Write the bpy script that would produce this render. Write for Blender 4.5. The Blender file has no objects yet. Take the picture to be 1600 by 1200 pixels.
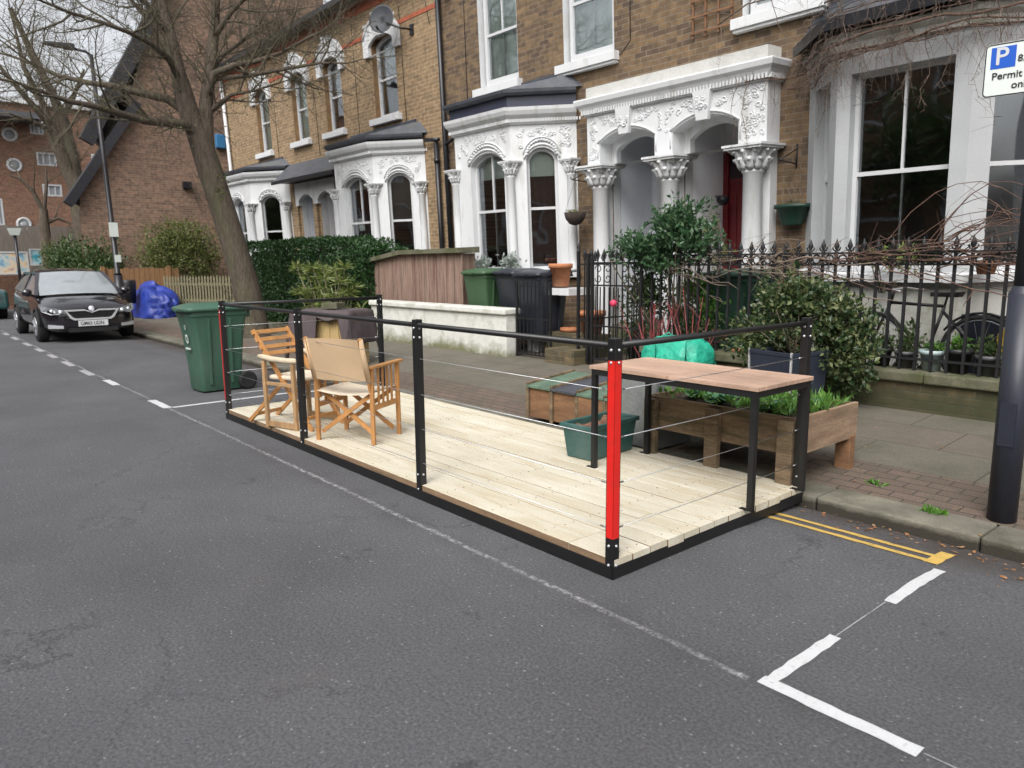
import bpy, math, random
from mathutils import Vector, Matrix, noise
R = math.radians
SC = bpy.context.scene
COL = SC.collection
# ------------------------------------------------------------------ camera
YAW, PITCH, ROLL = 0.70719103, 0.16303892, -0.00857032
fw = Vector((-math.cos(YAW)*math.cos(PITCH), math.sin(YAW)*math.cos(PITCH), -math.sin(PITCH)))
r0 = fw.cross(Vector((0, 0, 1))).normalized(); u0 = r0.cross(fw)
rt = r0*math.cos(ROLL)+u0*math.sin(ROLL); up = -r0*math.sin(ROLL)+u0*math.cos(ROLL)
cd = bpy.data.cameras.new('camera'); cam = bpy.data.objects.new('camera', cd); COL.objects.link(cam)
cam.matrix_world = Matrix(((rt.x, up.x, -fw.x, 0), (rt.y, up.y, -fw.y, 0), (rt.z, up.z, -fw.z, 1.56), (0, 0, 0, 1)))
cd.sensor_width = 36; cd.lens = 1166.16/1600*36; cd.clip_end = 600; cd.clip_start = .05
cd.dof.use_dof = True; cd.dof.focus_distance = 5.0; cd.dof.aperture_fstop = 4.0
SC.camera = cam
# ------------------------------------------------------------------ sky, sun
W = bpy.data.worlds.new('World'); SC.world = W; W.use_nodes = True
nt = W.node_tree; bg = nt.nodes['Background']
sky = nt.nodes.new('ShaderNodeTexSky'); sky.sky_type = 'NISHITA'; sky.sun_disc = False
SUN_EL, SUN_AZ = 48, 150
sky.sun_elevation = R(SUN_EL); sky.sun_rotation = R(SUN_AZ); sky.dust_density = 6; sky.ozone_density = 1; sky.air_density = 1
hs = nt.nodes.new('ShaderNodeHueSaturation'); hs.inputs['Saturation'].default_value = .2; hs.inputs['Value'].default_value = 1.35
nt.links.new(sky.outputs[0], hs.inputs['Color']); nt.links.new(hs.outputs[0], bg.inputs[0]); bg.inputs[1].default_value = .15
sl = bpy.data.lights.new('sun', 'SUN'); sl.energy = .5; sl.angle = R(25); sl.color = (1, .97, .93)
so = bpy.data.objects.new('sun', sl); COL.objects.link(so)
az, el = R(SUN_AZ), R(SUN_EL)
sd = Vector((math.sin(az)*math.cos(el), math.cos(az)*math.cos(el), math.sin(el)))
so.rotation_euler = sd.to_track_quat('Z', 'Y').to_euler()
SC.view_settings.view_transform = 'Standard'; SC.view_settings.look = 'None'; SC.view_settings.gamma = 1
SC.view_settings.exposure = .5
SC.cycles.max_bounces = 6; SC.cycles.transparent_max_bounces = 16
# ------------------------------------------------------------------ mesh helpers
ORG = {}
class MB:
    def __init__(s, T=None): s.v = []; s.f = []; s.m = []; s.s = []; s.T = T
    def add(s, vs, fs, mi=0, sm=False):
        b = len(s.v)
        if s.T: vs = [s.T(*p) for p in vs]
        s.v += [tuple(p) for p in vs]
        for f in fs: s.f.append([b+i for i in f]); s.m.append(mi); s.s.append(sm)
        return s
    def box(s, x0, x1, y0, y1, z0, z1, mi=0):
        return s.add([(x0,y0,z0),(x1,y0,z0),(x1,y1,z0),(x0,y1,z0),(x0,y0,z1),(x1,y0,z1),(x1,y1,z1),(x0,y1,z1)],
                     [(0,3,2,1),(4,5,6,7),(0,1,5,4),(1,2,6,5),(2,3,7,6),(3,0,4,7)], mi)
    def hexa(s, p, mi=0):   # 8 points, bottom 4 then top 4
        return s.add(p, [(0,3,2,1),(4,5,6,7),(0,1,5,4),(1,2,6,5),(2,3,7,6),(3,0,4,7)], mi)
    def beam(s, p, q, w, h, mi=0, side=None):
        p, q = Vector(p), Vector(q); d = (q-p).normalized()
        a = Vector(side) if side else (d.cross(Vector((0,0,1))) if abs(d.z) < .95 else Vector((1,0,0)))
        a = (a - d*a.dot(d)).normalized(); b = a.cross(d)
        a *= w/2; b *= h/2
        return s.hexa([p-a-b, p+a-b, p+a+b, p-a+b, q-a-b, q+a-b, q+a+b, q-a+b], mi)
    def tube(s, pts, rs, n=6, mi=0, cap=True, sm=True):
        pts = [Vector(p) for p in pts]
        if not hasattr(rs, '__len__'): rs = [rs]*len(pts)
        vs = []; u = None
        for i, p in enumerate(pts):
            d = (pts[min(i+1, len(pts)-1)]-pts[max(i-1, 0)])
            d = d.normalized() if d.length > 1e-9 else Vector((0,0,1))
            if u is None: u = d.orthogonal().normalized()
            else:
                u = u-d*u.dot(d); u = u.normalized() if u.length > 1e-6 else d.orthogonal().normalized()
            w = d.cross(u)
            for k in range(n):
                t = 2*math.pi*k/n; vs.append(p+(u*math.cos(t)+w*math.sin(t))*rs[i])
        fs = [(i*n+k, i*n+(k+1) % n, (i+1)*n+(k+1) % n, (i+1)*n+k) for i in range(len(pts)-1) for k in range(n)]
        if cap and n > 3: fs += [tuple(range(n-1, -1, -1)), tuple((len(pts)-1)*n+k for k in range(n))]
        return s.add(vs, fs, mi, sm)
    def lathe(s, prof, c=(0,0,0), n=16, mi=0, sm=True, M=None):
        c = Vector(c); vs = []
        for r, z in prof:
            for k in range(n):
                t = 2*math.pi*k/n; p = Vector((r*math.cos(t), r*math.sin(t), z))
                vs.append((M @ p if M else p)+c)
        fs = [(i*n+k, i*n+(k+1) % n, (i+1)*n+(k+1) % n, (i+1)*n+k) for i in range(len(prof)-1) for k in range(n)]
        fs += [tuple(range(n-1, -1, -1)), tuple((len(prof)-1)*n+k for k in range(n))]
        return s.add(vs, fs, mi, sm)
    def prism(s, poly, ext, mi=0):   # poly: 3D points, ext: vector
        e = Vector(ext); n = len(poly); a = [Vector(p) for p in poly]
        return s.add(a+[p+e for p in a], [tuple(range(n-1, -1, -1)), tuple(range(n, 2*n))]+[(i, (i+1) % n, n+(i+1) % n, n+i) for i in range(n)], mi)
    def sweep(s, path, prof, mi=0, closed=False, caps=True):
        # path: [(X, v)] seen from above running left to right as seen from the street; prof: [(n, w)] outward offset, height
        P = [Vector((a, b)) for a, b in path]; N = len(P); vs = []
        for i, p in enumerate(P):
            def nrm(a, b):
                d = (b-a).normalized(); return Vector((-d.y, d.x))
            n1 = nrm(P[max(i-1, 0)], P[max(i, 1)]); n2 = nrm(P[min(i, N-2)], P[min(i+1, N-1)])
            m = (n1+n2); m = m/m.length_squared*2
            for o, w in prof: vs.append((p.x+m.x*o, -(p.y+m.y*o), w))
        k = len(prof)
        fs = [(i*k+j, (i+1)*k+j, (i+1)*k+(j+1) % k, i*k+(j+1) % k) for i in range(N-1) for j in range(k)]
        if caps: fs += [tuple(range(k)), tuple((N-1)*k+j for j in range(k-1, -1, -1))]
        return s.add(vs, fs, mi)
    def build(s, name, mats, parent=None, org=None, bevel=0, lab=None):
        if not isinstance(mats, (list, tuple)): mats = [mats]
        if parent is not None: o = ORG[parent.name]
        elif org is not None: o = Vector(org)
        else:
            xs = [v[0] for v in s.v]; ys = [v[1] for v in s.v]; zs = [v[2] for v in s.v]
            o = Vector(((min(xs)+max(xs))/2, (min(ys)+max(ys))/2, min(zs)))
        me = bpy.data.meshes.new(name)
        me.from_pydata([(v[0]-o.x, v[1]-o.y, v[2]-o.z) for v in s.v], [], s.f)
        for m in mats: me.materials.append(m)
        me.polygons.foreach_set('material_index', s.m); me.polygons.foreach_set('use_smooth', s.s); me.update()
        ob = bpy.data.objects.new(name, me); COL.objects.link(ob); ORG[ob.name] = o
        if parent is not None: ob.parent = parent
        else: ob.location = o
        if bevel:
            b = ob.modifiers.new('bevel', 'BEVEL'); b.width = bevel; b.segments = 2; b.limit_method = 'ANGLE'
        if lab: ob['label'] = lab
        return ob
def tag(o, label, cat, group=None):
    o['label'] = label; o['category'] = cat
    if group: o['group'] = group
    return o
def thing(name, loc, label, cat, group=None, rot=None):
    o = bpy.data.objects.new(name, None); COL.objects.link(o); o.location = loc
    if rot: o.rotation_euler = rot
    ORG[o.name] = Vector(loc); o.empty_display_size = .2
    return tag(o, label, cat, group)
def struct(o): o['kind'] = 'structure'; return o
def stuff(o): o['kind'] = 'stuff'; return o
def copy_tree(o, loc=None, rotz=None, parent=None, label=None, group=None):
    c = o.copy(); COL.objects.link(c); c.parent = parent
    if loc is not None: c.location = loc
    if rotz is not None: c.rotation_euler = (0, 0, rotz)
    if label: c['label'] = label
    if group: c['group'] = group
    for ch in list(o.children): copy_tree(ch, parent=c)
    return c
def text_mesh(name, body, size, mat, parent, M, extrude=.0015, align='LEFT', sx=1.0, lab=None):
    cu = bpy.data.curves.new(name, 'FONT'); cu.body = body; cu.size = size; cu.extrude = extrude; cu.align_x = align; cu.align_y = 'CENTER'; cu.offset = size*.012
    t = bpy.data.objects.new(name+'_source', cu); COL.objects.link(t)
    dg = bpy.context.evaluated_depsgraph_get(); dg.update()
    me = bpy.data.meshes.new_from_object(t.evaluated_get(dg)); bpy.data.objects.remove(t); bpy.data.curves.remove(cu)
    me.transform(Matrix.Diagonal((sx, 1, 1, 1))); me.transform(M); me.materials.clear(); me.materials.append(mat)
    ob = bpy.data.objects.new(name, me); COL.objects.link(ob); ob.parent = parent
    return ob
# ------------------------------------------------------------------ materials
def nodes(name):
    m = bpy.data.materials.new(name); m.use_nodes = True; t = m.node_tree
    return m, t, t.nodes['Principled BSDF']
def N(t, ty, **kw):
    n = t.nodes.new('ShaderNode'+ty)
    for k, v in kw.items():
        if hasattr(n, k): setattr(n, k, v)
        else: n.inputs[k.replace('_', ' ')].default_value = v
    return n
GA = .84   # overall albedo scale
def rgb(c): return (c[0], c[1], c[2], 1)
def ramp(t, stops):
    r = t.nodes.new('ShaderNodeValToRGB'); e = r.color_ramp.elements
    while len(e) < len(stops): e.new(.5)
    for i, (p, c) in enumerate(stops): e[i].position = p; e[i].color = rgb(c) if hasattr(c, '__len__') else (c, c, c, 1)
    return r
def coords(t, scale=(1,1,1), kind='Object'):
    tc = N(t, 'TexCoord'); mp = N(t, 'Mapping'); mp.inputs['Scale'].default_value = scale
    t.links.new(tc.outputs[kind], mp.inputs['Vector']); return mp.outputs[0]
def mixc(t, a, b, fac, mode='MIX'):
    m = N(t, 'Mix', data_type='RGBA', blend_type=mode)
    for s, x in ((6, a), (7, b)):
        if hasattr(x, 'is_linked') or hasattr(x, 'links'): t.links.new(x, m.inputs[s])
        else: m.inputs[s].default_value = rgb(x)
    if hasattr(fac, 'links'): t.links.new(fac, m.inputs[0])
    else: m.inputs[0].default_value = fac
    return m.outputs[2]
def mat(name, c, rough=.6, var=.25, scale=4, fine=60, bump=.0, bscale=80, metal=0, stain=None, stain_amt=.5, stain_scale=1.5, stretch=(1,1,1), island=0, coat=0, spec=.5, stain_lo=.5):
    c = [x*GA for x in c]; stain = [x*GA for x in stain] if stain else None
    m, t, p = nodes(name); v = coords(t, stretch)
    n1 = N(t, 'TexNoise', Scale=scale, Detail=6, Roughness=.6); t.links.new(v, n1.inputs['Vector'])
    n2 = N(t, 'TexNoise', Scale=fine, Detail=3); t.links.new(v, n2.inputs['Vector'])
    lo = [max(0, x*(1-var)) for x in c]; hi = [min(1, x*(1+var)) for x in c]
    r1 = ramp(t, [(.3, lo), (.7, hi)]); t.links.new(n1.outputs[0], r1.inputs[0])
    r2 = ramp(t, [(.3, 1-var*.6), (.7, 1+var*.6)]); t.links.new(n2.outputs[0], r2.inputs[0])
    col = mixc(t, r1.outputs[0], r2.outputs[0], 1.0, 'MULTIPLY')
    if island:
        g = N(t, 'NewGeometry'); r3 = ramp(t, [(0, 1-island), (1, 1+island)]); t.links.new(g.outputs['Random Per Island'], r3.inputs[0])
        col = mixc(t, col, r3.outputs[0], 1.0, 'MULTIPLY')
    if stain:
        n3 = N(t, 'TexNoise', Scale=stain_scale, Detail=8, Roughness=.65); t.links.new(v, n3.inputs['Vector'])
        r4 = ramp(t, [(stain_lo, 0), (stain_lo+.18, stain_amt)]); t.links.new(n3.outputs[0], r4.inputs[0])
        col = mixc(t, col, stain, r4.outputs[0])
    t.links.new(col, p.inputs['Base Color'])
    p.inputs['Roughness'].default_value = rough; p.inputs['Metallic'].default_value = metal; p.inputs['Coat Weight'].default_value = coat
    p.inputs['Specular IOR Level'].default_value = spec
    if bump:
        b = N(t, 'Bump', Strength=.6, Distance=bump); n4 = N(t, 'TexNoise', Scale=bscale, Detail=4); t.links.new(v, n4.inputs['Vector'])
        t.links.new(n4.outputs[0], b.inputs['Height']); t.links.new(b.outputs[0], p.inputs['Normal'])
    return m
def brick(name, c1, c2, mortar, axes='xz', bw=.225, rh=.075, mo=.006, grime=(.05,.045,.04), gr=.5, off=.5, rough=.9, gscale=.8):
    m, t, p = nodes(name); tc = N(t, 'TexCoord'); sp = N(t, 'SeparateXYZ'); cb = N(t, 'CombineXYZ')
    t.links.new(tc.outputs['Object'], sp.inputs[0])
    t.links.new(sp.outputs[axes[0].upper()], cb.inputs[0]); t.links.new(sp.outputs[axes[1].upper()], cb.inputs[1])
    # slight wobble so that courses are not ruler straight
    nz = N(t, 'TexNoise', Scale=2.5, Detail=2); t.links.new(cb.outputs[0], nz.inputs['Vector'])
    va = N(t, 'VectorMath', operation='SCALE'); va.inputs['Scale'].default_value = .012; t.links.new(nz.outputs['Color'], va.inputs[0])
    vb = N(t, 'VectorMath', operation='ADD'); t.links.new(cb.outputs[0], vb.inputs[0]); t.links.new(va.outputs[0], vb.inputs[1])
    b = N(t, 'TexBrick'); b.offset = off; b.inputs['Scale'].default_value = 1; b.inputs['Brick Width'].default_value = bw; b.inputs['Row Height'].default_value = rh
    b.inputs['Mortar Size'].default_value = mo; b.inputs['Mortar Smooth'].default_value = .3; b.inputs['Bias'].default_value = 0
    b.inputs['Color1'].default_value = rgb(c1); b.inputs['Color2'].default_value = rgb(c2); b.inputs['Mortar'].default_value = rgb(mortar)
    t.links.new(vb.outputs[0], b.inputs['Vector'])
    n1 = N(t, 'TexNoise', Scale=9, Detail=5); t.links.new(cb.outputs[0], n1.inputs['Vector'])
    r1 = ramp(t, [(.3, .7), (.7, 1.25)]); t.links.new(n1.outputs[0], r1.inputs[0])
    col = mixc(t, b.outputs['Color'], r1.outputs[0], 1.0, 'MULTIPLY')
    n2 = N(t, 'TexNoise', Scale=gscale, Detail=8, Roughness=.7); t.links.new(tc.outputs['Object'], n2.inputs['Vector'])
    r2 = ramp(t, [(.45, 0), (.72, gr)]); t.links.new(n2.outputs[0], r2.inputs[0])
    col = mixc(t, col, grime, r2.outputs[0])
    n3 = N(t, 'TexNoise', Scale=120, Detail=2); t.links.new(cb.outputs[0], n3.inputs['Vector'])
    r3 = ramp(t, [(.3, .8), (.7, 1.15)]); t.links.new(n3.outputs[0], r3.inputs[0])
    col = mixc(t, col, r3.outputs[0], 1.0, 'MULTIPLY')
    t.links.new(col, p.inputs['Base Color']); p.inputs['Roughness'].default_value = rough
    bp = N(t, 'Bump', Strength=.7, Distance=.006, invert=True); t.links.new(b.outputs['Fac'], bp.inputs['Height'])
    bq = N(t, 'Bump', Strength=.5, Distance=.004); t.links.new(n3.outputs[0], bq.inputs['Height']); t.links.new(bp.outputs[0], bq.inputs['Normal'])
    t.links.new(bq.outputs[0], p.inputs['Normal'])
    return m
def glass_mat(name, tint=(.88,.92,.9), base=.2):
    m, t, p = nodes(name); out = t.nodes['Material Output']; t.nodes.remove(p)
    tr = N(t, 'BsdfTransparent'); tr.inputs[0].default_value = rgb(tint)
    gl = N(t, 'BsdfGlossy'); gl.inputs['Roughness'].default_value = .03; gl.inputs['Color'].default_value = (.9,.95,1,1)
    fr = N(t, 'Fresnel', IOR=1.55); mx = N(t, 'MixShader')
    ad = N(t, 'Math', operation='ADD'); ad.inputs[1].default_value = base; t.links.new(fr.outputs[0], ad.inputs[0])
    nz = N(t, 'TexNoise', Scale=1.7, Detail=1); v = coords(t); t.links.new(v, nz.inputs['Vector'])
    bp = N(t, 'Bump', Strength=.25, Distance=.02); t.links.new(nz.outputs[0], bp.inputs['Height']); t.links.new(bp.outputs[0], gl.inputs['Normal'])
    t.links.new(ad.outputs[0], mx.inputs[0]); t.links.new(tr.outputs[0], mx.inputs[1]); t.links.new(gl.outputs[0], mx.inputs[2]); t.links.new(mx.outputs[0], out.inputs[0])
    return m
def leaf_mat(name, cols, rough=.5, trans=.25):
    m, t, p = nodes(name); g = N(t, 'NewGeometry'); cols = [[x*GA for x in c] for c in cols]
    r = ramp(t, [(i/(len(cols)-1), c) for i, c in enumerate(cols)]); t.links.new(g.outputs['Random Per Island'], r.inputs[0])
    t.links.new(r.outputs[0], p.inputs['Base Color']); p.inputs['Roughness'].default_value = rough
    if trans:
        out = t.nodes['Material Output']; tl = N(t, 'BsdfTranslucent'); t.links.new(r.outputs[0], tl.inputs[0]); mx = N(t, 'MixShader'); mx.inputs[0].default_value = trans
        t.links.new(p.outputs[0], mx.inputs[1]); t.links.new(tl.outputs[0], mx.inputs[2]); t.links.new(mx.outputs[0], out.inputs[0])
    return m
M = {}
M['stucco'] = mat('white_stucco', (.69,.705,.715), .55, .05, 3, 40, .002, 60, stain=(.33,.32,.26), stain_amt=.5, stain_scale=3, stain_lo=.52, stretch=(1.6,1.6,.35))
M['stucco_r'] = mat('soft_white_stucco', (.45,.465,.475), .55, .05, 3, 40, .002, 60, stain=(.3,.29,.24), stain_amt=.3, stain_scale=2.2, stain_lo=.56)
M['stucco_dirty'] = mat('white_render_dirty', (.5,.5,.46), .7, .08, 3, 40, .003, 50, stain=(.16,.17,.08), stain_amt=.7, stain_scale=3, stain_lo=.52)
M['cream'] = mat('stained_coping_paint', (.55,.55,.52), .7, .12, 3, 40, .003, 50, stain=(.2,.2,.13), stain_amt=.4, stain_scale=3, stain_lo=.56)
M['wood_white'] = mat('white_gloss_paint', (.6,.61,.62), .35, .03, 3, 20)
M['brickM'] = brick('brown_stock_brick', (.185,.118,.058), (.085,.055,.036), (.19,.16,.12), gr=.5, grime=(.06,.045,.035))
M['brickL'] = brick('yellow_stock_brick', (.29,.195,.105), (.205,.135,.072), (.36,.3,.215), gr=.25, grime=(.14,.1,.065))
M['brickW'] = brick('mossy_garden_brick', (.14,.1,.05), (.07,.055,.03), (.12,.11,.075), gr=.9, grime=(.04,.05,.018), gscale=2.2)
M['brickG'] = brick('red_brown_gable_brick', (.25,.15,.1), (.145,.09,.065), (.24,.2,.155), axes='yz', gr=.45, grime=(.1,.06,.05), gscale=.5)
M['brickF'] = brick('orange_red_flats_brick', (.24,.125,.08), (.17,.09,.06), (.23,.17,.125), axes='yz', gr=.25, grime=(.14,.06,.04), gscale=.3)
M['brickO'] = brick('far_side_brick', (.3,.16,.09), (.17,.1,.06), (.24,.2,.15), gr=.3)
M['red_brick_band'] = mat('red_brick_band', (.38,.1,.05), .9, .3, 8, 60)
M['slate'] = mat('blue_grey_slate', (.085,.09,.105), .55, .3, 5, 40, .004, 30, stain=(.1,.11,.06), stain_amt=.5)
M['lead'] = mat('dark_lead', (.055,.06,.075), .5, .3, 5, 50, .003, 20)
M['navy'] = mat('navy_fascia_paint', (.035,.04,.065), .35, .15, 3, 30)
M['black_paint'] = mat('black_iron_paint', (.007,.0075,.009), .6, .3, 10, 80, .0008, 150)
M['black_steel'] = mat('black_powder_coat', (.011,.011,.012), .42, .2, 10, 90, .0006, 300)
M['galv'] = mat('galvanised_bolt', (.62,.64,.66), .3, .15, 20, 90, metal=.8)
M['wire'] = mat('steel_cable', (.55,.56,.58), .3, .1, 40, 200, metal=.85)
M['red_strip'] = mat('red_reflective_strip', (.8,.022,.016), .4, .04, 5, 200, stain=(.45,.03,.02), stain_amt=.35, stain_scale=14)
M['dark_red'] = mat('dim_red_strip', (.5,.03,.03), .4, .05, 5, 100)
M['glass'] = glass_mat('window_glass')
M['blind'] = mat('pale_green_blind', (.66,.74,.68), .8, .04, 2, 30)
M['blind_w'] = mat('white_net_blind', (.8,.84,.86), .8, .05, 2, 30)
M['slatblind'] = mat('dark_slat_blind', (.05,.045,.045), .5, .2, 2, 30)
M['curtain'] = mat('dark_curtain', (.035,.02,.024), .9, .3, 6, 40, stretch=(8,8,.5))
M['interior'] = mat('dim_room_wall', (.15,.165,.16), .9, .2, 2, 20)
M['door_red'] = mat('dark_red_door', (.15,.009,.013), .35, .08, 3, 20)
M['door_dark'] = mat('near_black_door', (.012,.014,.022), .3, .1, 3, 20)
M['porch_white'] = mat('white_porch_render', (.9,.91,.93), .7, .04, 3, 30)
M['porch_grey'] = mat('grey_porch_render', (.8,.83,.88), .7, .06, 3, 30)
M['pipe'] = mat('black_cast_pipe', (.012,.012,.016), .4, .2, 6, 40)
M['terra'] = mat('terracotta', (.48,.19,.085), .8, .2, 6, 40, .002, 60, stain=(.5,.4,.3), stain_amt=.4)
M['soil'] = mat('dark_soil', (.035,.025,.018), .95, .5, 20, 80, .01, 60)
M['bark'] = mat('plane_bark', (.1,.078,.057), .9, .4, 6, 22, .05, 14, stretch=(3,3,.6), stain=(.09,.1,.045), stain_amt=.6, stain_scale=1)
M['twig'] = mat('grey_brown_twig', (.1,.085,.055), .85, .3, 6, 30)
M['twig_g'] = mat('olive_twig', (.12,.115,.05), .85, .3, 6, 30)
M['vine'] = mat('vine_stem', (.15,.11,.085), .85, .3, 8, 40)
M['vine_red'] = mat('reddish_vine_stem', (.13,.075,.055), .85, .3, 8, 40)
M['vine_pale'] = mat('pale_grey_vine', (.2,.155,.12), .85, .25, 8, 40)
M['red_stem'] = mat('red_dogwood_stem', (.2,.03,.03), .5, .2, 8, 40)
M['planter_wood'] = mat('weathered_planter_wood', (.185,.13,.078), .9, .5, 2.5, 25, .003, 30, stretch=(1,6,8), stain=(.06,.055,.025), stain_amt=.7, stain_lo=.46)
M['planter_wood2'] = mat('fresh_planter_board', (.29,.2,.13), .85, .4, 2.5, 25, .003, 30, stretch=(6,1,8), stain=(.2,.12,.07), stain_amt=.5)
M['rough_wood'] = mat('orange_brown_board', (.22,.115,.055), .8, .35, 3, 30, .003, 30, stretch=(1,5,6), stain=(.09,.05,.03), stain_amt=.6)
M['chair_wood'] = mat('honey_teak', (.5,.245,.085), .5, .18, 6, 40, .001, 60, stretch=(1,1,.3))
M['chair_wood2'] = mat('weathered_teak', (.42,.26,.13), .6, .22, 6, 40, .001, 60, stretch=(1,1,.3))
M['canvas'] = mat('cream_canvas', (.7,.5,.31), .9, .08, 4, 200, .001, 300)
M['canvas_l'] = mat('pale_canvas', (.78,.67,.52), .9, .07, 4, 200, .001, 300)
M['table_wood'] = mat('pinkish_table_board', (.48,.32,.235), .65, .2, 4, 40, .001, 50, stretch=(.5,8,1), island=.16)
M['trough'] = mat('teal_plastic', (.035,.105,.095), .5, .15, 3, 40, .0015, 40, stain=(.14,.2,.19), stain_amt=.5)
M['bin_green'] = mat('green_bin_plastic', (.045,.115,.075), .5, .12, 2, 40, .001, 90, stain=(.1,.13,.1), stain_amt=.45, stain_scale=3.5, stretch=(1,1,.5))
M['bin_green_old'] = mat('leaf_green_bin_plastic', (.05,.105,.05), .45, .12, 2, 40)
M['bin_dark'] = mat('charcoal_bin_plastic', (.022,.026,.036), .38, .2, 2, 40)
M['bin_deep'] = mat('deep_green_box', (.01,.04,.026), .5, .1, 2, 40)
M['rubber'] = mat('black_rubber', (.014,.014,.015), .8, .2, 10, 60)
M['white_print'] = mat('faded_white_print', (.6,.66,.62), .6, .1, 30, 90)
M['bag_green'] = mat('emerald_woven_plastic', (.02,.38,.25), .5, .2, 5, 90, .06, 11)
M['cloth'] = mat('grey_mauve_cloth', (.085,.065,.068), .9, .2, 3, 80, .006, 14)
M['tarp'] = mat('blue_tarpaulin', (.02,.045,.3), .45, .15, 3, 60, .08, 4)
M['post'] = mat('navy_black_column', (.022,.026,.04), .45, .2, 4, 60, .001, 90, stain=(.06,.062,.066), stain_amt=.35, stain_scale=7, stretch=(1,1,.35))
M['sign_white'] = mat('sign_off_white', (.72,.78,.74), .3, .03, 3, 30)
M['sign_black'] = mat('sign_black_print', (.012,.012,.014), .4, .05, 3, 30)
M['sign_blue'] = mat('sign_blue', (.01,.1,.52), .35, .03, 3, 30)
M['paint_white'] = mat('fresh_white_road_paint', (.6,.61,.62), .7, .05, 12, 200, .002, 200, stain=(.16,.16,.17), stain_amt=.8, stain_scale=55, stain_lo=.57)
M['paint_worn'] = mat('worn_white_road_paint', (.34,.34,.34), .8, .25, 12, 200, .002, 200, stain=(.12,.12,.12), stain_amt=.8, stain_scale=20, stain_lo=.48)
M['paint_yellow'] = mat('yellow_road_paint', (.6,.4,.1), .7, .1, 12, 200, .002, 200, stain=(.14,.11,.06), stain_amt=.7, stain_scale=30, stain_lo=.54)
M['cable_black'] = M['pipe']
M['concrete'] = mat('mossy_concrete_coping', (.13,.125,.08), .9, .25, 5, 60, .004, 60, stain=(.06,.07,.022), stain_amt=.85, stain_scale=4, stain_lo=.46)
M['garden'] = mat('garden_earth', (.07,.055,.04), .95, .4, 5, 50, .02, 20)
M['steel_grey'] = mat('grey_metal_panel', (.28,.3,.3), .5, .2, 3, 40, metal=.3, stain=(.15,.15,.14), stain_amt=.6)
M['carpaint'] = mat('black_plum_car_paint', (.012,.01,.014), .18, .1, 2, 30, coat=1)
M['chrome'] = mat('chrome', (.85,.87,.9), .2, .03, 3, 30, metal=.45)
M['headlamp'] = mat('headlamp_lens', (.2,.22,.24), .12, .15, 25, 60, coat=1)
M['alloy'] = mat('alloy_wheel', (.55,.57,.6), .3, .1, 5, 40, metal=.7)
M['plate'] = mat('number_plate_white', (.72,.74,.74), .4, .03, 5, 40)
M['windscreen'] = mat('windscreen_glass', (.3,.33,.35), .06, .1, 2, 5, coat=1, spec=1)  # pale base colour stands in for sky reflected in the glass
M['fence_grey'] = mat('grey_fence_boards', (.17,.15,.13), .9, .25, 3, 40, stretch=(1,6,.6))
M['fence_orange'] = mat('orange_fence_boards', (.28,.15,.065), .85, .25, 3, 40, stretch=(1,6,.6), stain=(.16,.1,.05), stain_amt=.5)
M['fence_pale'] = mat('pale_picket_wood', (.2,.185,.11), .9, .25, 3, 40, stretch=(4,4,.6))
M['corr'] = mat('rusty_stained_boards', (.25,.17,.13), .85, .4, 3, 30, .003, 30, stretch=(7,7,.5), stain=(.13,.05,.045), stain_amt=.8, stain_scale=1.2)
M['bargeboard'] = mat('black_bargeboard', (.018,.018,.024), .5, .2, 3, 30)
M['hay'] = mat('pale_split_wood', (.48,.34,.15), .9, .25, 4, 50, .004, 30, stretch=(6,6,.5))
# foliage
M['hedge'] = leaf_mat('privet_leaf', [(.018,.05,.015),(.03,.085,.022),(.045,.11,.03)])
M['yucca'] = leaf_mat('yellow_green_leaf', [(.1,.16,.03),(.17,.22,.05),(.24,.27,.09)])
M['bay'] = leaf_mat('glossy_bay_leaf', [(.025,.07,.03),(.05,.12,.05),(.1,.17,.08)], .35)
M['euon'] = leaf_mat('variegated_leaf', [(.02,.05,.018),(.035,.075,.025),(.065,.1,.035),(.1,.13,.045),(.22,.24,.11)], .4)
M['bush'] = leaf_mat('olive_bush_leaf', [(.07,.1,.025),(.12,.15,.035),(.18,.2,.05)])
M['farbush'] = leaf_mat('deep_green_bush_leaf', [(.03,.07,.02),(.06,.11,.03),(.12,.15,.06)])
M['bright'] = leaf_mat('bright_herb_leaf', [(.06,.16,.02),(.1,.24,.03),(.15,.3,.06)])
M['silver'] = leaf_mat('silver_leaf', [(.25,.3,.27),(.38,.42,.38),(.16,.22,.17)])
M['cabbage'] = leaf_mat('cabbage_leaf', [(.04,.12,.07),(.08,.2,.11),(.12,.26,.12)])
M['dead'] = leaf_mat('fallen_brown_leaf', [(.16,.07,.03),(.3,.14,.06),(.4,.26,.14)], .8, 0)
M['litter'] = leaf_mat('pale_litter_fleck', [(.3,.28,.24),(.45,.43,.4),(.2,.16,.12)], .8, 0)
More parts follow.
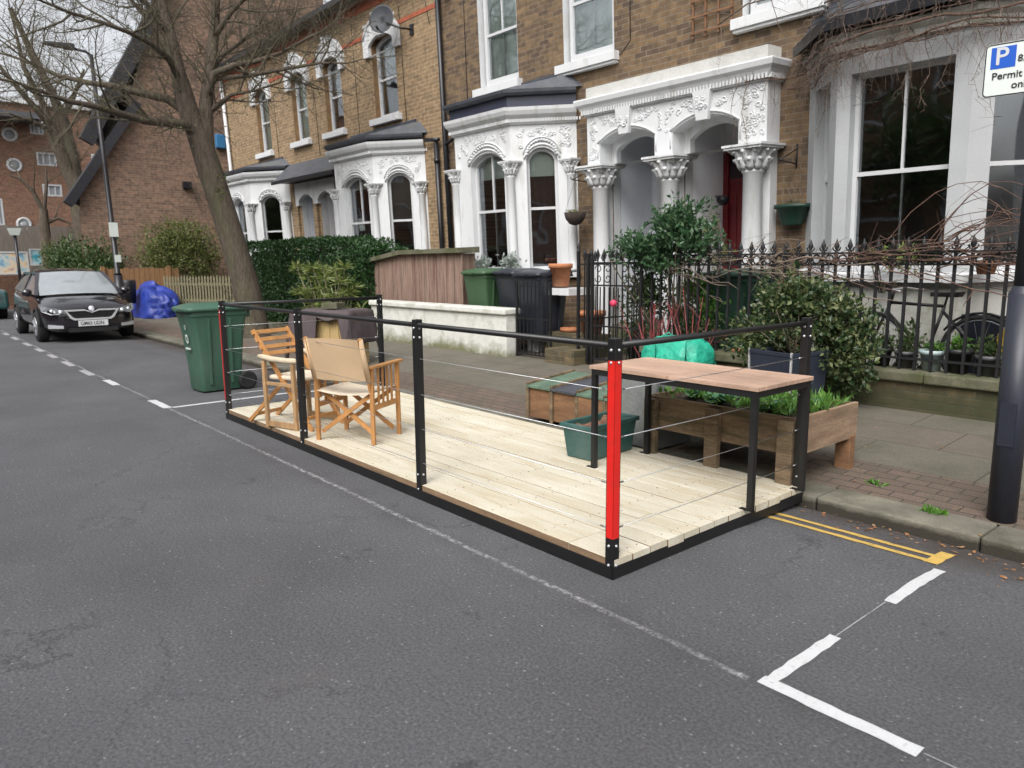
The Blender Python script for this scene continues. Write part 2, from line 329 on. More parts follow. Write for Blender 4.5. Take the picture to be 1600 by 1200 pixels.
# ------------------------------------------------------------------ ground
def road_mat():
    m, t, p = nodes('asphalt'); v = coords(t); tc = N(t, 'TexCoord'); sp = N(t, 'SeparateXYZ'); t.links.new(tc.outputs['Object'], sp.inputs[0])
    ng = N(t, 'TexNoise', Scale=75, Detail=5, Roughness=.8); t.links.new(v, ng.inputs['Vector'])
    nl = N(t, 'TexNoise', Scale=.7, Detail=6, Roughness=.6); t.links.new(v, nl.inputs['Vector'])
    vo = N(t, 'TexVoronoi', Scale=130); t.links.new(v, vo.inputs['Vector'])
    g = ramp(t, [(.32, (.038,.038,.041)), (.5, (.083,.084,.09)), (.7, (.148,.149,.156))]); t.links.new(ng.outputs[0], g.inputs[0])
    l = ramp(t, [(.3, .8), (.7, 1.18)]); t.links.new(nl.outputs[0], l.inputs[0])
    c = mixc(t, g.outputs[0], l.outputs[0], 1.0, 'MULTIPLY')
    # pale chippings
    vr = ramp(t, [(.9, 0), (.97, 1)]); t.links.new(vo.outputs['Color'], vr.inputs[0]); c = mixc(t, c, (.24,.23,.22), vr.outputs[0])
    # brown stains
    nb = N(t, 'TexNoise', Scale=1.6, Detail=7, Roughness=.7); mp = N(t, 'Mapping'); mp.inputs['Location'].default_value = (7, 3, 0); t.links.new(v, mp.inputs[0]); t.links.new(mp.outputs[0], nb.inputs['Vector'])
    rb = ramp(t, [(.58, 0), (.78, .35)]); t.links.new(nb.outputs[0], rb.inputs[0]); c = mixc(t, c, (.12,.1,.082), rb.outputs[0])
    # seam of the parking bay: dark tar + remains of an old white line near y = 2.3
    ya = N(t, 'TexNoise', Scale=1.1, Detail=4); t.links.new(v, ya.inputs['Vector'])
    ym = N(t, 'Math', operation='MULTIPLY_ADD'); ym.inputs[1].default_value = .07; ym.inputs[2].default_value = -2.395; t.links.new(ya.outputs[0], ym.inputs[0])
    yd = N(t, 'Math', operation='ADD'); t.links.new(sp.outputs['Y'], yd.inputs[0]); t.links.new(ym.outputs[0], yd.inputs[1])
    yab = N(t, 'Math', operation='ABSOLUTE'); t.links.new(yd.outputs[0], yab.inputs[0])
    band = ramp(t, [(0, 1), (.009, .9), (.022, 0)]); t.links.new(yab.outputs[0], band.inputs[0])
    nw = N(t, 'TexNoise', Scale=22, Detail=7, Roughness=.9); t.links.new(v, nw.inputs['Vector'])
    nx = N(t, 'TexNoise', Scale=1.2, Detail=2); t.links.new(v, nx.inputs['Vector'])
    wr = ramp(t, [(.46, 0), (.6, .85)]); t.links.new(nw.outputs[0], wr.inputs[0])
    wx = ramp(t, [(.34, .15), (.5, .95)]); t.links.new(nx.outputs[0], wx.inputs[0])
    mw = N(t, 'Math', operation='MULTIPLY'); t.links.new(band.outputs[0], mw.inputs[0]); t.links.new(wr.outputs[0], mw.inputs[1])
    mw2 = N(t, 'Math', operation='MULTIPLY'); t.links.new(mw.outputs[0], mw2.inputs[0]); t.links.new(wx.outputs[0], mw2.inputs[1])
    dk = ramp(t, [(.0, 1), (.03, .75), (.16, 0)]); t.links.new(yab.outputs[0], dk.inputs[0])
    ns = N(t, 'TexNoise', Scale=2.2, Detail=5, Roughness=.7); t.links.new(v, ns.inputs['Vector']); rs = ramp(t, [(.42, .05), (.62, .5)]); t.links.new(ns.outputs[0], rs.inputs[0])
    xl = N(t, 'Math', operation='LESS_THAN'); xl.inputs[1].default_value = -1.4; t.links.new(sp.outputs['X'], xl.inputs[0]); mw3 = N(t, 'Math', operation='MULTIPLY'); t.links.new(mw2.outputs[0], mw3.inputs[0]); t.links.new(xl.outputs[0], mw3.inputs[1]); mw2 = mw3
    md = N(t, 'Math', operation='MULTIPLY'); t.links.new(dk.outputs[0], md.inputs[0]); t.links.new(rs.outputs[0], md.inputs[1])
    c = mixc(t, c, (.04,.038,.036), md.outputs[0]); c = mixc(t, c, (.5,.5,.52), mw2.outputs[0])
    # hairline cracks and small oily spots
    vc = N(t, 'TexVoronoi', feature='DISTANCE_TO_EDGE', Scale=.55); wv = N(t, 'TexNoise', Scale=3, Detail=6, Roughness=.7); t.links.new(v, wv.inputs['Vector']); wa = N(t, 'VectorMath', operation='SCALE'); wa.inputs['Scale'].default_value = .7; t.links.new(wv.outputs['Color'], wa.inputs[0]); wb = N(t, 'VectorMath', operation='ADD'); t.links.new(v, wb.inputs[0]); t.links.new(wa.outputs[0], wb.inputs[1]); t.links.new(wb.outputs[0], vc.inputs['Vector'])
    rc = ramp(t, [(0, 1), (.0035, .8), (.008, 0)]); t.links.new(vc.outputs['Distance'], rc.inputs[0]); mk = ramp(t, [(.5, 0), (.62, .6)]); t.links.new(nl.outputs[0], mk.inputs[0]); mm = N(t, 'Math', operation='MULTIPLY'); t.links.new(rc.outputs[0], mm.inputs[0]); t.links.new(mk.outputs[0], mm.inputs[1]); c = mixc(t, c, (.02,.02,.021), mm.outputs[0])
    vs_ = N(t, 'TexVoronoi', Scale=1.7); t.links.new(wb.outputs[0], vs_.inputs['Vector']); ro = ramp(t, [(.04, .55), (.11, 0)]); t.links.new(vs_.outputs['Distance'], ro.inputs[0]); c = mixc(t, c, (.03,.03,.032), ro.outputs[0])
    # gutter dirt beside the kerb
    gd = N(t, 'MapRange'); gd.inputs['From Min'].default_value = 4.0; gd.inputs['From Max'].default_value = 4.45; t.links.new(sp.outputs['Y'], gd.inputs['Value'])
    gm = N(t, 'Math', operation='MULTIPLY'); gn = ramp(t, [(.35, .25), (.6, 1)]); t.links.new(nb.outputs[0], gn.inputs[0]); t.links.new(gd.outputs[0], gm.inputs[0]); t.links.new(gn.outputs[0], gm.inputs[1])
    c = mixc(t, c, (.045,.034,.026), gm.outputs[0])
    t.links.new(c, p.inputs['Base Color']); p.inputs['Roughness'].default_value = .82; p.inputs['Specular IOR Level'].default_value = .35
    b = N(t, 'Bump', Strength=.9, Distance=.006); t.links.new(ng.outputs[0], b.inputs['Height']); t.links.new(b.outputs[0], p.inputs['Normal'])
    return m
def rz(y): return 0 if y < 3.7 else -.04*(y-3.7)/.77
def pz(y): return .05+.046*(y-4.77) if y > 4.77 else .05
mb = MB(); ys = [-4.6, 3.7, 4.0, 4.25, 4.47, 4.6]; xs = [-60, -25, -12, -6, 0, 6, 14]
mb.add([(x, y, rz(y)) for y in ys for x in xs], [(j*7+i, j*7+i+1, (j+1)*7+i+1, (j+1)*7+i) for j in range(5) for i in range(6)])
road = struct(mb.build('road', road_mat(), org=(0,0,0)))
mb = MB(); mb.add([(-300,-300,-.35),(300,-300,-.35),(300,300,-.35),(-300,300,-.35)], [(0,1,2,3)])
struct(mb.build('ground', M['garden'], org=(0,0,-.35)))
mb = MB(); mb.add([(-60,6.9,.14),(12,6.9,.14),(12,9.1,.2),(-60,9.1,.2),(12,60,.2),(-60,60,.2)], [(0,1,2,3),(3,2,4,5)])
struct(mb.build('garden_ground', M['garden'], org=(0,0,0)))
random.seed(5)
mb = MB(); x = -50.0
while x < 9:
    L = random.uniform(.85, 1.0); j = random.uniform(-.004,.004)
    mb.box(x, x+L-.008, 4.47+j, 4.775, -.12, .05+j*.6, 0); x += L
kerb_m = mat('granite_kerb', (.165,.155,.12), .85, .3, 4, 150, .006, 70, stain=(.055,.055,.03), stain_amt=.75, stain_scale=3, island=.14)
def grime_low(m, zlo, zhi, col, amt=.95, sc=5):   # dirt and moss that has collected near the foot
    t = m.node_tree; p = t.nodes['Principled BSDF']; l = p.inputs['Base Color'].links[0].from_socket
    tc = N(t, 'TexCoord'); sp = N(t, 'SeparateXYZ'); t.links.new(tc.outputs['Object'], sp.inputs[0]); n = N(t, 'TexNoise', Scale=sc, Detail=8, Roughness=.7); t.links.new(tc.outputs['Object'], n.inputs['Vector'])
    mr = N(t, 'MapRange'); mr.inputs['From Min'].default_value = zhi; mr.inputs['From Max'].default_value = zlo; t.links.new(sp.outputs['Z'], mr.inputs['Value'])
    a = N(t, 'Math', operation='MULTIPLY_ADD'); a.inputs[1].default_value = 1.2; a.inputs[2].default_value = -.6; t.links.new(n.outputs[0], a.inputs[0]); a2 = N(t, 'Math', operation='ADD'); t.links.new(a.outputs[0], a2.inputs[0]); t.links.new(mr.outputs[0], a2.inputs[1])
    r_ = ramp(t, [(.3, 0), (.75, amt)]); t.links.new(a2.outputs[0], r_.inputs[0]); t.links.new(mixc(t, l, col, r_.outputs[0]), p.inputs['Base Color'])
grime_low(kerb_m, -.01, .05, (.03,.026,.018))
grime_low(M['brickW'], .1, .4, (.03,.035,.014), .7)
struct(mb.build('kerb', kerb_m, org=(0,0,0), bevel=.012))
def pave_mat():
    m, t, p = nodes('paving'); tc = N(t, 'TexCoord'); sp = N(t, 'SeparateXYZ'); t.links.new(tc.outputs['Object'], sp.inputs[0]); v = tc.outputs['Object']
    b1 = N(t, 'TexBrick'); b1.offset = .5; i = b1.inputs; i['Scale'].default_value = 1; i['Brick Width'].default_value = .9; i['Row Height'].default_value = .62; i['Mortar Size'].default_value = .006; i['Bias'].default_value = -.45
    i['Color1'].default_value = (.12,.108,.085,1); i['Color2'].default_value = (.13,.1,.085,1); i['Mortar'].default_value = (.05,.045,.035,1)
    mp = N(t, 'Mapping'); mp.inputs['Location'].default_value = (.3, -5.45, 0); t.links.new(v, mp.inputs[0]); t.links.new(mp.outputs[0], b1.inputs['Vector'])
    b2 = N(t, 'TexBrick'); i = b2.inputs; i['Scale'].default_value = 1; i['Brick Width'].default_value = .205; i['Row Height'].default_value = .11; i['Mortar Size'].default_value = .006; i['Bias'].default_value = .1
    i['Color1'].default_value = (.15,.105,.082,1); i['Color2'].default_value = (.115,.082,.064,1); i['Mortar'].default_value = (.04,.035,.03,1); t.links.new(v, b2.inputs['Vector'])
    st = N(t, 'Math', operation='GREATER_THAN'); st.inputs[1].default_value = 5.45; t.links.new(sp.outputs['Y'], st.inputs[0])
    c = mixc(t, b2.outputs[0], b1.outputs[0], st.outputs[0])
    n1 = N(t, 'TexNoise', Scale=2.2, Detail=8, Roughness=.7); t.links.new(v, n1.inputs['Vector']); r1 = ramp(t, [(.42, 0), (.68, .6)]); t.links.new(n1.outputs[0], r1.inputs[0]); c = mixc(t, c, (.06,.063,.038), r1.outputs[0])
    n2 = N(t, 'TexNoise', Scale=110, Detail=4); t.links.new(v, n2.inputs['Vector']); r2 = ramp(t, [(.3, .7), (.7, 1.3)]); t.links.new(n2.outputs[0], r2.inputs[0]); c = mixc(t, c, r2.outputs[0], 1.0, 'MULTIPLY')
    t.links.new(c, p.inputs['Base Color']); p.inputs['Roughness'].default_value = .85
    b = N(t, 'Bump', Strength=.6, Distance=.004); t.links.new(n2.outputs[0], b.inputs['Height']); t.links.new(b.outputs[0], p.inputs['Normal'])
    return m
PM = pave_mat()
mb = MB(); mb.add([(-50,4.77,.046),(12,4.77,.046),(12,7.3,pz(7.3)),(-50,7.3,pz(7.3))], [(0,1,2,3)])
struct(mb.build('pavement', PM, org=(0,0,0)))
mb = MB(); mb.box(-60, 12, -7.4, -4.6, -.3, .1); struct(mb.build('far_pavement', PM, org=(0,0,0)))
# painted markings: children of the road, thin sheets 4 mm proud
def strip(name, polys, mt, parent=road, h=.004, jit=.004):
    b = MB(); rn = random.Random(name)
    for x0, x1, y0, y1 in polys:
        along = (x1-x0) > (y1-y0); L = (x1-x0) if along else (y1-y0); n = max(2, int(L/.05))
        vs = []
        for k in range(n+1):
            u = k/n; a = rn.uniform(-jit, jit); c = rn.uniform(-jit, jit)
            if along: q = [(x0+u*(x1-x0), y0+a), (x0+u*(x1-x0), y1+c)]
            else: q = [(x0+a, y0+u*(y1-y0)), (x1+c, y0+u*(y1-y0))]
            vs += [(X, Y, rz(Y)+h) for X, Y in q]
        b.add(vs, [(2*k, 2*k+1, 2*k+3, 2*k+2) if not along else (2*k, 2*k+2, 2*k+3, 2*k+1) for k in range(n)])
    return b.build(name, mt, parent)
strip('white_bay_corner', [(-1.365,-.8,2.352,2.415),(-1.36,-1.31,2.417,2.905)], M['paint_white'])
strip('white_bay_dash', [(-1.35,-1.295,3.395,3.99)], M['paint_white'])
strip('thin_guide_line', [(-1.338,-1.332,2.91,3.39),(-.79,1.5,2.383,2.39)], M['paint_worn'], jit=.001)
strip('far_bay_corner', [(-9.2,-8.57,2.31,2.40),(-8.6,-8.53,2.405,4.25)], M['paint_white'])
strip('white_dash', [(-11.28,-10.7,2.29,2.38)], M['paint_white'])
for a, b in [(-20.88,-20.28),(-19.67,-18.8),(-18.0,-17.2),(-16.54,-15.9),(-15.27,-14.63),(-13.98,-13.22),(-12.6,-11.9)]:
    strip('worn_white_dash', [(a,b,2.25,2.34)], mat('worn_dash_paint', (.36,.36,.36), .8, .2, 12, 100) if 'worn_dash_paint' not in bpy.data.materials else bpy.data.materials['worn_dash_paint'])
strip('yellow_line', [(-2.6,-1.43,4.07,4.112)], M['paint_yellow'])
strip('yellow_line', [(-2.6,-1.43,4.175,4.215)], M['paint_yellow'])
strip('yellow_end_bar', [(-1.428,-1.36,4.06,4.3)], M['paint_yellow'])
# ------------------------------------------------------------------ platform
AX, AY, PL, PW, PH = -2.333, 2.637, 5.241, 1.84, 1.196
BX, DY = AX-PL, AY+PW
plat = thing('parklet_platform', (AX-PL/2, AY+PW/2, 0), 'pale timber deck platform on black steel frame with black railing and cables round three sides', 'parklet')
mb = MB()
mb.box(BX, AX, AY, AY+.05, .005, .05); mb.box(BX, AX, DY-.05, DY, .0, .05); mb.box(BX, BX+.05, AY+.05, DY-.05, .005, .05); mb.box(AX-.05, AX, AY+.05, DY-.05, .005, .05)
mb.box(BX-.004, AX+.004, AY-.006, AY, .0, .066); mb.box(AX, AX+.006, AY-.006, DY, .0, .066)
mb.build('frame', M['black_steel'], plat)
def deck_mat():
    m, t, p = nodes('pale_deck_timber'); v = coords(t, (.8, 3.4, 3.4)); v2 = coords(t, (1, 1, 1))
    g = N(t, 'NewGeometry'); rr = g.outputs['Random Per Island']
    ad = N(t, 'VectorMath', operation='ADD'); cx = N(t, 'CombineXYZ'); ml = N(t, 'Math', operation='MULTIPLY'); ml.inputs[1].default_value = 37; t.links.new(rr, ml.inputs[0]); t.links.new(ml.outputs[0], cx.inputs[0]); t.links.new(v, ad.inputs[0]); t.links.new(cx.outputs[0], ad.inputs[1])
    n1 = N(t, 'TexNoise', Scale=2.2, Detail=6, Distortion=.8); t.links.new(ad.outputs[0], n1.inputs['Vector'])
    r1 = ramp(t, [(.3, (.48,.42,.3)), (.5, (.545,.505,.405)), (.7, (.595,.56,.465))]); t.links.new(n1.outputs[0], r1.inputs[0])
    r2 = ramp(t, [(0, (.95,.94,.92)), (.5, (1,.995,.98)), (1, (1.03,1.03,1.03))]); t.links.new(rr, r2.inputs[0])
    c = mixc(t, r1.outputs[0], r2.outputs[0], 1.0, 'MULTIPLY')
    vo = N(t, 'TexVoronoi', Scale=2.6); mp = coords(t, (1, 1.6, 1)); t.links.new(mp, vo.inputs['Vector']); r3 = ramp(t, [(.02, .75), (.055, 0)]); t.links.new(vo.outputs['Distance'], r3.inputs[0]); c = mixc(t, c, (.28,.16,.07), r3.outputs[0])
    n2 = N(t, 'TexNoise', Scale=1.3, Detail=6, Roughness=.65); t.links.new(v2, n2.inputs['Vector']); r4 = ramp(t, [(.5, 0), (.7, .35)]); t.links.new(n2.outputs[0], r4.inputs[0]); c = mixc(t, c, (.44,.4,.3), r4.outputs[0])
    n5 = N(t, 'TexNoise', Scale=70, Detail=3); t.links.new(v2, n5.inputs['Vector']); r5 = ramp(t, [(.3, .9), (.7, 1.06)]); t.links.new(n5.outputs[0], r5.inputs[0]); c = mixc(t, c, r5.outputs[0], 1.0, 'MULTIPLY')
    t.links.new(c, p.inputs['Base Color']); p.inputs['Roughness'].default_value = .75
    b = N(t, 'Bump', Strength=.4, Distance=.003); t.links.new(n1.outputs[0], b.inputs['Height']); t.links.new(b.outputs[0], p.inputs['Normal'])
    return m
DM = deck_mat(); mb = MB(); rn = random.Random(3); nb = 13; bw = (PW-.012)/nb
for k in range(nb):
    y0 = AY+.006+k*bw; cut = -2.65+rn.uniform(-.002,.002) if k > 0 else -2.65
    e = rn.uniform(-.003,.003)
    for a, b in ((BX+.012, cut-.0015), (cut+.0015, AX+.004+e)):
        z = .1+rn.uniform(-.0015,.0015); p0 = y0+.0035; p1 = y0+bw-.0035; c = .0025
        P8 = [(a,p0,.055),(b,p0,.055),(b,p1,.055),(a,p1,.055),(a,p0,z-c),(b,p0,z-c),(b,p1,z-c),(a,p1,z-c),(a,p0+c,z),(b,p0+c,z),(b,p1-c,z),(a,p1-c,z)]
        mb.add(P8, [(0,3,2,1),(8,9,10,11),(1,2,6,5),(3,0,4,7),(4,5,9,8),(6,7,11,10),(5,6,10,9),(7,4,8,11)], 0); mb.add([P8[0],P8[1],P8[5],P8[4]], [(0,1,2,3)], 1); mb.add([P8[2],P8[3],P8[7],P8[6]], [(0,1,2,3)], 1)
mb.build('deck', [DM, mat('shaded_board_edge', (.26,.17,.1), .85, .25, 3, 40, stretch=(1,6,6))], plat)  # brown long sides: the shade in the board gaps is put into the colour
def post(x, y, red=None):
    b = MB(); t = .006; w = .05
    # square hollow post with cap
    sx = -1 if x > AX-.1 else (1 if x < BX+.1 else -.5); sy = 1 if y < 3 else -1
    x0 = x-w if x > AX-.1 else (x if x < BX+.1 else x-w/2); y0 = y-.004 if y < 3 else y-w+.004
    b.box(x0, x0+w, y0, y0+w, .0, PH)
    o = b.build('post', M['black_steel'], plat, bevel=.003)
    bb = MB()
    for z in (.07, .17, PH-.055, PH-.115):
        for (cx, cy, ax) in ((x0+w/2, y0, 'y'), (x0+w, y0+w/2, 'x')):
            if red and z > .3 and False: continue
            Mx = Matrix.Rotation(R(90), 4, 'X') if ax == 'y' else Matrix.Rotation(R(90), 4, 'Y')
            bb.lathe([(.0085,0),(.0085,.003),(.006,.007),(.0,.008)], (cx, cy, z), 10, M=Mx.to_3x3())
    bb.build('bolt', M['galv'], o)
    if red:
        r_ = MB(); mm = red
        if x > AX-.1:
            r_.box(x0+.008, x0+w-.001, y0-.0025, y0-.0003, .21, PH-.105); r_.box(x0+w+.0003, x0+w+.0025, y0+.001, y0+w-.008, .21, PH-.105)
        else:
            r_.box(x0+.003, x0+w-.02, y0-.0025, y0-.0003, .2, PH-.09)
        r_.build('reflective_strip', mm, o)
post(AX+.002, AY, M['red_strip']); post(AX-1.713, AY); post(AX-3.483, AY); post(BX-.002, AY, M['dark_red']); post(AX+.002, DY); post(BX-.002, DY)
zr = PH-.035
for a, b in (((BX+.05, AY+.02, zr), (AX-.05, AY+.02, zr)), ((AX-.023, AY+.045, zr), (AX-.023, DY-.04, zr)), ((BX+.023, AY+.045, zr), (BX+.023, DY-.04, zr))):
    MB().tube([a, b], .0165, 12).build('handrail', M['black_steel'], plat)
for z in (.25, .48, .71, .945):
    pts = [(BX+.05, AY+.02), (AX-3.483, AY+.02), (AX-1.713, AY+.02), (AX-.05, AY+.02)]
    def cab(p, q):
        b = MB(); p = Vector(p); q = Vector(q); d = (q-p).normalized(); mid = (p+q)/2-Vector((0,0,.004))
        b.tube([p, mid, q], .0021, 6); b.tube([p, p+d*.05], .0045, 8); b.tube([q-d*.05, q], .0045, 8)
        b.build('cable', M['wire'], plat)
    cab((BX+.05, AY+.02, z), (AX-.05, AY+.02, z)); cab((AX-.023, AY+.045, z), (AX-.023, DY-.045, z)); cab((BX+.023, AY+.045, z), (BX+.023, DY-.045, z))
DZ = .1
mb = MB()
for k in range(nb):
    yc = AY+.006+(k+.5)*bw
    for i in range(12):
        x = BX+.06+i*(PL-.12)/11
        for d in (-.035,.035): mb.lathe([(.0042,.0),(.0042,.0022),(.0,.0022)], (x+rn.uniform(-.006,.006), yc+d, .0999), 6)
stuff(mb.build('screw', mat('dull_screw', (.16,.14,.11), .5, .3, 30, 90, metal=.5), plat))
# ------------------------------------------------------------------ table
tb = thing('bar_table', (-2.93, 4.1, DZ), 'narrow cafe table with pinkish slatted wooden top on black steel legs', 'table')
mb = MB(); y = 3.765
for k in range(6):
    for a, b in ((-3.575,-2.905),(-2.9,-2.262)): mb.box(a, b, y+.002, y+.104, .815, .84)
    y += .106
mb.build('tabletop', M['table_wood'], tb, bevel=.002)
mb = MB(); mb.box(-3.56,-2.275,3.775,3.8,.775,.813); mb.box(-3.56,-2.275,4.37,4.395,.775,.813); mb.box(-3.56,-3.535,3.8,4.37,.775,.813); mb.box(-2.3,-2.275,3.8,4.37,.775,.813); mb.box(-2.93,-2.9,3.8,4.37,.785,.813)
mb.build('frame', M['black_steel'], tb)
for x, y in ((-3.56,3.775),(-2.31,3.775),(-3.56,4.36),(-2.31,4.36)):
    b = MB(); b.box(x, x+.035, y, y+.035, DZ, .774); b.box(x-.05, x+.035, y+.002, y+.033, DZ, DZ+.005); b.build('leg', M['black_steel'], tb)
# ------------------------------------------------------------------ director's chair
def frame2(o, f, l):   # local frame: f forward, l left-right
    o = Vector(o); f = Vector(f).normalized(); l = Vector(l).normalized()
    return lambda a, b, z: tuple(o+f*a+l*b+Vector((0,0,z)))
fdir = Vector((-.47,.88,0)); ldir = Vector((.88,.47,0))
T = frame2((-5.54,3.03,DZ), fdir, ldir)
ch = thing('directors_chair', (-5.54,3.03,DZ), 'honey wood director\'s chair with cream canvas back and seat, turned away from the road', 'chair')
hw, hd, AH = .265, .205, .62
def cpart(name, fn, mt, par=ch, **k):
    b = MB(); fn(b); return b.build(name, mt, par, **k)
for sx in (-1, 1):
    for sy in (-1, 1):
        cpart('leg', lambda b: b.beam(T(sy*hd, sx*hw, 0), T(sy*hd*.98, sx*hw, AH), .034, .026, side=ldir), M['chair_wood'], bevel=.002)
    cpart('armrest', lambda b: b.beam(T(-hd-.03, sx*hw, AH+.011), T(hd+.06, sx*hw, AH+.016), .055, .02, side=ldir), M['chair_wood'], bevel=.004)
    def rails(b):
        b.beam(T(-hd, sx*hw, .3), T(hd, sx*hw, .3), .02, .04, side=ldir)
        for k in (-.5,-.17,.17,.5) if sx > 0 else (-.4, .4): b.beam(T(k*hd, sx*hw, .31), T(k*hd, sx*hw, AH), .012, .02, side=ldir)
    cpart('side_rail', rails, M['chair_wood'])
for sy in (-1, 1):
    def xleg(b):
        b.beam(T(sy*(hd-.035), -hw+.02, .07), T(sy*(hd-.035), hw-.02, .41), .018, .034, side=fdir)
        b.beam(T(sy*(hd-.06), hw-.02, .07), T(sy*(hd-.06), -hw+.02, .41), .018, .034, side=fdir)
    cpart('cross_leg', xleg, M['chair_wood'])
    
for sx in (-1, 1): cpart('back_post', lambda b: b.beam(T(-hd+.03, sx*(hw-.012), .36), T(-hd-.13, sx*(hw-.012), .875), .022, .036, side=ldir), M['chair_wood'], bevel=.003)
def backc(b):
    n = 8
    for s_ in (0, .006):
        vs = []
        for i in range(n+1):
            u = -1+2*i/n; sag = .03*(1-u*u)+s_
            for z, a in ((.52, -.02), (.66, -.065), (.87, -.127)): vs.append(T(-hd+a+.005-sag*(1 if s_ == 0 else 1), u*(hw-.005), z+.004*math.cos(u*3)*(1 if z > .8 else 0)))
        b.add(vs, [(i*3+j, (i+1)*3+j, (i+1)*3+j+1, i*3+j+1) for i in range(n) for j in range(2)], sm=True)
    for sx in (-1, 1): b.tube([T(-hd-.022, sx*(hw-.01), .52), T(-hd-.125, sx*(hw-.01), .868)], .022, 8)
cpart('backrest', backc, M['canvas'])
def seatc(b):
    n = 8; vs = []
    for i in range(n+1):
        u = -1+2*i/n
        for a in (-hd-.01, 0, hd+.02): vs.append(T(a, u*(hw-.005), .43-.028*(1-u*u)))
    vs += [(p[0], p[1], p[2]-.008) for p in vs]; k = (n+1)*3
    b.add(vs, [(i*3+j, (i+1)*3+j, (i+1)*3+j+1, i*3+j+1) for i in range(n) for j in range(2)]+[(k+i*3+j, k+i*3+j+1, k+(i+1)*3+j+1, k+(i+1)*3+j) for i in range(n) for j in range(2)]+[(i*3, k+i*3, k+(i+1)*3, (i+1)*3) for i in range(n)]+[(i*3+2, (i+1)*3+2, k+(i+1)*3+2, k+i*3+2) for i in range(n)])
cpart('seat', seatc, M['canvas_l'])
# ------------------------------------------------------------------ folding slatted armchair
f2 = Vector((.95,.3,0)).normalized(); l2 = Vector((-.3,.95,0)).normalized()
T2 = frame2((-6.47,2.62,DZ), f2, l2)
c2 = thing('folding_chair', (-6.3,2.85,DZ), 'weathered folding wooden armchair with slatted back and padded arm, facing along the deck', 'chair')
def q(name, fn, mt=M['chair_wood2'], **k):
    b = MB(); fn(b); return b.build(name, mt, c2, **k)
for sd in (0, .5):
    q('side_frame', lambda b: (b.beam(T2(.0, sd, 0), T2(-.01, sd, .6), .03, .036, side=l2), b.beam(T2(.37, sd, 0), T2(.36, sd, .6), .03, .036, side=l2), b.beam(T2(.02, sd, .035), T2(.36, sd, .035), .02, .05, side=l2), b.beam(T2(.02, sd, .4), T2(.36, sd, .4), .02, .03, side=l2)), bevel=.002)
    q('armrest', lambda b: b.tube([T2(-.08, sd, .64), T2(-.03, sd, .635), T2(.1, sd, .62), T2(.28, sd, .615), T2(.38, sd, .62), T2(.42, sd, .615)], [.012,.026,.027,.026,.026,.014], 10), mat('fleece_arm_pad', (.6,.5,.36), .95, .15, 10, 90, .004, 60) if 'fleece_arm_pad' not in bpy.data.materials else bpy.data.materials['fleece_arm_pad'])
for sd in (.06, .44):
    q('back_post', lambda b: b.beam(T2(.5, sd, .0), T2(-.2, sd, .86), .022, .04, side=l2), M['chair_wood'], bevel=.002)
    q('rear_leg', lambda b: b.beam(T2(-.36, sd+(.03 if sd < .2 else -.03), .0), T2(.16, sd+(.03 if sd < .2 else -.03), .43), .022, .036, side=l2), M['chair_wood'], bevel=.002)
q('stretcher', lambda b: b.beam(T2(-.28, .09, .07), T2(-.28, .41, .07), .02, .03), M['chair_wood']); q('stretcher', lambda b: b.beam(T2(.42, .07, .1), T2(.42, .43, .1), .02, .03), M['chair_wood'])
for a, z in ((-.185, .84), (-.135, .775), (-.085, .71), (-.04, .655)):
    q('back_slat', lambda b: b.beam(T2(a, .03, z), T2(a, .47, z), .016, .042, side=Vector((f2.x*.8, f2.y*.8, .6))), M['chair_wood'], bevel=.002)
q('seat', lambda b: b.hexa([T2(-.02,.05,.425),T2(.42,.05,.435),T2(.42,.45,.435),T2(-.02,.45,.425),T2(-.02,.05,.465),T2(.42,.05,.475),T2(.42,.45,.475),T2(-.02,.45,.465)]), M['canvas_l'], bevel=.015)
# ------------------------------------------------------------------ plastic trough on the deck
def taper_box(b, c, lx, ly, z0, z1, t0=.9, wall=.012, rim=.018, mi=0, Tm=None):
    cx, cy = c; Tm = Tm or (lambda x, y, z: (x, y, z))
    def ring(sx, sy, z): return [Tm(cx+a*sx/2, cy+bb*sy/2, z) for a, bb in ((-1,-1),(1,-1),(1,1),(-1,1))]
    rs = [ring(lx*t0, ly*t0, z0), ring(lx, ly, z1-.035), ring(lx+2*rim, ly+2*rim, z1-.035), ring(lx+2*rim, ly+2*rim, z1), ring(lx-2*wall, ly-2*wall, z1), ring((lx-2*wall)*.97, (ly-2*wall)*.97, z1-(z1-z0)*.3)]
    vs = [p for r in rs for p in r]; fs = [(3,2,1,0)]
    for i in range(5): fs += [(i*4+k, i*4+(k+1) % 4, (i+1)*4+(k+1) % 4, (i+1)*4+k) for k in range(4)]
    fs.append((20,21,22,23)); b.add(vs, fs, mi)
tr = thing('planter_trough', (-3.8,4.12,DZ), 'scuffed teal plastic planting trough with bare soil on the deck', 'planter')
a_ = R(4)
Tt = lambda x, y, z: (-3.8+x*math.cos(a_)-y*math.sin(a_), 4.13+x*math.sin(a_)+y*math.cos(a_), z)
b = MB(); taper_box(b, (0,0), .27, .56, DZ+.002, .37, .88, Tm=Tt); b.build('tub', M['trough'], tr, bevel=.008)
def mound(b, x0, x1, y0, y1, z, amp, n=10, Tm=None, seed=0, sc=6):
    vs = []
    for i in range(n+1):
        for j in range(n+1):
            x = x0+(x1-x0)*i/n; y = y0+(y1-y0)*j/n; p = (x, y, z+amp*noise.noise(Vector((x*sc+seed, y*sc, seed))))
            vs.append(Tm(*p) if Tm else p)
    b.add(vs, [(i*(n+1)+j, (i+1)*(n+1)+j, (i+1)*(n+1)+j+1, i*(n+1)+j+1) for i in range(n) for j in range(n)], sm=True)
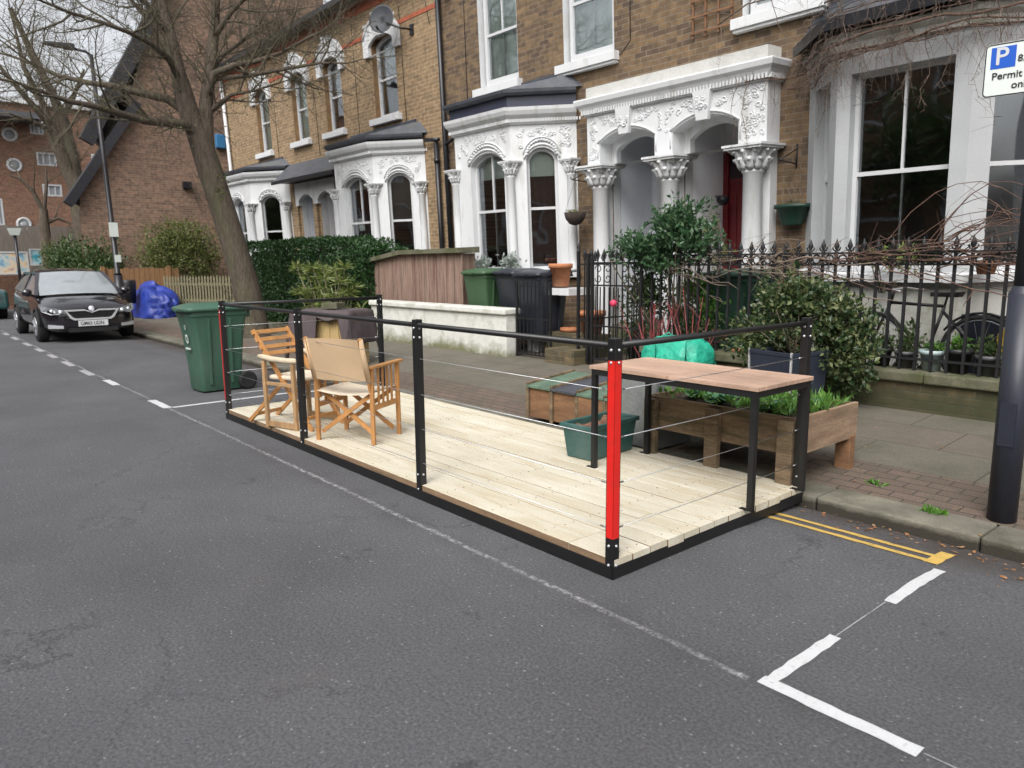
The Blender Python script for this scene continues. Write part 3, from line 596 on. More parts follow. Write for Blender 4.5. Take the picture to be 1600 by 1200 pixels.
b = MB(); mound(b, -.12, .12, -.265, .265, .325, .05, 14, Tt, 3, 14); b.build('soil', mat('bark_mulch', (.2,.1,.065), .95, .5, 25, 60, .02, 50), tr)
# ================================================================== houses
TH = R(2.5); HY, HZ = 9.1, .2
def house(name, X0, X1, label, cat='house', group='terraced houses along the street'):
    # origin at the middle of the facade base; x along the street, y into the house, z up
    o = thing(name, ((X0+X1)/2, HY, HZ), label, cat, group, rot=(TH, 0, 0)); ORG[o.name] = Vector(((X0+X1)/2, 0, 0)); return o
def facet_T(P0, P1):
    P0 = Vector(P0); P1 = Vector(P1); L = (P1-P0).length; a, b_ = (P1-P0)/L
    return (lambda s, n, w: (P0.x+s*a-n*b_, -(P0.y+s*b_+n*a), w)), L
FT = lambda s, n, w: (s, -n, w)
def wall_grid(b, x0, x1, z0, z1, ops, depth=.15, mi=0, rmi=0, Tm=FT):
    xs = sorted({x0, x1, *[o[0] for o in ops], *[o[1] for o in ops]}); zs = sorted({z0, z1, *[o[2] for o in ops], *[o[3] for o in ops]})
    for i in range(len(xs)-1):
        for j in range(len(zs)-1):
            cx = (xs[i]+xs[i+1])/2; cz = (zs[j]+zs[j+1])/2
            if any(o[0] < cx < o[1] and o[2] < cz < o[3] for o in ops): continue
            b.add([Tm(xs[i],0,zs[j]), Tm(xs[i+1],0,zs[j]), Tm(xs[i+1],0,zs[j+1]), Tm(xs[i],0,zs[j+1])], [(0,1,2,3)], mi)
    for o in ops:
        a, c, d, e = o[:4]; q = [(a,d),(c,d),(c,e),(a,e)]; r_ = o[4] if len(o) > 4 else rmi
        for k in range(4):
            p, n_ = q[k], q[(k+1) % 4]
            b.add([Tm(p[0],0,p[1]), Tm(n_[0],0,n_[1]), Tm(n_[0],-depth,n_[1]), Tm(p[0],-depth,p[1])], [(0,1,2,3)], r_)
def arc(o0, o1, spring, crown, n=12):
    h = crown-spring; w = (o1-o0)/2; cx = (o0+o1)/2
    if h < 1e-4: return [(o0+(o1-o0)*i/n, spring) for i in range(n+1)]
    Rr = (w*w+h*h)/(2*h); cy = crown-Rr; t0 = math.asin(min(1, w/Rr)) if h <= w else math.pi-math.asin(w/Rr)
    return [(cx+Rr*math.sin(-t0+2*t0*i/n), cy+Rr*math.cos(-t0+2*t0*i/n)) for i in range(n+1)]
def arch_panel(b, Tm, s0, s1, w0, w1, o0, o1, ob, spring, crown, depth=.12, mi=0):
    A = arc(o0, o1, spring, crown)
    def quad(p): b.add([Tm(x, 0, z) for x, z in p], [(0,1,2,3)], mi)
    quad([(s0,w0),(o0,w0),(o0,w1),(s0,w1)]); quad([(o1,w0),(s1,w0),(s1,w1),(o1,w1)])
    if ob > w0: quad([(o0,w0),(o1,w0),(o1,ob),(o0,ob)])
    for p, q_ in zip(A[:-1], A[1:]): quad([p, q_, (q_[0],w1), (p[0],w1)])
    loop = [(o0,ob)]+A+[(o1,ob)]
    for k in range(len(loop)):
        if k == len(loop)-1 and ob <= w0: break
        p, q_ = loop[k], loop[(k+1) % len(loop)]
        b.add([Tm(p[0],0,p[1]), Tm(q_[0],0,q_[1]), Tm(q_[0],-depth,q_[1]), Tm(p[0],-depth,p[1])], [(0,1,2,3)], mi)
def ring_frame(b, Tm, outer, inner, n0, n1, mi=0):   # loops of equal length, closed, faces at n1 (front) and the inner/outer sides
    k = len(outer)
    vs = [Tm(x, n1, z) for x, z in outer]+[Tm(x, n1, z) for x, z in inner]+[Tm(x, n0, z) for x, z in outer]+[Tm(x, n0, z) for x, z in inner]
    fs = []
    for i in range(k):
        j = (i+1) % k; fs += [(i, j, k+j, k+i), (k+i, k+j, 3*k+j, 3*k+i), (i, 2*k+i, 2*k+j, j)]
    b.add(vs, fs, mi)
def loopof(o0, o1, ob, spring, crown, ins=0):
    if crown-spring < 1e-4: return [(o0+ins,ob+ins),(o0+ins,spring-ins),(o1-ins,spring-ins),(o1-ins,ob+ins)]
    return [(o0+ins, ob+ins)]+arc(o0+ins, o1-ins, spring-ins*.4, crown-ins)+[(o1-ins, ob+ins)]
def tbox(b, Tm, s0, s1, n0, n1, w0, w1, mi=0):
    b.hexa([Tm(s0,n1,w0),Tm(s1,n1,w0),Tm(s1,n0,w0),Tm(s0,n0,w0),Tm(s0,n1,w1),Tm(s1,n1,w1),Tm(s1,n0,w1),Tm(s0,n0,w1)], mi)
def sash(par, Tm, o0, o1, ob, spring, crown, meet, depth=.12, fw_=.055, mull=True, blind=None, low=None, name='window_frame', curtain=None, mull_low=None):
    b = MB(); D = depth
    ring_frame(b, Tm, loopof(o0,o1,ob,spring,crown,0), loopof(o0,o1,ob,spring,crown,fw_), -D-.03, -D+.03)
    tbox(b, Tm, o0+fw_, o1-fw_, -D-.03, -D+.02, meet-.022, meet+.022)
    tbox(b, Tm, o0+fw_, o1-fw_, -D-.06, -D+.005, ob+fw_*.8, ob+fw_+.04)
    cx = (o0+o1)/2
    if mull: tbox(b, Tm, cx-.011, cx+.011, -D-.02, -D+.012, meet+.02, crown-fw_)
    if mull_low if mull_low is not None else mull: tbox(b, Tm, cx-.011, cx+.011, -D-.05, -D-.018, ob+fw_, meet-.02)
    b.build(name, M['wood_white'], par)
    L = loopof(o0,o1,ob,spring,crown,fw_*.9)
    b = MB(); b.add([Tm(x, -D-.012, z) for x, z in L], [tuple(range(len(L)-1, -1, -1))]); b.build('pane', M['glass'], par)
    if blind:
        mt, z0 = blind; b = MB(); n = 10; vs = []
        for k in range(n+1):
            x = o0+(o1-o0)*k/n; dn = .004*math.sin(k*1.7); vs += [Tm(x, -D-.09+dn, z0), Tm(x, -D-.09+dn, crown)]
        b.add(vs, [(2*k, 2*k+2, 2*k+3, 2*k+1) for k in range(n)]); b.build('blind', mt, par)
    if curtain:
        b = MB(); n = 14; vs = []
        for k in range(n+1):
            x = o0+(o1-o0)*curtain*k/n; vs += [Tm(x, -D-.16+.025*math.sin(k*2.2), ob), Tm(x, -D-.16+.025*math.sin(k*2.2), crown)]
        b.add(vs, [(2*k, 2*k+2, 2*k+3, 2*k+1) for k in range(n)], sm=True); b.build('curtain', M['curtain'], par)
def scrolls(b, Tm, s0, s1, w0, w1, n=0.0, seed=0, r=.006, dens=1.0, inside=None):
    rn = random.Random(seed); A = (s1-s0)*(w1-w0); k = int(A/.0055*dens)
    for _ in range(k):
        cx = rn.uniform(s0, s1); cz = rn.uniform(w0, w1)
        if inside and not inside(cx, cz): continue
        R0 = rn.uniform(.03,.055); t0 = rn.uniform(0, 6.28); sg = rn.choice((-1, 1)); pts = []
        for i in range(9):
            t = i/8; rr = R0*(1-.8*t); x = cx+rr*math.cos(t0+sg*t*6.5); z = cz+rr*math.sin(t0+sg*t*6.5)
            pts.append(Tm(min(max(x, s0), s1), n+.002, min(max(z, w0), w1)))
        b.tube(pts, [r*.6]+[r]*6+[r*1.3, r*.8], 4)
def column(b, X, v, w0, w1, r, n=18):
    b.lathe([(r*1.35,w0),(r*1.35,w0+.05),(r*1.15,w0+.07),(r*1.2,w0+.1),(r*1.02,w0+.13),(r,w0+.2),(r*.97,(w0+w1)/2),(r*.9,w1-.05),(r*1.05,w1-.035),(r*1.05,w1-.012),(r*.9,w1)], (X, -v, 0), n)
def capital(b, X, v, w0, w1, r, flat=1.0):
    h = w1-w0
    b.lathe([(r*.92,w0),(r*1.05,w0+h*.25),(r*1.2,w0+h*.55),(r*1.6,w0+h*.82)], (X, -v, 0), 14)
    for row, (nn, hh, z0, rr) in enumerate(((10, h*.42, w0, 1.06), (10, h*.48, w0+h*.27, 1.18))):
        for k in range(nn):
            t = 6.283*(k+.5*row)/nn; c, s_ = math.cos(t), math.sin(t)
            P = [(rr*r*(a), z0+hh*z) for a, z in ((.85,0),(.98,.4),(1.1,.75),(1.35,1.0),(1.5,.9),(1.45,.76))]
            b.tube([(X+a*c, -v+a*s_, z) for a, z in P], [r*.26,r*.34,r*.32,r*.26,r*.2,r*.08], 6)
    for k in range(4):
        t = R(45+90*k); c, s_ = math.cos(t), math.sin(t); q_ = r*1.75
        pts = [(X+(q_+.12*r*math.cos(u)*(6.3-u)/2)*c, -v+(q_+.12*r*math.cos(u)*(6.3-u)/2)*s_, w0+h*.74+.12*r*math.sin(u)*(6.3-u)/2*1.2) for u in (0,1,2,3,4,5,6)]
        b.tube(pts, r*.2, 6)
    a = r*1.75*flat; b.box(X-a, X+a, -v-a, -v+a, w1-h*.2, w1)
    a *= 1.07; b.box(X-a, X+a, -v-a, -v+a, w1-h*.1, w1-.001)
def dentils(b, path, off, w0, w1, step=.05):
    P = [Vector(p) for p in path]
    for p, q_ in zip(P[:-1], P[1:]):
        Tm, L = facet_T(p, q_); ex = off*.7; n = int((L+2*ex)/step)
        for k in range(n+1):
            s_ = -ex+k*step; tbox(b, Tm, s_, s_+step*.55, off-.03, off+.008, w0, w1)
def bay(par, X, v, style, win, seed=0, wm='stucco', gs=1.0, plinth='brickM', roofm='slate', roof_top=4.3, eave=3.86, blinds=(None,)*3, sill=1.2, sides=None, meets=2.24, fascia=None, far=False):
    X0, X1, X2, X3 = X; path = [(X0,0),(X1,v),(X2,v),(X3,0)]; top = 3.8 if style == 'ornate' else 3.6
    rt_ = MB(); root_bay = None
    facets = [((X0,0),(X1,v)), ((X1,v),(X2,v)), ((X2,v),(X3,0))]
    b = MB()
    for i, (p, q_) in enumerate(facets):
        Tm, L = facet_T(p, q_); o0, o1 = win[i]; arched = style == 'ornate'
        sp, cr = (3.02, 3.2) if arched else (3.32, 3.32)
        arch_panel(b, Tm, 0, L, 1.1, top, o0, o1, sill, sp, cr, .16)
    bayo = b.build('bay_window', M[wm], par)
    # plinth
    b = MB(); b.sweep(path, [(-.05,-.3),(.0-.02,-.3),(-.02,1.1),(-.05,1.1)]); b.build('plinth', M[plinth], bayo)
    b = MB(); b.sweep(path, [(-.02,sill-.1),(.1,sill-.1),(.11,sill-.02),(.0,sill-.005),(-.02,sill-.005)]); b.build('sill', M['stucco'], bayo)
    for i, (p, q_) in enumerate(facets):
        Tm, L = facet_T(p, q_); o0, o1 = win[i]
        arched = style == 'ornate'
        sp, cr = (3.02, 3.2) if arched else (3.32, 3.32)
        dp = .13 if arched else .15
        kw = blinds[i] or {}
        sash(bayo, Tm, o0, o1, sill, sp, cr, meets, depth=dp, fw_=.05 if arched else .045, **kw)
    if style == 'ornate':
        ends = [(X0+.06, .07), (X1, v), (X2, v), (X3-.06, .07)]
        for k, (cx, cv) in enumerate(ends):
            b = MB(); column(b, cx, cv+.02, sill, 2.78, .075, 14); b.build('colonnette', M['stucco'], bayo)
        for k, (cx, cv) in enumerate(ends):
            b = MB(); capital(b, cx, cv+.02, 2.78, 3.0, .078); b.build('capital', M['stucco'], bayo)
        for i, (p, q_) in enumerate(facets):
            b = MB(); Tm, L = facet_T(p, q_); o0, o1 = win[i]
            A1 = arc(o0-.035, o1+.035, 3.03, 3.25)
            b.tube([Tm(x, .01, z) for x, z in A1], .02, 6)
            A2 = arc(o0-.05, o1+.05, 3.1, 3.36); b.tube([Tm(x, .012, z) for x, z in A2], .013, 5)
            rn = random.Random(seed+i)
            for x, z in arc(o0+.01, o1-.01, 3.09, 3.31, 16 if not far else 8):
                b.tube([Tm(x-.03, .01, z-.012), Tm(x, .03, z+.01), Tm(x+.03, .01, z-.012)], [.01,.02,.01], 5)
            if not far: scrolls(b, Tm, .1, L-.1, 3.2, 3.52, 0, seed+i, .011, 1.1, lambda x, z: z > 3.38+.0*x or x < o0-.06 or x > o1+.06)
            b.build('carved_relief', M['stucco'], bayo)
        b = MB(); b.sweep(path, [(-.02,3.56),(.03,3.56),(.05,3.6),(.06,3.64),(.13,3.7),(.16,3.76),(.17,3.81),(-.02,3.82)]); dentils(b, path, .075, 3.59, 3.64, .045)
        b.build('cornice', M['stucco'], bayo)
    elif style == 'plain':
        b = MB(); b.sweep(path, [(-.02,3.55),(.04,3.55),(.04,3.62),(.09,3.66),(.1,3.72),(-.02,3.73)]); b.build('cornice', M['stucco_dirty'], bayo)
    if fascia:
        b = MB(); b.sweep(path, [(-.02,3.825),(.06,3.825),(.06,eave+.02),(-.02,eave+.02)]); b.build('fascia', M[fascia], bayo)
    # gutter and roof
    b = MB(); b.sweep(path, [(.0,eave),(.14,eave-.005),(.14+.03*gs,eave+.03-.05*(gs-1)),(.145+.03*gs,eave+.075),(.155,eave+.08),(.14,eave+.03),(.0,eave+.03)]); b.build('gutter', M['lead'] if gs < 2 else M['pipe'], bayo)
    b = MB(); e = eave+.085; c_ = .14
    A = [(X0-.16, 0), (X1-.07, v+c_), (X2+.07, v+c_), (X3+.16, 0)]; Tn = .9
    Bp = [(X0+.12, 0), (X1+.12, .02), (X2-.12, .02), (X3-.12, 0)]
    for k in range(3): b.add([(A[k][0],-A[k][1],e),(A[k+1][0],-A[k+1][1],e),(Bp[k+1][0],-Bp[k+1][1],roof_top),(Bp[k][0],-Bp[k][1],roof_top)], [(0,1,2,3)])
    b.add([(x,-y_,e-.002) for x, y_ in A], [(3,2,1,0)])
    if not far:
        for u in (.2,.4,.6,.8):
            pts = [(A[k][0]*(1-u)+Bp[k][0]*u, -(A[k][1]*(1-u)+Bp[k][1]*u), e+(roof_top-e)*u+.006) for k in range(4)]; b.tube(pts, .006, 4)
    b.build('roof', M[roofm], bayo)
    b = MB(); b.sweep([(X0-.02,0),(X0+.2,.02),(X3-.2,.02),(X3+.02,0)][1:3], [(0,roof_top-.06),(.03,roof_top-.06),(.02,roof_top+.05),(0,roof_top+.05)]); b.build('flashing', M['lead'], bayo)
    return bayo
def upper_window(par, x0, x1, z0, z1, kind='M', **kw):
    w = MB(); wo = None
    if kind == 'M':
        w.box(x0-.1, x1+.1, -.13, -.002, z0-.13, z0); w.box(x0-.08, x1+.08, -.1, -.002, z0-.17, z0-.131)
        wo = w.build('window', M['stucco'], par, bevel=.006)
        sash(wo, FT, x0+.05, x1-.05, z0+.05, z1-.15, z1, (z0+z1)/2-.02, depth=.13, fw_=.07, **kw)
    else:
        w.box(x0-.12, x1+.12, -.12, -.002, z0-.13, z0)
        wo = w.build('window', M['stucco'], par, bevel=.006)
        sash(wo, FT, x0, x1, z0, z1-.14, z1, (z0+z1)/2-.02, depth=.15, fw_=.06, **kw)
        h = MB(); ou = [(x0-.24, z1-.35)]+arc(x0-.24, x1+.24, z1+.02, z1+.4, 12)+[(x1+.24, z1-.35)]; inn = [(x0-.02, z1-.35)]+arc(x0-.02, x1+.02, z1-.14, z1+.02, 12)+[(x1+.02, z1-.35)]
        ring_frame(h, FT, ou, inn, .0, .07)
        A = arc(x0-.2, x1+.2, z1+.02, z1+.4, 12); h.tube([FT(x, .075, z) for x, z in A], .03, 6)
        h.hexa([FT(x0+.33,.12,z1-.02),FT(x1-.33,.12,z1-.02),FT(x1-.33,.0,z1-.02),FT(x0+.33,.0,z1-.02),FT(x0+.26,.14,z1+.46),FT(x1-.26,.14,z1+.46),FT(x1-.26,.0,z1+.46),FT(x0+.26,.0,z1+.46)])
        scrolls(h, FT, x0-.18, x1+.18, z1+.06, z1+.3, .07, int(abs(x0)*10), .012, .5)
        h.build('arch_hood', M['stucco'], wo)
    return wo
def shell(par, X0, X1, z1, bm, left=True, right=True):
    b = MB()
    if left: b.add([(X0,0,-.4),(X0,8,-.4),(X0,8,z1),(X0,0,z1)], [(0,1,2,3)])
    if right: b.add([(X1,0,-.4),(X1,0,z1),(X1,8,z1),(X1,8,-.4)], [(0,1,2,3)])
    b.add([(X0,8,-.4),(X1,8,-.4),(X1,8,z1),(X0,8,z1)], [(3,2,1,0)]); b.build('rear_wall', bm, par)
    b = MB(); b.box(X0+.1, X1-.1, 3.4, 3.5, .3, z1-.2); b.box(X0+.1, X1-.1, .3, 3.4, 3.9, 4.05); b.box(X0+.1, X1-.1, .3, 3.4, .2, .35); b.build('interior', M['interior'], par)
def roof(par, X0, X1, z, ridge=2.6, over=.3, mt='slate'):
    b = MB(); y0 = -over; yr = 4
    b.add([(X0,y0,z),(X1,y0,z),(X1,yr,z+ridge),(X0,yr,z+ridge),(X0,8.3,z),(X1,8.3,z)], [(0,1,2,3),(3,2,5,4),(0,4,5,1)]);
    for u in range(1, 22):
        t_ = u/22; b.box(X0, X1, y0+(yr-y0)*t_, y0+(yr-y0)*t_+.01, z+ridge*t_-.01, z+ridge*t_+.016)
    o = b.build('roof', M[mt], par)
    b = MB(); b.box(X0, X1, y0-.1, y0+.02, z-.06, z+.05); b.build('gutter', M['pipe'], o); return o
nb_ = dict(mull=False)
VW = {'a': dict(blind=(M['blind'], 4.3))}
# ---- house M (middle of the picture)
HM = house('terraced_house', -12.4, -6.84, 'brown brick terraced house with navy-edged roof on its carved bay and grey porch')
b = MB(); ops = [(-11.22,-10.17,4.45,6.3,1),(-9.06,-7.99,4.45,6.3,1),(-11.7,-8.92,.3,3.75,0),(-8.05,-7.0,.0,3.2,1)]
wall_grid(b, -12.4, -6.84, -.4, 7.6, ops, .16, 0, 1); b.build('wall', [M['brickM'], M['stucco']], HM)
shell(HM, -12.4, -6.84, 7.6, M['brickM'])
roof(HM, -12.4, -6.84, 7.6)
upper_window(HM, -11.22, -10.17, 4.45, 6.3, blind=(M['blind'], 4.4)); upper_window(HM, -9.06, -7.99, 4.45, 6.3, blind=(M['blind'], 4.4))
bay(HM, (-11.78,-11.04,-9.54,-8.82), .8, 'ornate', [(.28,.78),(.42,1.32),(.25,.76)], 11, fascia='navy', eave=4.0, roof_top=4.32, blinds=(dict(mull=False, blind=(M['blind'],2.75)), dict(mull=True, blind=(M['blind'],2.78)), dict(mull=False, blind=(M['blind'],2.76), curtain=.9)))
# ---- house R (right)
HR = house('terraced_house', -6.84, -1.25, 'brown brick terraced house with dark red front door and creeper-hung plain bay')
b = MB(); ops = [(-5.81,-4.76,4.4,6.3,1),(-3.6,-2.55,4.45,6.3,1),(-4.75,-2.2,.3,3.5,0),(-6.69,-5.65,.0,3.2,1)]
wall_grid(b, -6.84, -1.25, -.4, 7.6, ops, .16, 0, 1); b.build('wall', [M['brickM'], M['stucco']], HR)
shell(HR, -6.84, -1.25, 7.6, M['brickM']); roof(HR, -6.84, -1.25, 7.6)
upper_window(HR, -5.81, -4.76, 4.4, 6.3, blind=(M['blind'], 4.4)); upper_window(HR, -3.6, -2.55, 4.45, 6.3, blind=(M['blind_w'], 4.4))
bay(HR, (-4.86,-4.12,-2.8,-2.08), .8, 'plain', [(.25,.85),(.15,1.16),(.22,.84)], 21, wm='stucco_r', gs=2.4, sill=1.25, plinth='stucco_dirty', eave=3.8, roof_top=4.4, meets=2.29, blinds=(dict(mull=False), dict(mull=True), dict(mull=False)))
# ---- house N beyond the right edge
HN = house('terraced_house', -1.25, 4.4, 'brown brick terraced house beyond the parking sign at the right edge')
b = MB(); ops = [(-.1,.95,4.45,6.3,1),(2.1,3.15,4.45,6.3,1),(-.2,2.3,.3,3.5,0)]
wall_grid(b, -1.25, 4.4, -.4, 7.6, ops, .16, 0, 1); b.build('wall', [M['brickM'], M['stucco']], HN)
shell(HN, -1.25, 4.4, 7.6, M['brickM']); roof(HN, -1.25, 4.4, 7.6)
upper_window(HN, -.1, .95, 4.45, 6.3, blind=(M['blind_w'], 4.4)); upper_window(HN, 2.1, 3.15, 4.45, 6.3)
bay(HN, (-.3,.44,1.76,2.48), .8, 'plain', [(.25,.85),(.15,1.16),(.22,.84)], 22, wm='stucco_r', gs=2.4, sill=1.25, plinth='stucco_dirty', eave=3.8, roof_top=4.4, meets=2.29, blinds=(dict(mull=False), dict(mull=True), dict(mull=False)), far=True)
# ---- shared porch: arch and columns; left half to HM, right half to HR
def porch(par, s0, s1, o0, o1, cols, seed, ends):
    b = MB(); Tm = lambda s, n, w: (s, -(n+.3), w)
    arch_panel(b, Tm, s0, s1, 2.8, 3.58, o0, o1, 2.8, 3.12, 3.27, .28)
    # side returns and inner piers
    if 'L' in ends: b.add([(s0,-.3,2.8),(s0,0,2.8),(s0,0,3.58),(s0,-.3,3.58)], [(0,1,2,3)])
    if 'R' in ends: b.add([(s1,-.3,2.8),(s1,-.3,3.58),(s1,0,3.58),(s1,0,2.8)], [(0,1,2,3)])
    b.add([(s0,-.3,2.8),(s1,-.3,2.8),(s1,-.02,2.8),(s0,-.02,2.8)], [(0,1,2,3)])
    A = arc(o0+.07, o1-.07, 3.05, 3.2)
    po = b.build('porch', M['stucco'], par)
    b = MB()
    for x0, x1 in ((s0, o0), (o1, s1)): b.box(x0+.02, x1-.02, -.16, .02, .15, 2.8)
    arch_panel(b, lambda s, n, w: (s, -(n+.02), w), o0-.02, o1+.02, 2.8, 3.5, o0+.09, o1-.09, 2.8, 3.02, 3.18, .12)
    b.build('inner_arch', M['stucco'], po)
    b = MB(); # recess
    yb = .95
    b.add([(o0,.165,.2),(o0,yb,.2),(o0,yb,3.5),(o0,.165,3.5)], [(0,1,2,3)]); b.add([(o1,.165,.2),(o1,.165,3.5),(o1,yb,3.5),(o1,yb,.2)], [(0,1,2,3)])
    b.add([(o0,.165,3.5),(o0,yb,3.5),(o1,yb,3.5),(o1,.165,3.5)], [(0,1,2,3)])
    wall_grid(b, o0, o1, .2, 3.5, [(o0+(.12 if par is HM else .015), o1-.02, .35, 2.97)], .05, 0, 0, lambda s, n, w: (s, yb-n, w))
    b.build('porch_recess', M['porch_grey'] if par is HM else M['porch_white'], po)
    b = MB(); b.box(o0-.1, o1+.1, -.32, yb, .1, .35); b.box(o0-.02, o1+.02, -.62, -.325, -.05, .19); b.build('doorstep', M['concrete'], po)
    for cx in cols:
        b = MB(); column(b, cx, .3, .2, 2.5, .135); co = b.build('column', M['stucco'], po)
        b = MB(); capital(b, cx, .3, 2.5, 2.8, .145, 1.04); b.build('capital', M['stucco'], co)
    b = MB()
    A1 = arc(o0-.03, o1+.03, 3.13, 3.31); b.tube([Tm(x, .008, z) for x, z in A1], .016, 6)
    b.tube([Tm(o0-.03, .008, 2.9), Tm(o0-.03, .008, 3.14)], .01, 5); b.tube([Tm(o1+.03, .008, 2.9), Tm(o1+.03, .008, 3.14)], .01, 5)
    kx = (o0+o1)/2; b.hexa([Tm(kx-.09,.06,3.2),Tm(kx+.09,.06,3.2),Tm(kx+.09,0,3.2),Tm(kx-.09,0,3.2),Tm(kx-.14,.08,3.57),Tm(kx+.14,.08,3.57),Tm(kx+.14,0,3.57),Tm(kx-.14,0,3.57)])
    scrolls(b, lambda s, n, w: Tm(s, n+.07, w), kx-.09, kx+.09, 3.3, 3.5, 0, seed, .011, 1.2)
    ok = lambda x, z: (z > 3.36 or x < o0-.05 or x > o1+.05) and abs(x-kx) > .16
    for a, c_ in ((s0+.06, kx-.15), (kx+.15, s1-.05)):
        scrolls(b, Tm, a, c_, 3.31, 3.5, 0, seed+1, .011, 1.3, ok)
        b.tube([Tm(a,.004,3.53), Tm(c_,.004,3.53)], .006, 4)
    scrolls(b, Tm, s0+.04, o0-.06, 2.9, 3.4, 0, seed+2, .011, 1.0); scrolls(b, Tm, o1+.06, s1-.04, 2.9, 3.4, 0, seed+3, .011, 1.0)
    b.build('carved_relief', M['stucco'], po)
    return po
pm = porch(HM, -8.3, -6.845, -8.05, -7.0, (-8.04,), 31, 'L'); pr_ = porch(HR, -6.845, -5.25, -6.69, -5.65, (-5.43,), 41, 'R')
b = MB(); column(b, -6.73, .3, .2, 2.5, .135); co = b.build('column', M['stucco'], pr_); b = MB(); capital(b, -6.73, .3, 2.5, 2.8, .145, 1.04); b.build('capital', M['stucco'], co)
for par, po, path in ((HM, pm, [(-8.3,0),(-8.3,.3),(-6.845,.3)]), (HR, pr_, [(-6.843,.3),(-5.25,.3),(-5.25,0)])):
    b = MB(); b.sweep(path, [(-.02,3.54),(.03,3.54),(.04,3.57),(.06,3.6),(.09,3.66),(.13,3.7),(.145,3.76),(.14,3.78),(-.02,3.79)]); dentils(b, path, .07, 3.56, 3.62, .05); b.build('cornice', M['stucco'], po)
    b = MB(); x0, x1 = (min(p[0] for p in path), max(p[0] for p in path)); b.box(x0, x1, -.31, .0-.002, 3.785, 3.95); b.build('coping', M['cream'], po)
def door(par, x0, x1, mt, y=.95):
    b = MB(); b.box(x0, x1, y+.01, y+.05, .35, 2.45); d = b.build('door', mt, par)
    b = MB()
    for a, c_ in ((x0+.1, (x0+x1)/2-.05), ((x0+x1)/2+.05, x1-.1)):
        for z0, z1 in ((.55,1.2),(1.4,2.3)): ring_frame(b, lambda s, n, w: (s, y+.01-n, w), [(a,z0),(a,z1),(c_,z1),(c_,z0)], [(a+.03,z0+.03),(a+.03,z1-.03),(c_-.03,z1-.03),(c_-.03,z0+.03)], 0, .012)
    b.build('panel_moulding', mt, d)
    b = MB(); b.lathe([(.012,0),(.012,.03),(.035,.04),(.035,.06),(.02,.07)], (x0+.12 if par is HR else x1-.12, y+.005, 1.35), 10, M=Matrix.Rotation(R(90), 3, 'X')); b.build('handle', M['galv'], d)
    b = MB(); b.box(x0, x1, y+.015, y+.05, 2.5, 2.9); b.build('fanlight', M['curtain'], d)
    b = MB(); ring_frame(b, lambda s, n, w: (s, y-n, w), [(x0-.09,.35),(x0-.09,2.97),(x1+.02,2.97),(x1+.02,.35)], [(x0,.35),(x0,2.9),(x1,2.9),(x1,.35)], -.05, .03); b.box(x0, x1, y-.01, y+.03, 2.45, 2.5); b.build('door_frame', mt if par is HR else M['stucco'], d)
door(HM, -7.84, -7.04, M['door_dark']); door(HR, -6.6, -5.7, M['door_red'])
# ---- yellow brick pair on the left
HL = house('terraced_house', -18.0, -12.4, 'yellow brick terraced house with slatted dark blind in its bay, beside the downpipes')
b = MB(); ops = [(-14.93,-14.0,4.45,6.1,1),(-17.2,-16.37,4.45,6.1,1),(-16.1,-13.25,.3,3.6,0),(-17.9,-17.0,.0,3.1,2)]
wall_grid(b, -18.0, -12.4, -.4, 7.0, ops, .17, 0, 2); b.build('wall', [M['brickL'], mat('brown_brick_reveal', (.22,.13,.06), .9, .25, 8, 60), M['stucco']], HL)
shell(HL, -18.0, -12.4, 7.0, M['brickL']); roof(HL, -18.0, -12.4, 7.0)
upper_window(HL, -14.93, -14.0, 4.45, 6.1, 'L', mull=False, blind=(M['blind_w'], 5.35), mull_low=False, curtain=.35); upper_window(HL, -17.2, -16.37, 4.45, 6.1, 'L', mull=False, blind=(M['blind_w'], 5.3), curtain=.3)
bay(HL, (-16.26,-15.54,-13.88,-13.15), .8, 'ornate', [(.28,.78),(.35,1.4),(.27,.78)], 51, eave=3.86, roof_top=4.2, blinds=(None, dict(mull=True, blind=(M['blind'],2.95)), dict(mull=False, blind=(M['slatblind'],2.25))), meets=2.24, plinth='brickL')
HLL = house('terraced_house', -23.6, -18.0, 'yellow brick end terraced house with moss-streaked white bay next to the gable building')
b = MB(); ops = [(-21.33,-20.5,4.42,6.1,1),(-19.01,-18.18,4.45,6.1,1),(-22.8,-19.7,.3,3.6,0),(-19.0,-18.1,.0,3.1,2)]
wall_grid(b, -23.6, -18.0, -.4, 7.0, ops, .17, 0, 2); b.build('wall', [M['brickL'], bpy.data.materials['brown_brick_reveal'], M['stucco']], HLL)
shell(HLL, -23.6, -18.0, 7.0, M['brickL']); roof(HLL, -23.6, -18.0, 7.0)
upper_window(HLL, -21.33, -20.5, 4.42, 6.1, 'L', mull=False, blind=(M['blind'], 4.3)); upper_window(HLL, -19.01, -18.18, 4.45, 6.1, 'L', mull=False, blind=(M['blind'], 4.3))
bay(HLL, (-23.0,-22.25,-20.4,-19.65), .8, 'ornate', [(.28,.78),(.5,1.35),(.27,.8)], 61, eave=3.86, roof_top=4.15, blinds=(None, dict(mull=False), dict(mull=False)), meets=2.24, plinth='brickL', far=True)
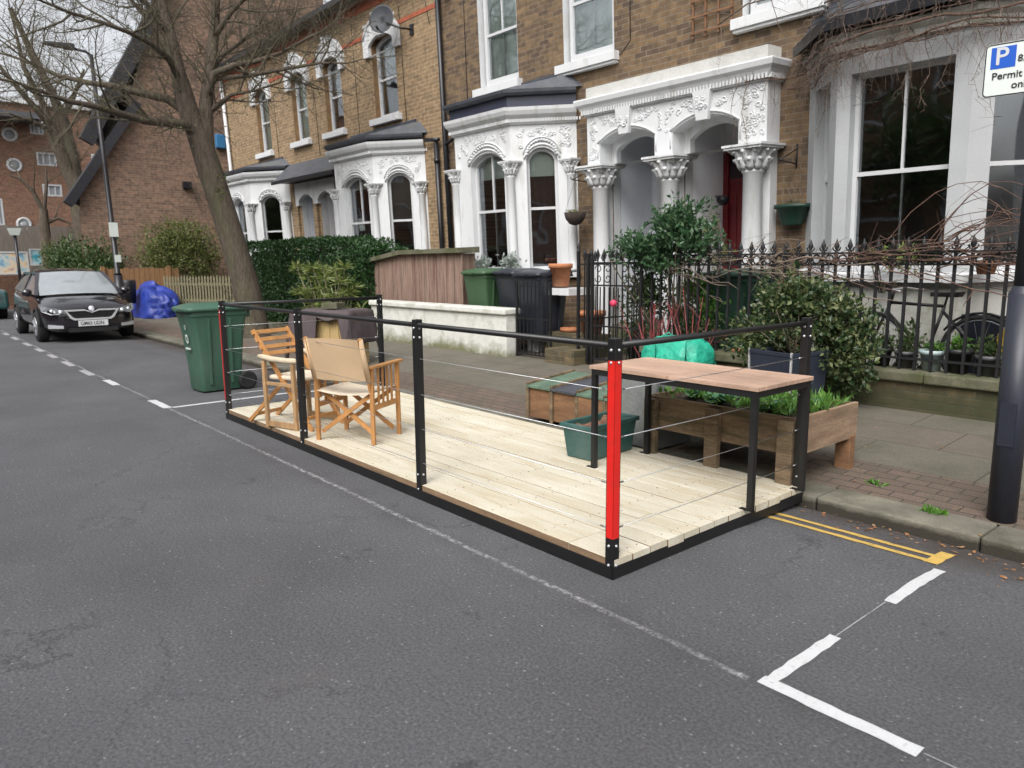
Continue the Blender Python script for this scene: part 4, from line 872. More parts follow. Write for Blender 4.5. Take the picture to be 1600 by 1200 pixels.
for par, x0, x1, mt in ((HLL, -19.0, -18.1, 'porch_grey'), (HL, -17.9, -17.0, 'porch_white')):
    b = MB(); Tm = FT
    arch_panel(b, lambda s, n, w: (s, -(n+.1), w), x0-.14, x1+.08, 2.85, 3.42, x0+.02, x1-.02, 2.85, 2.95, 3.12, .1); tb_ = b.build('porch', M['stucco'], par)
    b = MB(); b.add([(x0,.175,.2),(x0,.9,.2),(x0,.9,3.2),(x0,.175,3.2)], [(0,1,2,3)]); b.add([(x1,.175,.2),(x1,.175,3.2),(x1,.9,3.2),(x1,.9,.2)], [(0,1,2,3)]); b.add([(x0,.9,.2),(x1,.9,.2),(x1,.9,3.2),(x0,.9,3.2)], [(0,1,2,3)]); b.add([(x0,0,3.2),(x0,.9,3.2),(x1,.9,3.2),(x1,0,3.2)], [(0,1,2,3)])
    b.build('porch_recess', M[mt], tb_)
    b = MB(); b.box(x0+.08, x1-.1, .84, .89, .35, 2.5); b.build('door', mat('pink_grey_door', (.35,.2,.2), .5, .1) if par is HL else M['porch_grey'], tb_)
    b = MB(); e0, e1 = (-19.55, -18.0) if par is HLL else (-18.0, -16.1)
    b.add([(e0,-.5,3.5),(e1,-.5,3.5),(e1,-.0,3.95),(e0,-.0,3.95),(e0,-.5,3.46),(e1,-.5,3.46),(e1,0,3.46),(e0,0,3.46)], [(0,1,2,3),(5,4,7,6),(4,5,1,0),(5,6,2,1),(4,0,3,7)]); b.box(e0, e1, -.56, -.5, 3.42, 3.5, 1); b.build('porch_roof', [M['slate'], M['pipe']], tb_)
    b = MB(); b.box(x0-.35, x0-.14, -.06, -.002, .2, 3.45); b.box(x1+.02, x1+.15, -.05, -.002, .2, 3.45) if par is HL else None; b.build('pier', M['brickL'], tb_)
for par, a, c_ in ((HL, -18.0, -12.4), (HLL, -23.6, -18.0)):
    b = MB(); b.box(a, c_, -.012, -.001, 6.16, 6.24); b.box(a, c_, -.012, -.001, 6.72, 6.98); b.build('brick_band', M['red_brick_band'], par)
    
# chimneys
for par, x in ((HL, -17.2), (HM, -12.0), (HR, -6.9)):
    b = MB(); z = 8.6; b.box(x-.1, x+1.1, 2.4, 3.0, z-1.2, z+1.3); b.box(x-.16, x+1.16, 2.34, 3.06, z+1.3, z+1.42); c_ = b.build('chimney', M['brickL'] if par is HL else M['brickM'], par)
    b = MB()
    for k in range(3): b.lathe([(.13,z+1.42),(.11,z+1.8),(.13,z+1.85)], (x+.15+k*.35, 2.7, 0), 12)
    b.build('chimney_pot', M['terra'], c_)
# pipes
def pipe(par, pts, r=.05, mt='pipe', name='drainpipe'):
    b = MB(); b.tube(pts, r, 10)
    P = [Vector(p) for p in pts]
    for p, q_ in zip(P[:-1], P[1:]):
        if abs(p.z-q_.z) > 1.2:
            for z in (min(p.z, q_.z)+.5, max(p.z, q_.z)-.4): b.lathe([(r*1.3,z-.04),(r*1.3,z+.04)], (p.x+(q_.x-p.x)*((z-p.z)/(q_.z-p.z)), p.y, 0), 10)
    return b.build(name, M[mt], par)
pipe(HM, [(-12.31,-.08,7.5),(-12.31,-.08,0)]); pipe(HM, [(-12.31,-.08,3.62),(-12.05,-.1,3.68),(-11.82,-.12,3.8)], .035)
pipe(HL, [(-12.62,-.08,3.75),(-12.62,-.08,0)]); pipe(HL, [(-12.95,-.1,3.78),(-12.5,-.1,3.74)], .04); pipe(HLL, [(-23.5,-.08,6.9),(-23.45,-.08,0)], .055, 'wood_white')
b = MB(); b.hexa([(-12.45,-.2,6.9),(-12.17,-.2,6.9),(-12.17,-.0,6.9),(-12.45,-.0,6.9),(-12.5,-.26,7.15),(-12.12,-.26,7.15),(-12.12,0,7.15),(-12.5,0,7.15)]); b.build('rainwater_hopper', M['pipe'], HM)
def wire(par, pts, r=.006): b = MB(); b.tube(pts, r, 4); b.build('wall_cable', M['pipe'], par)
wire(HM, [(-11.62,-.01,7.2),(-11.6,-.01,6),(-11.63,-.01,4.0)]); wire(HM, [(-7.66,-.01,7.3),(-7.67,-.01,4.55),(-7.85,-.01,4.4),(-9.3,-.01,4.28)]); wire(HL, [(-15.7,-.01,6.6),(-15.68,-.01,4.2)]); wire(HL, [(-13.75,-.01,6.5),(-13.72,-.01,4.0)]); wire(HL, [(-12.9,-.01,7),(-12.8,-.01,6.3),(-12.7,-.01,5.9)])
wire(HLL, [(-20.1,-.01,5.9),(-20.1,-.01,4.0)]); wire(HL, [(-17.75,-.01,5.9),(-17.7,-.01,4.0)])
# satellite dish
def wloc(X, v, w): return Vector((X, HY-v*math.cos(TH)-w*math.sin(TH), HZ-v*math.sin(TH)+w*math.cos(TH)))
p = wloc(-13.32, 0, 5.95); dish = thing('satellite_dish', p, 'dark grey satellite dish on bracket beside an upper window of the yellow brick house', 'satellite dish')
b = MB(); b.tube([p, p+Vector((0,-.3,-.02)), p+Vector((-.3,-.42,.12))], .02, 8); b.box(p.x-.06, p.x+.06, p.y-.03, p.y+.01, p.z-.1, p.z+.1); b.build('bracket', M['pipe'], dish)
b = MB(); prof = [(.0,.0),(.09,.006),(.17,.022),(.24,.05),(.27,.065),(.275,.055),(.24,.035),(.15,.008),(.0,-.015)]
dv = Vector((.5,-.85,.12)).normalized(); Mz = dv.to_track_quat('Z', 'Y').to_matrix(); b.lathe(prof, p+Vector((-.42,-.42,.2)), 28, M=Mz); b.build('reflector', mat('mesh_dish_grey', (.045,.05,.06), .6, .15, 10, 120), dish)
b = MB(); c0 = p+Vector((-.42,-.42,.2)); b.tube([c0-Vector((0,0,.25)), c0+dv*.22-Vector((0,0,.25))], .01, 6); b.tube([c0+dv*.2-Vector((0,0,.26)), c0+dv*.28-Vector((0,0,.22))], .022, 8); b.build('feed_arm', M['pipe'], dish)
p = wloc(-12.0, .02, 6.35); al = thing('security_light', p, 'small black floodlight on the wall beside the downpipe', 'light'); b = MB(); b.tube([p, p+Vector((0,-.15,.05))], .02, 6); b.build('bracket', M['pipe'], al); b = MB(); b.box(p.x-.1, p.x+.1, p.y-.25, p.y-.13, p.z-.03, p.z+.12); b.build('lamp_body', M['pipe'], al, bevel=.01)
# trellis
p = wloc(-6.25, 0, 4.32); tr_ = thing('trellis', p, 'small wooden trellis fixed to brown brick high above the porch', 'trellis', rot=(TH,0,0)); ORG[tr_.name] = Vector((0,0,0)); b = MB()
for k in range(4): b.box(-.3+k*.2-.012, -.3+k*.2+.012, -.04, -.025, 0, 1.3)
for k in range(7): b.box(-.33, .33, -.055, -.04, .05+k*.2, .075+k*.2)
b.build('lattice', mat('brown_lattice', (.2,.1,.05), .8, .3), tr_)
# small iron brackets and hanging basket
def hookb(X, w, lab):
    p = wloc(X, 0, w); o = thing('wall_bracket', p, lab, 'bracket'); b = MB(); b.tube([p+Vector((0,-.02,.22)), p+Vector((0,-.02,-.06))], .011, 6); b.tube([p+Vector((0,-.02,.16)), p+Vector((-.02,-.38,.0))], .008, 6); b.tube([p+Vector((0,-.02,-.02)), p+Vector((-.02,-.38,.0)), p+Vector((-.02,-.42,.03))], .008, 6); b.build('hook', M['pipe'], o)
hookb(-5.0, 2.55, 'black iron hanging bracket on brick between the porch and the plain bay'); hookb(-8.55, 2.62, 'black iron bracket on brick between the carved bay and the porch')
# hanging basket, wall basket
def basket(name, c, r, h, lab, mt, flat=False):
    o = thing(name, c, lab, 'plant holder'); b = MB(); c = Vector(c)
    prof = [(r*.12,0),(r*.5,h*.12),(r*.85,h*.5),(r,h),(r*.93,h),(r*.7,h*.75),(0.01,h*.72)] if not flat else [(r*.5,0),(r*.6,h*.1),(r*.9,h*.8),(r*1.04,h*.82),(r*1.04,h),(r*.95,h),(.01,h*.9)]
    b.lathe(prof, c, 20, M=Matrix.Diagonal((1,.55 if flat else 1,1))); b.build('bowl', mt, o); return o, c
o, c = basket('hanging_basket', wloc(-8.55,.36,1.93), .18, .2, 'dark hanging basket with sparse growth beside the carved bay', mat('dark_coir', (.04,.028,.022), .95, .4, 10, 80, .01, 60))
b = MB(); 
for k in range(3): b.tube([c+Vector((.17*math.cos(k*2.1), .17*math.sin(k*2.1), .2)), c+Vector((0,0,.72))], .003, 3)
b.build('chain', M['pipe'], o)
o2, cc2 = basket('wall_basket', wloc(-4.98,.12,1.78), .24, .26, 'dark green half basket on the brick strip between porch column and plain bay', M['bin_deep'], True)
# entrance lamp/planter on the red-door side wall
p = wloc(-6.6, -.55, 2.15); o3 = thing('wall_planter', p, 'small dark bracket planter with trailing plant inside the red door porch', 'plant holder'); b = MB(); b.tube([p+Vector((.02,0,.1)), p+Vector((.2,0,.1)), p+Vector((.2,-.02,.0)), p+Vector((.03,0,-.05))], .008, 5); b.lathe([(.03,0),(.09,.05),(.1,.12),(.08,.12)], p+Vector((.16,0,-.04)), 12); b.build('bracket_pot', M['pipe'], o3)
# ------------------------------------------------------------------ gable building, flats, terrace across the road
gb = thing('gable_building', (-28, 8, 0), 'red-brown brick building with steep black-edged gable behind the big bare tree', 'building')
b = MB(); X = -26.0
poly = [(X,5.0,0),(X,9.9,0),(X,13.5,0),(X,13.5,12),(X,10.6,12.5),(X,8.9,12.0),(X,7.5,8.6),(X,6.75,6.6),(X,6.7,6.1),(X,5.15,3.6)]
b.add(poly+[(x_-9,y_+2.9,z_) for x_,y_,z_ in poly], [tuple(range(10))]+[(i,(i+1) % 10,10+(i+1) % 10,10+i) for i in range(10)]); b.build('wall', M['brickG'], gb)
b = MB(); b.beam((X+.1,4.8,3.35),(X+.1,6.95,6.5),.34,.26,side=(1,0,0)); b.beam((X+.12,5.45,5.2),(X+.12,7.72,9.3),.3,.4,side=(1,0,0)); b.beam((X+.12,7.6,9.1),(X+.12,9.0,12.4),.3,.3,side=(1,0,0)); b.build('bargeboard', M['bargeboard'], gb)
b = MB(); b.prism([(X-.05,5.5,5.45),(X-.05,7.7,9.6),(X-.05,9.1,12.75),(X-.05,9.2,12.4),(X-.05,7.9,9.3),(X-.05,5.7,5.35)], (-8.8,3.0,0)); b.prism([(X-.06,4.9,3.5),(X-.06,7.0,6.62),(X-.06,7.1,6.4),(X-.06,5.05,3.35)], (-8.6,3.0,0)); b.build('roof', M['slate'], gb)
b = MB(); b.box(X+.01,X+.16,9.3,9.62,5.35,5.8); b.build('alarm_box', mat('blue_alarm_box', (.05,.2,.4), .4, .1), gb, bevel=.03)
b = MB(); b.box(X+.01,X+.2,8.15,8.4,4.0,4.2); b.build('wall_lamp', M['pipe'], gb)
fl = thing('flats_block', (-46, 4, 0), 'orange-red brick block of flats with round windows and flat white roof edge', 'building')
b = MB(); X = -42
wall_grid(b, -6, 20, 0, 8.9, [(6.55,7.1,7.6,8.2),(6.7,7.5,6.2,6.8),(6.8,7.6,4.8,5.35),(4.6,5.15,3.4,4.6),(2.6,3.6,6.2,6.9),(2.6,3.6,3.6,4.5),(9,10,6.2,6.9)], .12, 0, 0, lambda s, n, w: (X+n, s, w)); b.add([(X-8,-6,0),(X,-6,0),(X,-6,8.9),(X-8,-6,8.9)], [(0,1,2,3)]); b.add([(X-8,20,0),(X,20,0),(X,20,8.9),(X-8,20,8.9)], [(3,2,1,0)]); b.add([(X-8,-6,8.9),(X,-6,8.9),(X,20,8.9),(X-8,20,8.9)], [(0,1,2,3)]); b.add([(X-8,-6,0),(X-8,20,0),(X-8,20,8.9),(X-8,-6,8.9)], [(0,1,2,3)])
b.build('wall', M['brickF'], fl)
b = MB(); b.box(X-.2,X+.22,-6,20,8.9,9.1); b.build('parapet', M['stucco'], fl)
for y0, y1, z0, z1 in ((6.55,7.1,7.6,8.2),(6.7,7.5,6.2,6.8),(6.8,7.6,4.8,5.35),(4.6,5.15,3.4,4.6),(2.6,3.6,6.2,6.9),(2.6,3.6,3.6,4.5),(9,10,6.2,6.9)):
    b = MB(); Tm = lambda s, n, w: (X+n, s, w); ring_frame(b, Tm, [(y0,z0),(y0,z1),(y1,z1),(y1,z0)], [(y0+.07,z0+.07),(y0+.07,z1-.07),(y1-.07,z1-.07),(y1-.07,z0+.07)], -.1, .02); 
    for k in (1,2): b.box(X-.1, X-.02, y0+(y1-y0)*k/3-.025, y0+(y1-y0)*k/3+.025, z0, z1)
    w_ = b.build('window', M['wood_white'], fl); b = MB(); b.add([(X-.06,y0,z0),(X-.06,y1,z0),(X-.06,y1,z1),(X-.06,y0,z1)], [(0,1,2,3)]); b.build('pane', mat('grey_pane', (.3,.32,.34), .15, .1, 1, 5) if 'grey_pane' not in bpy.data.materials else bpy.data.materials['grey_pane'], w_)
for y_, z_ in ((5.73,7.49),(5.78,6.13),(5.9,3.47)):
    b = MB(); Mx = Matrix.Rotation(R(90), 3, 'Y'); b.tube([(X+.02, y_+.26*math.cos(t*.2618), z_+.26*math.sin(t*.2618)) for t in range(25)], .065, 6, cap=False); w_ = b.build('round_window', M['wood_white'], fl); b = MB(); b.lathe([(.0,-.01),(.22,-.01),(.22,.01),(.0,.01)], (X+.02, y_, z_), 20, M=Mx); b.build('pane', bpy.data.materials['grey_pane'], w_)
b = MB(); b.box(X-.05,X+1.6,-2,6.9,8.05,8.3); b.build('roof_canopy', M['slate'], fl)
ot = thing('opposite_terrace', (-10, -8.4, 0), 'brick terrace on the other side of the road behind the camera', 'building')
b = MB(); ops = []
for k in range(12): x_ = -44+k*5.2; ops += [(x_+.8,x_+2.6,1.1,3.1),(x_+3.6,x_+4.5,.3,2.6),(x_+1,x_+2,4.3,5.9),(x_+3.3,x_+4.3,4.3,5.9)]
wall_grid(b, -45, 19, 0, 6.6, ops, .15, 0, 1, lambda s, n, w: (s, -8.4+n, w)); b.box(-45, 19, -16, -8.6, 0, 6.5); b.build('wall', [M['brickO'], M['stucco']], ot)
b = MB(); b.add([(-45,-8.1,6.6),(19,-8.1,6.6),(19,-12.3,8.2),(-45,-12.3,8.2),(-45,-16,6.6),(19,-16,6.6)], [(3,2,1,0),(2,3,4,5)]); b.build('roof', M['slate'], ot)
for a, c_, d, e in ops:
    b = MB(); ring_frame(b, lambda s, n, w: (s, -8.4+n, w), [(a,d),(a,e),(c_,e),(c_,d)], [(a+.09,d+.09),(a+.09,e-.09),(c_-.09,e-.09),(c_-.09,d+.09)], -.15, -.05); b.box(a, c_, -8.53, -8.47, (d+e)/2-.03, (d+e)/2+.03); b.build('window', M['wood_white'], ot)
# ================================================================== front gardens
def garden_wall(name, x0, x1, lab):
    o = thing(name, ((x0+x1)/2, 7.34, .12), lab, 'wall'); b = MB(); b.box(x0, x1, 7.2, 7.48, -.1, .43); b.build('brickwork', M['brickW'], o)
    b = MB(); x = x0
    while x < x1-.05: e = min(x+1.1, x1); b.box(x+.002, e-.002, 7.15, 7.5, .43, .525); x = e
    b.build('coping', M['concrete'], o, bevel=.015); return o
garden_wall('garden_wall', -5.95, 4.2, 'low mossy brick wall with concrete coping under the spiked railings')
o = thing('garden_wall', (-10.3, 7.2, .1), 'low white painted wall with green algae along its foot', 'wall')
wm = mat('white_wall_algae', (.68,.68,.63), .75, .08, 5, 40, .006, 12, stain=(.2,.21,.09), stain_amt=.5, stain_scale=3, stain_lo=.5)
def algae(m):   # algae only near the foot of the wall
    t = m.node_tree; p = t.nodes['Principled BSDF']; l = p.inputs['Base Color'].links[0].from_socket
    tc = N(t, 'TexCoord'); sp = N(t, 'SeparateXYZ'); t.links.new(tc.outputs['Object'], sp.inputs[0]); n = N(t, 'TexNoise', Scale=4, Detail=8, Roughness=.7); t.links.new(tc.outputs['Object'], n.inputs['Vector'])
    a = N(t, 'Math', operation='MULTIPLY_ADD'); a.inputs[1].default_value = .7; t.links.new(n.outputs[0], a.inputs[0]); b_ = N(t, 'Math', operation='MULTIPLY'); b_.inputs[1].default_value = -1; t.links.new(sp.outputs['Z'], b_.inputs[0]); t.links.new(b_.outputs[0], a.inputs[2])
    r_ = ramp(t, [(.08, 0), (.3, .95)]); t.links.new(a.outputs[0], r_.inputs[0]); t.links.new(mixc(t, l, (.13,.13,.06), r_.outputs[0]), p.inputs['Base Color'])
algae(wm)
b = MB(); b.box(-12.3, -8.41, 7.08, 7.32, -.1, .78); b.build('masonry', wm, o, bevel=.01)
b = MB(); b.box(-12.32, -8.38, 7.03, 7.36, .78, .87); b.build('coping', wm, o, bevel=.02)
# railings
def finial(b, x, y, z):
    b.lathe([(.013,z),(.024,z+.012),(.013,z+.02),(.011,z+.035),(.027,z+.07),(.017,z+.1),(.001,z+.145)], (x, y, 0), 8)
    for s in (-1, 1): b.tube([(x, y, z+.02), (x+s*.028, y, z+.03), (x+s*.04, y, z+.055), (x+s*.032, y, z+.064)], [.009,.008,.008,.004], 5)
def make_picket(parent, x, y, z0, z1):
    b = MB(); b.box(x-.0125, x+.0125, y-.0125, y+.0125, z0, z1); b.lathe([(.009,z0+.15),(.016,z0+.165),(.009,z0+.18)], (x, y, 0), 8); finial(b, x, y, z1); return b.build('picket', M['black_paint'], parent)
rl = thing('railings', (-3.0, 7.32, .52), 'black cast iron railings with spiked finials and rings along the low brick wall', 'railings')
b = MB(); 
for z in (.62, 1.49, 1.6): b.box(-5.95, 4.1, 7.303, 7.337, z, z+.02)
b.build('rail', M['black_paint'], rl)
x = -5.9; first = None; k = 0
while x < 1.2:
    if first is None: first = make_picket(rl, x, 7.32, .5, 1.61); x0_ = x
    else: c_ = first.copy(); COL.objects.link(c_); c_.parent = rl; c_.location = (x-x0_, 0, 0)
    b = MB(); pts = [(x+.0675+.042*math.cos(t*.5236), 7.32, 1.552+.042*math.sin(t*.5236)) for t in range(13)]
    if k == 0: rg = b; rg.tube(pts, .0095, 5, cap=False); rg_o = rg.build('ring', M['black_paint'], rl)
    else: c_ = rg_o.copy(); COL.objects.link(c_); c_.parent = rl; c_.location = (x-x0_, 0, 0)
    x += .135; k += 1
def gate(x0, x1, z0, z1, lab, ornate):
    o = thing('iron_gate', ((x0+x1)/2, 7.25, z0), lab, 'gate')
    b = MB()
    for x in (x0, x1-.03): b.box(x, x+.03, 7.235, 7.265, z0, z1+.05)
    for z in (z0+.06, z1-.03) + ((z1-.32, z0+.5) if ornate else (z1-.5,)): b.box(x0+.031, x1-.031, 7.24, 7.26, z, z+.02)
    b.build('frame', M['black_paint'], o)
    n = int((x1-x0)/.075)
    for k in range(1, n):
        x = x0+(x1-x0)*k/n; b = MB(); b.box(x-.006, x+.006, 7.244, 7.256, z0+.081, (z1-.33) if ornate else z1+.04)
        b.build('bar', M['black_paint'], o)
    if ornate:
        b = MB(); cx = (x0+x1)/2
        for s in (-1, 1):
            for m_ in (.17, .36):
                for zc, dd in ((z1-.1, 1), (z1-.22, -1)):
                    pts = []
                    for i in range(12): t = i/11*6.5; rr = .06*(1-.1*t); pts.append((cx+s*(x1-x0)*m_+rr*math.cos(t)*s, 7.25, zc+dd*rr*math.sin(t)))
                    b.tube(pts, .007, 5)
        for k in range(6): finial(b, x0+.06+(x1-x0-.12)*k/5, 7.25, z1)
        b.build('scrollwork', M['black_paint'], o)
    return o
gate(-8.37, -7.62, .14, 1.22, 'plain low black bar gate between white wall and stone stub', False)
gate(-6.85, -6.0, .2, 1.55, 'ornate black gate with scroll panel in front of the columned porch', True)
b = MB(); b.box(-7.59, -7.02, 7.1, 7.5, -.1, .36); 
so_ = b.build('stone_pier', M['brickW'], None); tag(so_, 'low stone stub pier between the two front gates', 'pier')
b = MB(); b.box(-7.62, -7.0, 7.07, 7.53, .36, .43); c_ = b.build('cap_stone', M['concrete'], so_) if False else None
fr = thing('side_railings', (-7.15, 7.9, .3), 'black iron railings on the stone stub running back between the two front paths', 'railings')
b = MB(); b.box(-7.19,-7.155,7.315,7.35,.365,1.66); b.box(-7.0,-6.96,7.3,7.34,.2,1.65); 
for z in (.75, 1.5): b.box(-7.19,-7.165,7.36,9.0,z,z+.02); b.box(-7.14,-6.99,7.31,7.33,z,z+.02)
b.build('rail', M['black_paint'], fr)
b = MB(); 
for k in range(12): b.box(-7.185,-7.17,7.45+k*.13,7.465+k*.13,.2,1.58); finial(b, -7.178, 7.457+k*.13, 1.58)
b.lathe([(.02,1.66),(.03,1.68),(.014,1.7),(.026,1.74),(.0,1.8)], (-7.172, 7.333, 0), 10); b.build('picket', M['black_paint'], fr)
# low picket fence, sheds
pf = thing('picket_fence', (-21.7, 7.0, .2), 'weathered pale picket fence behind the green bin and the tree', 'fence')
pa, pb = Vector((-22.75,6.42,0)), Vector((-20.6,7.62,0)); pd = (pb-pa).normalized(); pn = Vector((pd.y,-pd.x,0))
for z in (.55, 1.0): b = MB(); b.beam(pa-pn*.03+Vector((0,0,z)), pb-pn*.03+Vector((0,0,z)), .03, .07); b.build('rail', M['fence_pale'], pf)
f0 = None
for k in range(24):
    o_ = pa+pd*(k*.104)
    if f0 is None:
        b = MB(); w_ = pd*.055; b.prism([o_+Vector((0,0,.3)), o_+w_+Vector((0,0,.3)), o_+w_+Vector((0,0,1.17)), o_+w_*.5+Vector((0,0,1.24)), o_+Vector((0,0,1.17))], -pn*.015); f0 = b.build('pale', M['fence_pale'], pf)
    else: c_ = f0.copy(); COL.objects.link(c_); c_.parent = pf; c_.location = pd*(k*.104)+Vector((0,0,random.uniform(-.012,.012)))
b = MB(); b.beam(pa+pn*.1+Vector((0,0,.2)), pb+pn*.1+Vector((0,0,.2)), .2, .44); lw = b.build('garden_wall', M['brickW']); tag(lw, 'low mossy brick wall at the foot of the weathered picket fence', 'wall')
sh = thing('bin_store', (-11.7, 7.9, .2), 'stained reddish timber bin store with mossy felt-edged roof', 'shed')
b = MB(); x = -13.35; rn = random.Random(8); tp = lambda x: 1.77 if x > -11.95 else 1.77+(x+11.95)*.12
while x < -10.22: b.box(x, x+.07, 7.6+rn.uniform(0,.014), 7.63, .1, tp(x+.035)-.06); x += .076
b.box(-10.24, -10.21, 7.632, 7.92, .1, 1.7); b.box(-13.35, -13.32, 7.632, 8.2, .1, 1.53); b.build('boarding', M['corr'], sh)
for a, c_, za, zb in ((-13.5,-11.96,1.52,1.7),(-11.95,-10.12,1.7,1.71)):
    b = MB(); b.hexa([(a,7.5,za),(c_,7.5,zb),(c_,7.95,zb),(a,8.2,za),(a,7.5,za+.07),(c_,7.5,zb+.08),(c_,7.95,zb+.1),(a,8.2,za+.1)]); b.build('roof', M['concrete'], sh)
# ------------------------------------------------------------------ wheelie bins
def wheelie(loc, rot, mt, lab, group=None, lidm=None, open_=0):
    o = thing('wheelie_bin', loc, lab, 'bin', group); ORG[o.name] = Vector((0,0,0)); o.rotation_euler = (0,0,rot)
    b = MB(); secs = [(.44,.5,.0,.02),(.46,.53,.0,.3),(.5,.6,.03,.7),(.54,.68,.05,.93),(.56,.70,.05,.94),(.56,.70,.05,1.0)]
    def ring(w, d, oy, z, rr=.05):
        pts = []
        for cx, cy, a0 in ((w/2-rr,-d/2+rr,-90),(w/2-rr,d/2-rr,0),(-w/2+rr,d/2-rr,90),(-w/2+rr,-d/2+rr,180)):
            for k in range(4): t = R(a0+30*k); pts.append((cx+rr*math.cos(t), cy+rr*math.sin(t)+oy*0, z))
        return pts
    rs = [ring(w, d, oy, z) for w, d, oy, z in secs]; n = 16
    b.add([p for r_ in rs for p in r_], [(i*n+k, i*n+(k+1) % n, (i+1)*n+(k+1) % n, (i+1)*n+k) for i in range(len(rs)-1) for k in range(n)]+[tuple(range(n-1,-1,-1))], 0, True)
    for sx in (-1, 1):
        for y0, y1 in ((-.16,-.13),(.1,.13)): b.hexa([(sx*.225,y0,.1),(sx*.245,y0,.1),(sx*.245,y1,.1),(sx*.225,y1,.1),(sx*.26,y0,.9),(sx*.285,y0,.9),(sx*.285,y1,.9),(sx*.26,y1,.9)])
        b.box(sx*.2-.04, sx*.2+.04, .28, .36, .03, .2)
    b.box(-.2,.2,.335,.4,.9,.99); body = b.build('body', mt, o, bevel=.004)
    b = MB(); rs = [ring(.6,.78,0,.995,.07), ring(.61,.79,0,1.03,.07), ring(.56,.73,0,1.05,.07), ring(.4,.5,0,1.085,.09), ring(.3,.36,0,1.09,.09)]
    b.add([p for r_ in rs for p in r_], [(i*n+k, i*n+(k+1) % n, (i+1)*n+(k+1) % n, (i+1)*n+k) for i in range(4) for k in range(n)]+[tuple(range(n-1,-1,-1)), tuple(4*n+k for k in range(n))], 0, True)
    b.tube([(-.22,.38,1.0),(-.22,.44,1.0),(.22,.44,1.0),(.22,.38,1.0)], .016, 8); b.box(-.24,-.2,.34,.42,.98,1.05); b.box(.2,.24,.34,.42,.98,1.05)
    b.box(-.06,.06,-.43,-.38,1.0,1.025); b.build('lid', lidm or mt, o)
    for sx in (-1, 1):
        b = MB(); Mx = Matrix.Rotation(R(90), 3, 'Y'); b.lathe([(.03,-.03),(.075,-.028),(.1,-.026),(.115,-.015),(.115,.015),(.1,.026),(.075,.02),(.03,.024)], (sx*.255,.3,.115), 24, M=Mx); w_ = b.build('wheel', M['rubber'], o)
    b = MB(); b.tube([(-.24,.3,.115),(.24,.3,.115)], .012, 8); b.build('axle', M['galv'], o)
    return o
g1 = wheelie((-9.47, 3.2, .0), R(2), M['bin_green'], 'dark green wheelie bin standing in the road beside the platform')
b = MB(); fT = lambda s, n, w: (s, -.262-n-(w-.3)*.11, w)
for (cx, cz, r_) in ((.0,.8,.03),(.0,.66,.06)):
    b.add([fT(cx+r_*math.cos(t*.7854)*.8, .016, cz+r_*math.sin(t*.7854)) for t in range(8)]+[fT(cx+r_*.55*math.cos(t*.7854)*.8, .017, cz+r_*.55*math.sin(t*.7854)) for t in range(8)], [(t,(t+1) % 8,8+(t+1) % 8,8+t) for t in range(8)])
b.box(-.07,.07,-.318,-.305,.53,.55); b.build('printed_mark', M['white_print'], g1)
wheelie((-9.75, 7.85, .36), R(4), M['bin_green_old'], 'leaf green wheelie bin behind the low white wall beside the bin store')
wheelie((-9.05, 7.95, .36), R(-6), M['bin_dark'], 'charcoal wheelie bin with dented lid next to the leaf green bin')
wheelie((-8.45, 7.85, .34), R(3), M['bin_dark'], 'charcoal wheelie bin nearest the terracotta pot, behind the plain gate')
wheelie((-5.05, 7.95, .36), R(-3), M['bin_deep'], 'deep green wheelie bin behind the spiked railings by the red door')
# ------------------------------------------------------------------ flower pots etc.
def pot(name, c, r, h, mt, lab, cat='plant pot', group=None, rim=True):
    o = MB(); c = Vector(c); o.lathe([(r*.72,0),(r*.95,h*.8),(r*1.08,h*.8),(r*1.08,h),(r*.95,h),(r*.9,h*.88),(.001,h*.86)] if rim else [(r*.8,0),(r,h),(r*.93,h),(r*.9,h*.9),(.001,h*.88)], c, 20)
    return tag(o.build(name, mt, None), lab, cat, group)
dark_pot = mat('black_plastic_pot', (.02,.021,.022), .5, .2, 5, 50); grey_pot = mat('grey_plastic_pot', (.085,.085,.09), .5, .2, 5, 50); pale_pot = mat('pale_blue_pot', (.42,.52,.52), .5, .1, 5, 50); white_pot = mat('white_plastic_tub', (.6,.6,.58), .5, .1, 5, 50)
pot('plant_pot', (-2.69,7.43,.526), .105, .19, pale_pot, 'pale blue pot with a small green plant on the wall coping', group='pots along the railing wall')
for x, r_, h, mt, lab in ((-3.28,.085,.16,dark_pot,'black pot under the arching shrub on the wall coping, furthest from the sign post'),(-3.06,.09,.18,dark_pot,'black pot directly below the bicycle wheel on the coping'),(-2.85,.085,.16,grey_pot,'dark grey pot left of the pale blue pot on the coping'),(-2.4,.105,.22,dark_pot,'tall black pot right of the pale blue pot on the coping'),(-2.17,.1,.18,grey_pot,'grey pot with a white label near the white tub on the coping'),(-1.94,.075,.15,white_pot,'small white plastic tub beside the sign post on the coping')):
    pot('plant_pot', (x*1.026,7.43,.526), r_, h, mt, lab, group='pots along the railing wall')
pot('terracotta_pot', (-8.1,7.9,1.18), .17, .34, M['terra'], 'large ribbed terracotta pot on the white sill of the carved bay')
pot('terracotta_pot', (-7.5,7.95,.5), .19, .34, M['terra'], 'big terracotta pot behind the tall post of the side railings')
pot('terracotta_pot', (-8.0,8.0,.3), .14, .26, M['terra'], 'terracotta bowl seen through the bars of the plain gate')
pot('terracotta_pot', (-2.52,8.1,1.4), .1, .13, M['terra'], 'small terracotta pot on the sill of the plain white bay')
b = MB(); b.box(-8.3,-7.3,7.75,8.15,.1,.5); tag(b.build('low_wall', M['brickW']), 'dark brick ledge carrying pots behind the plain gate', 'wall')
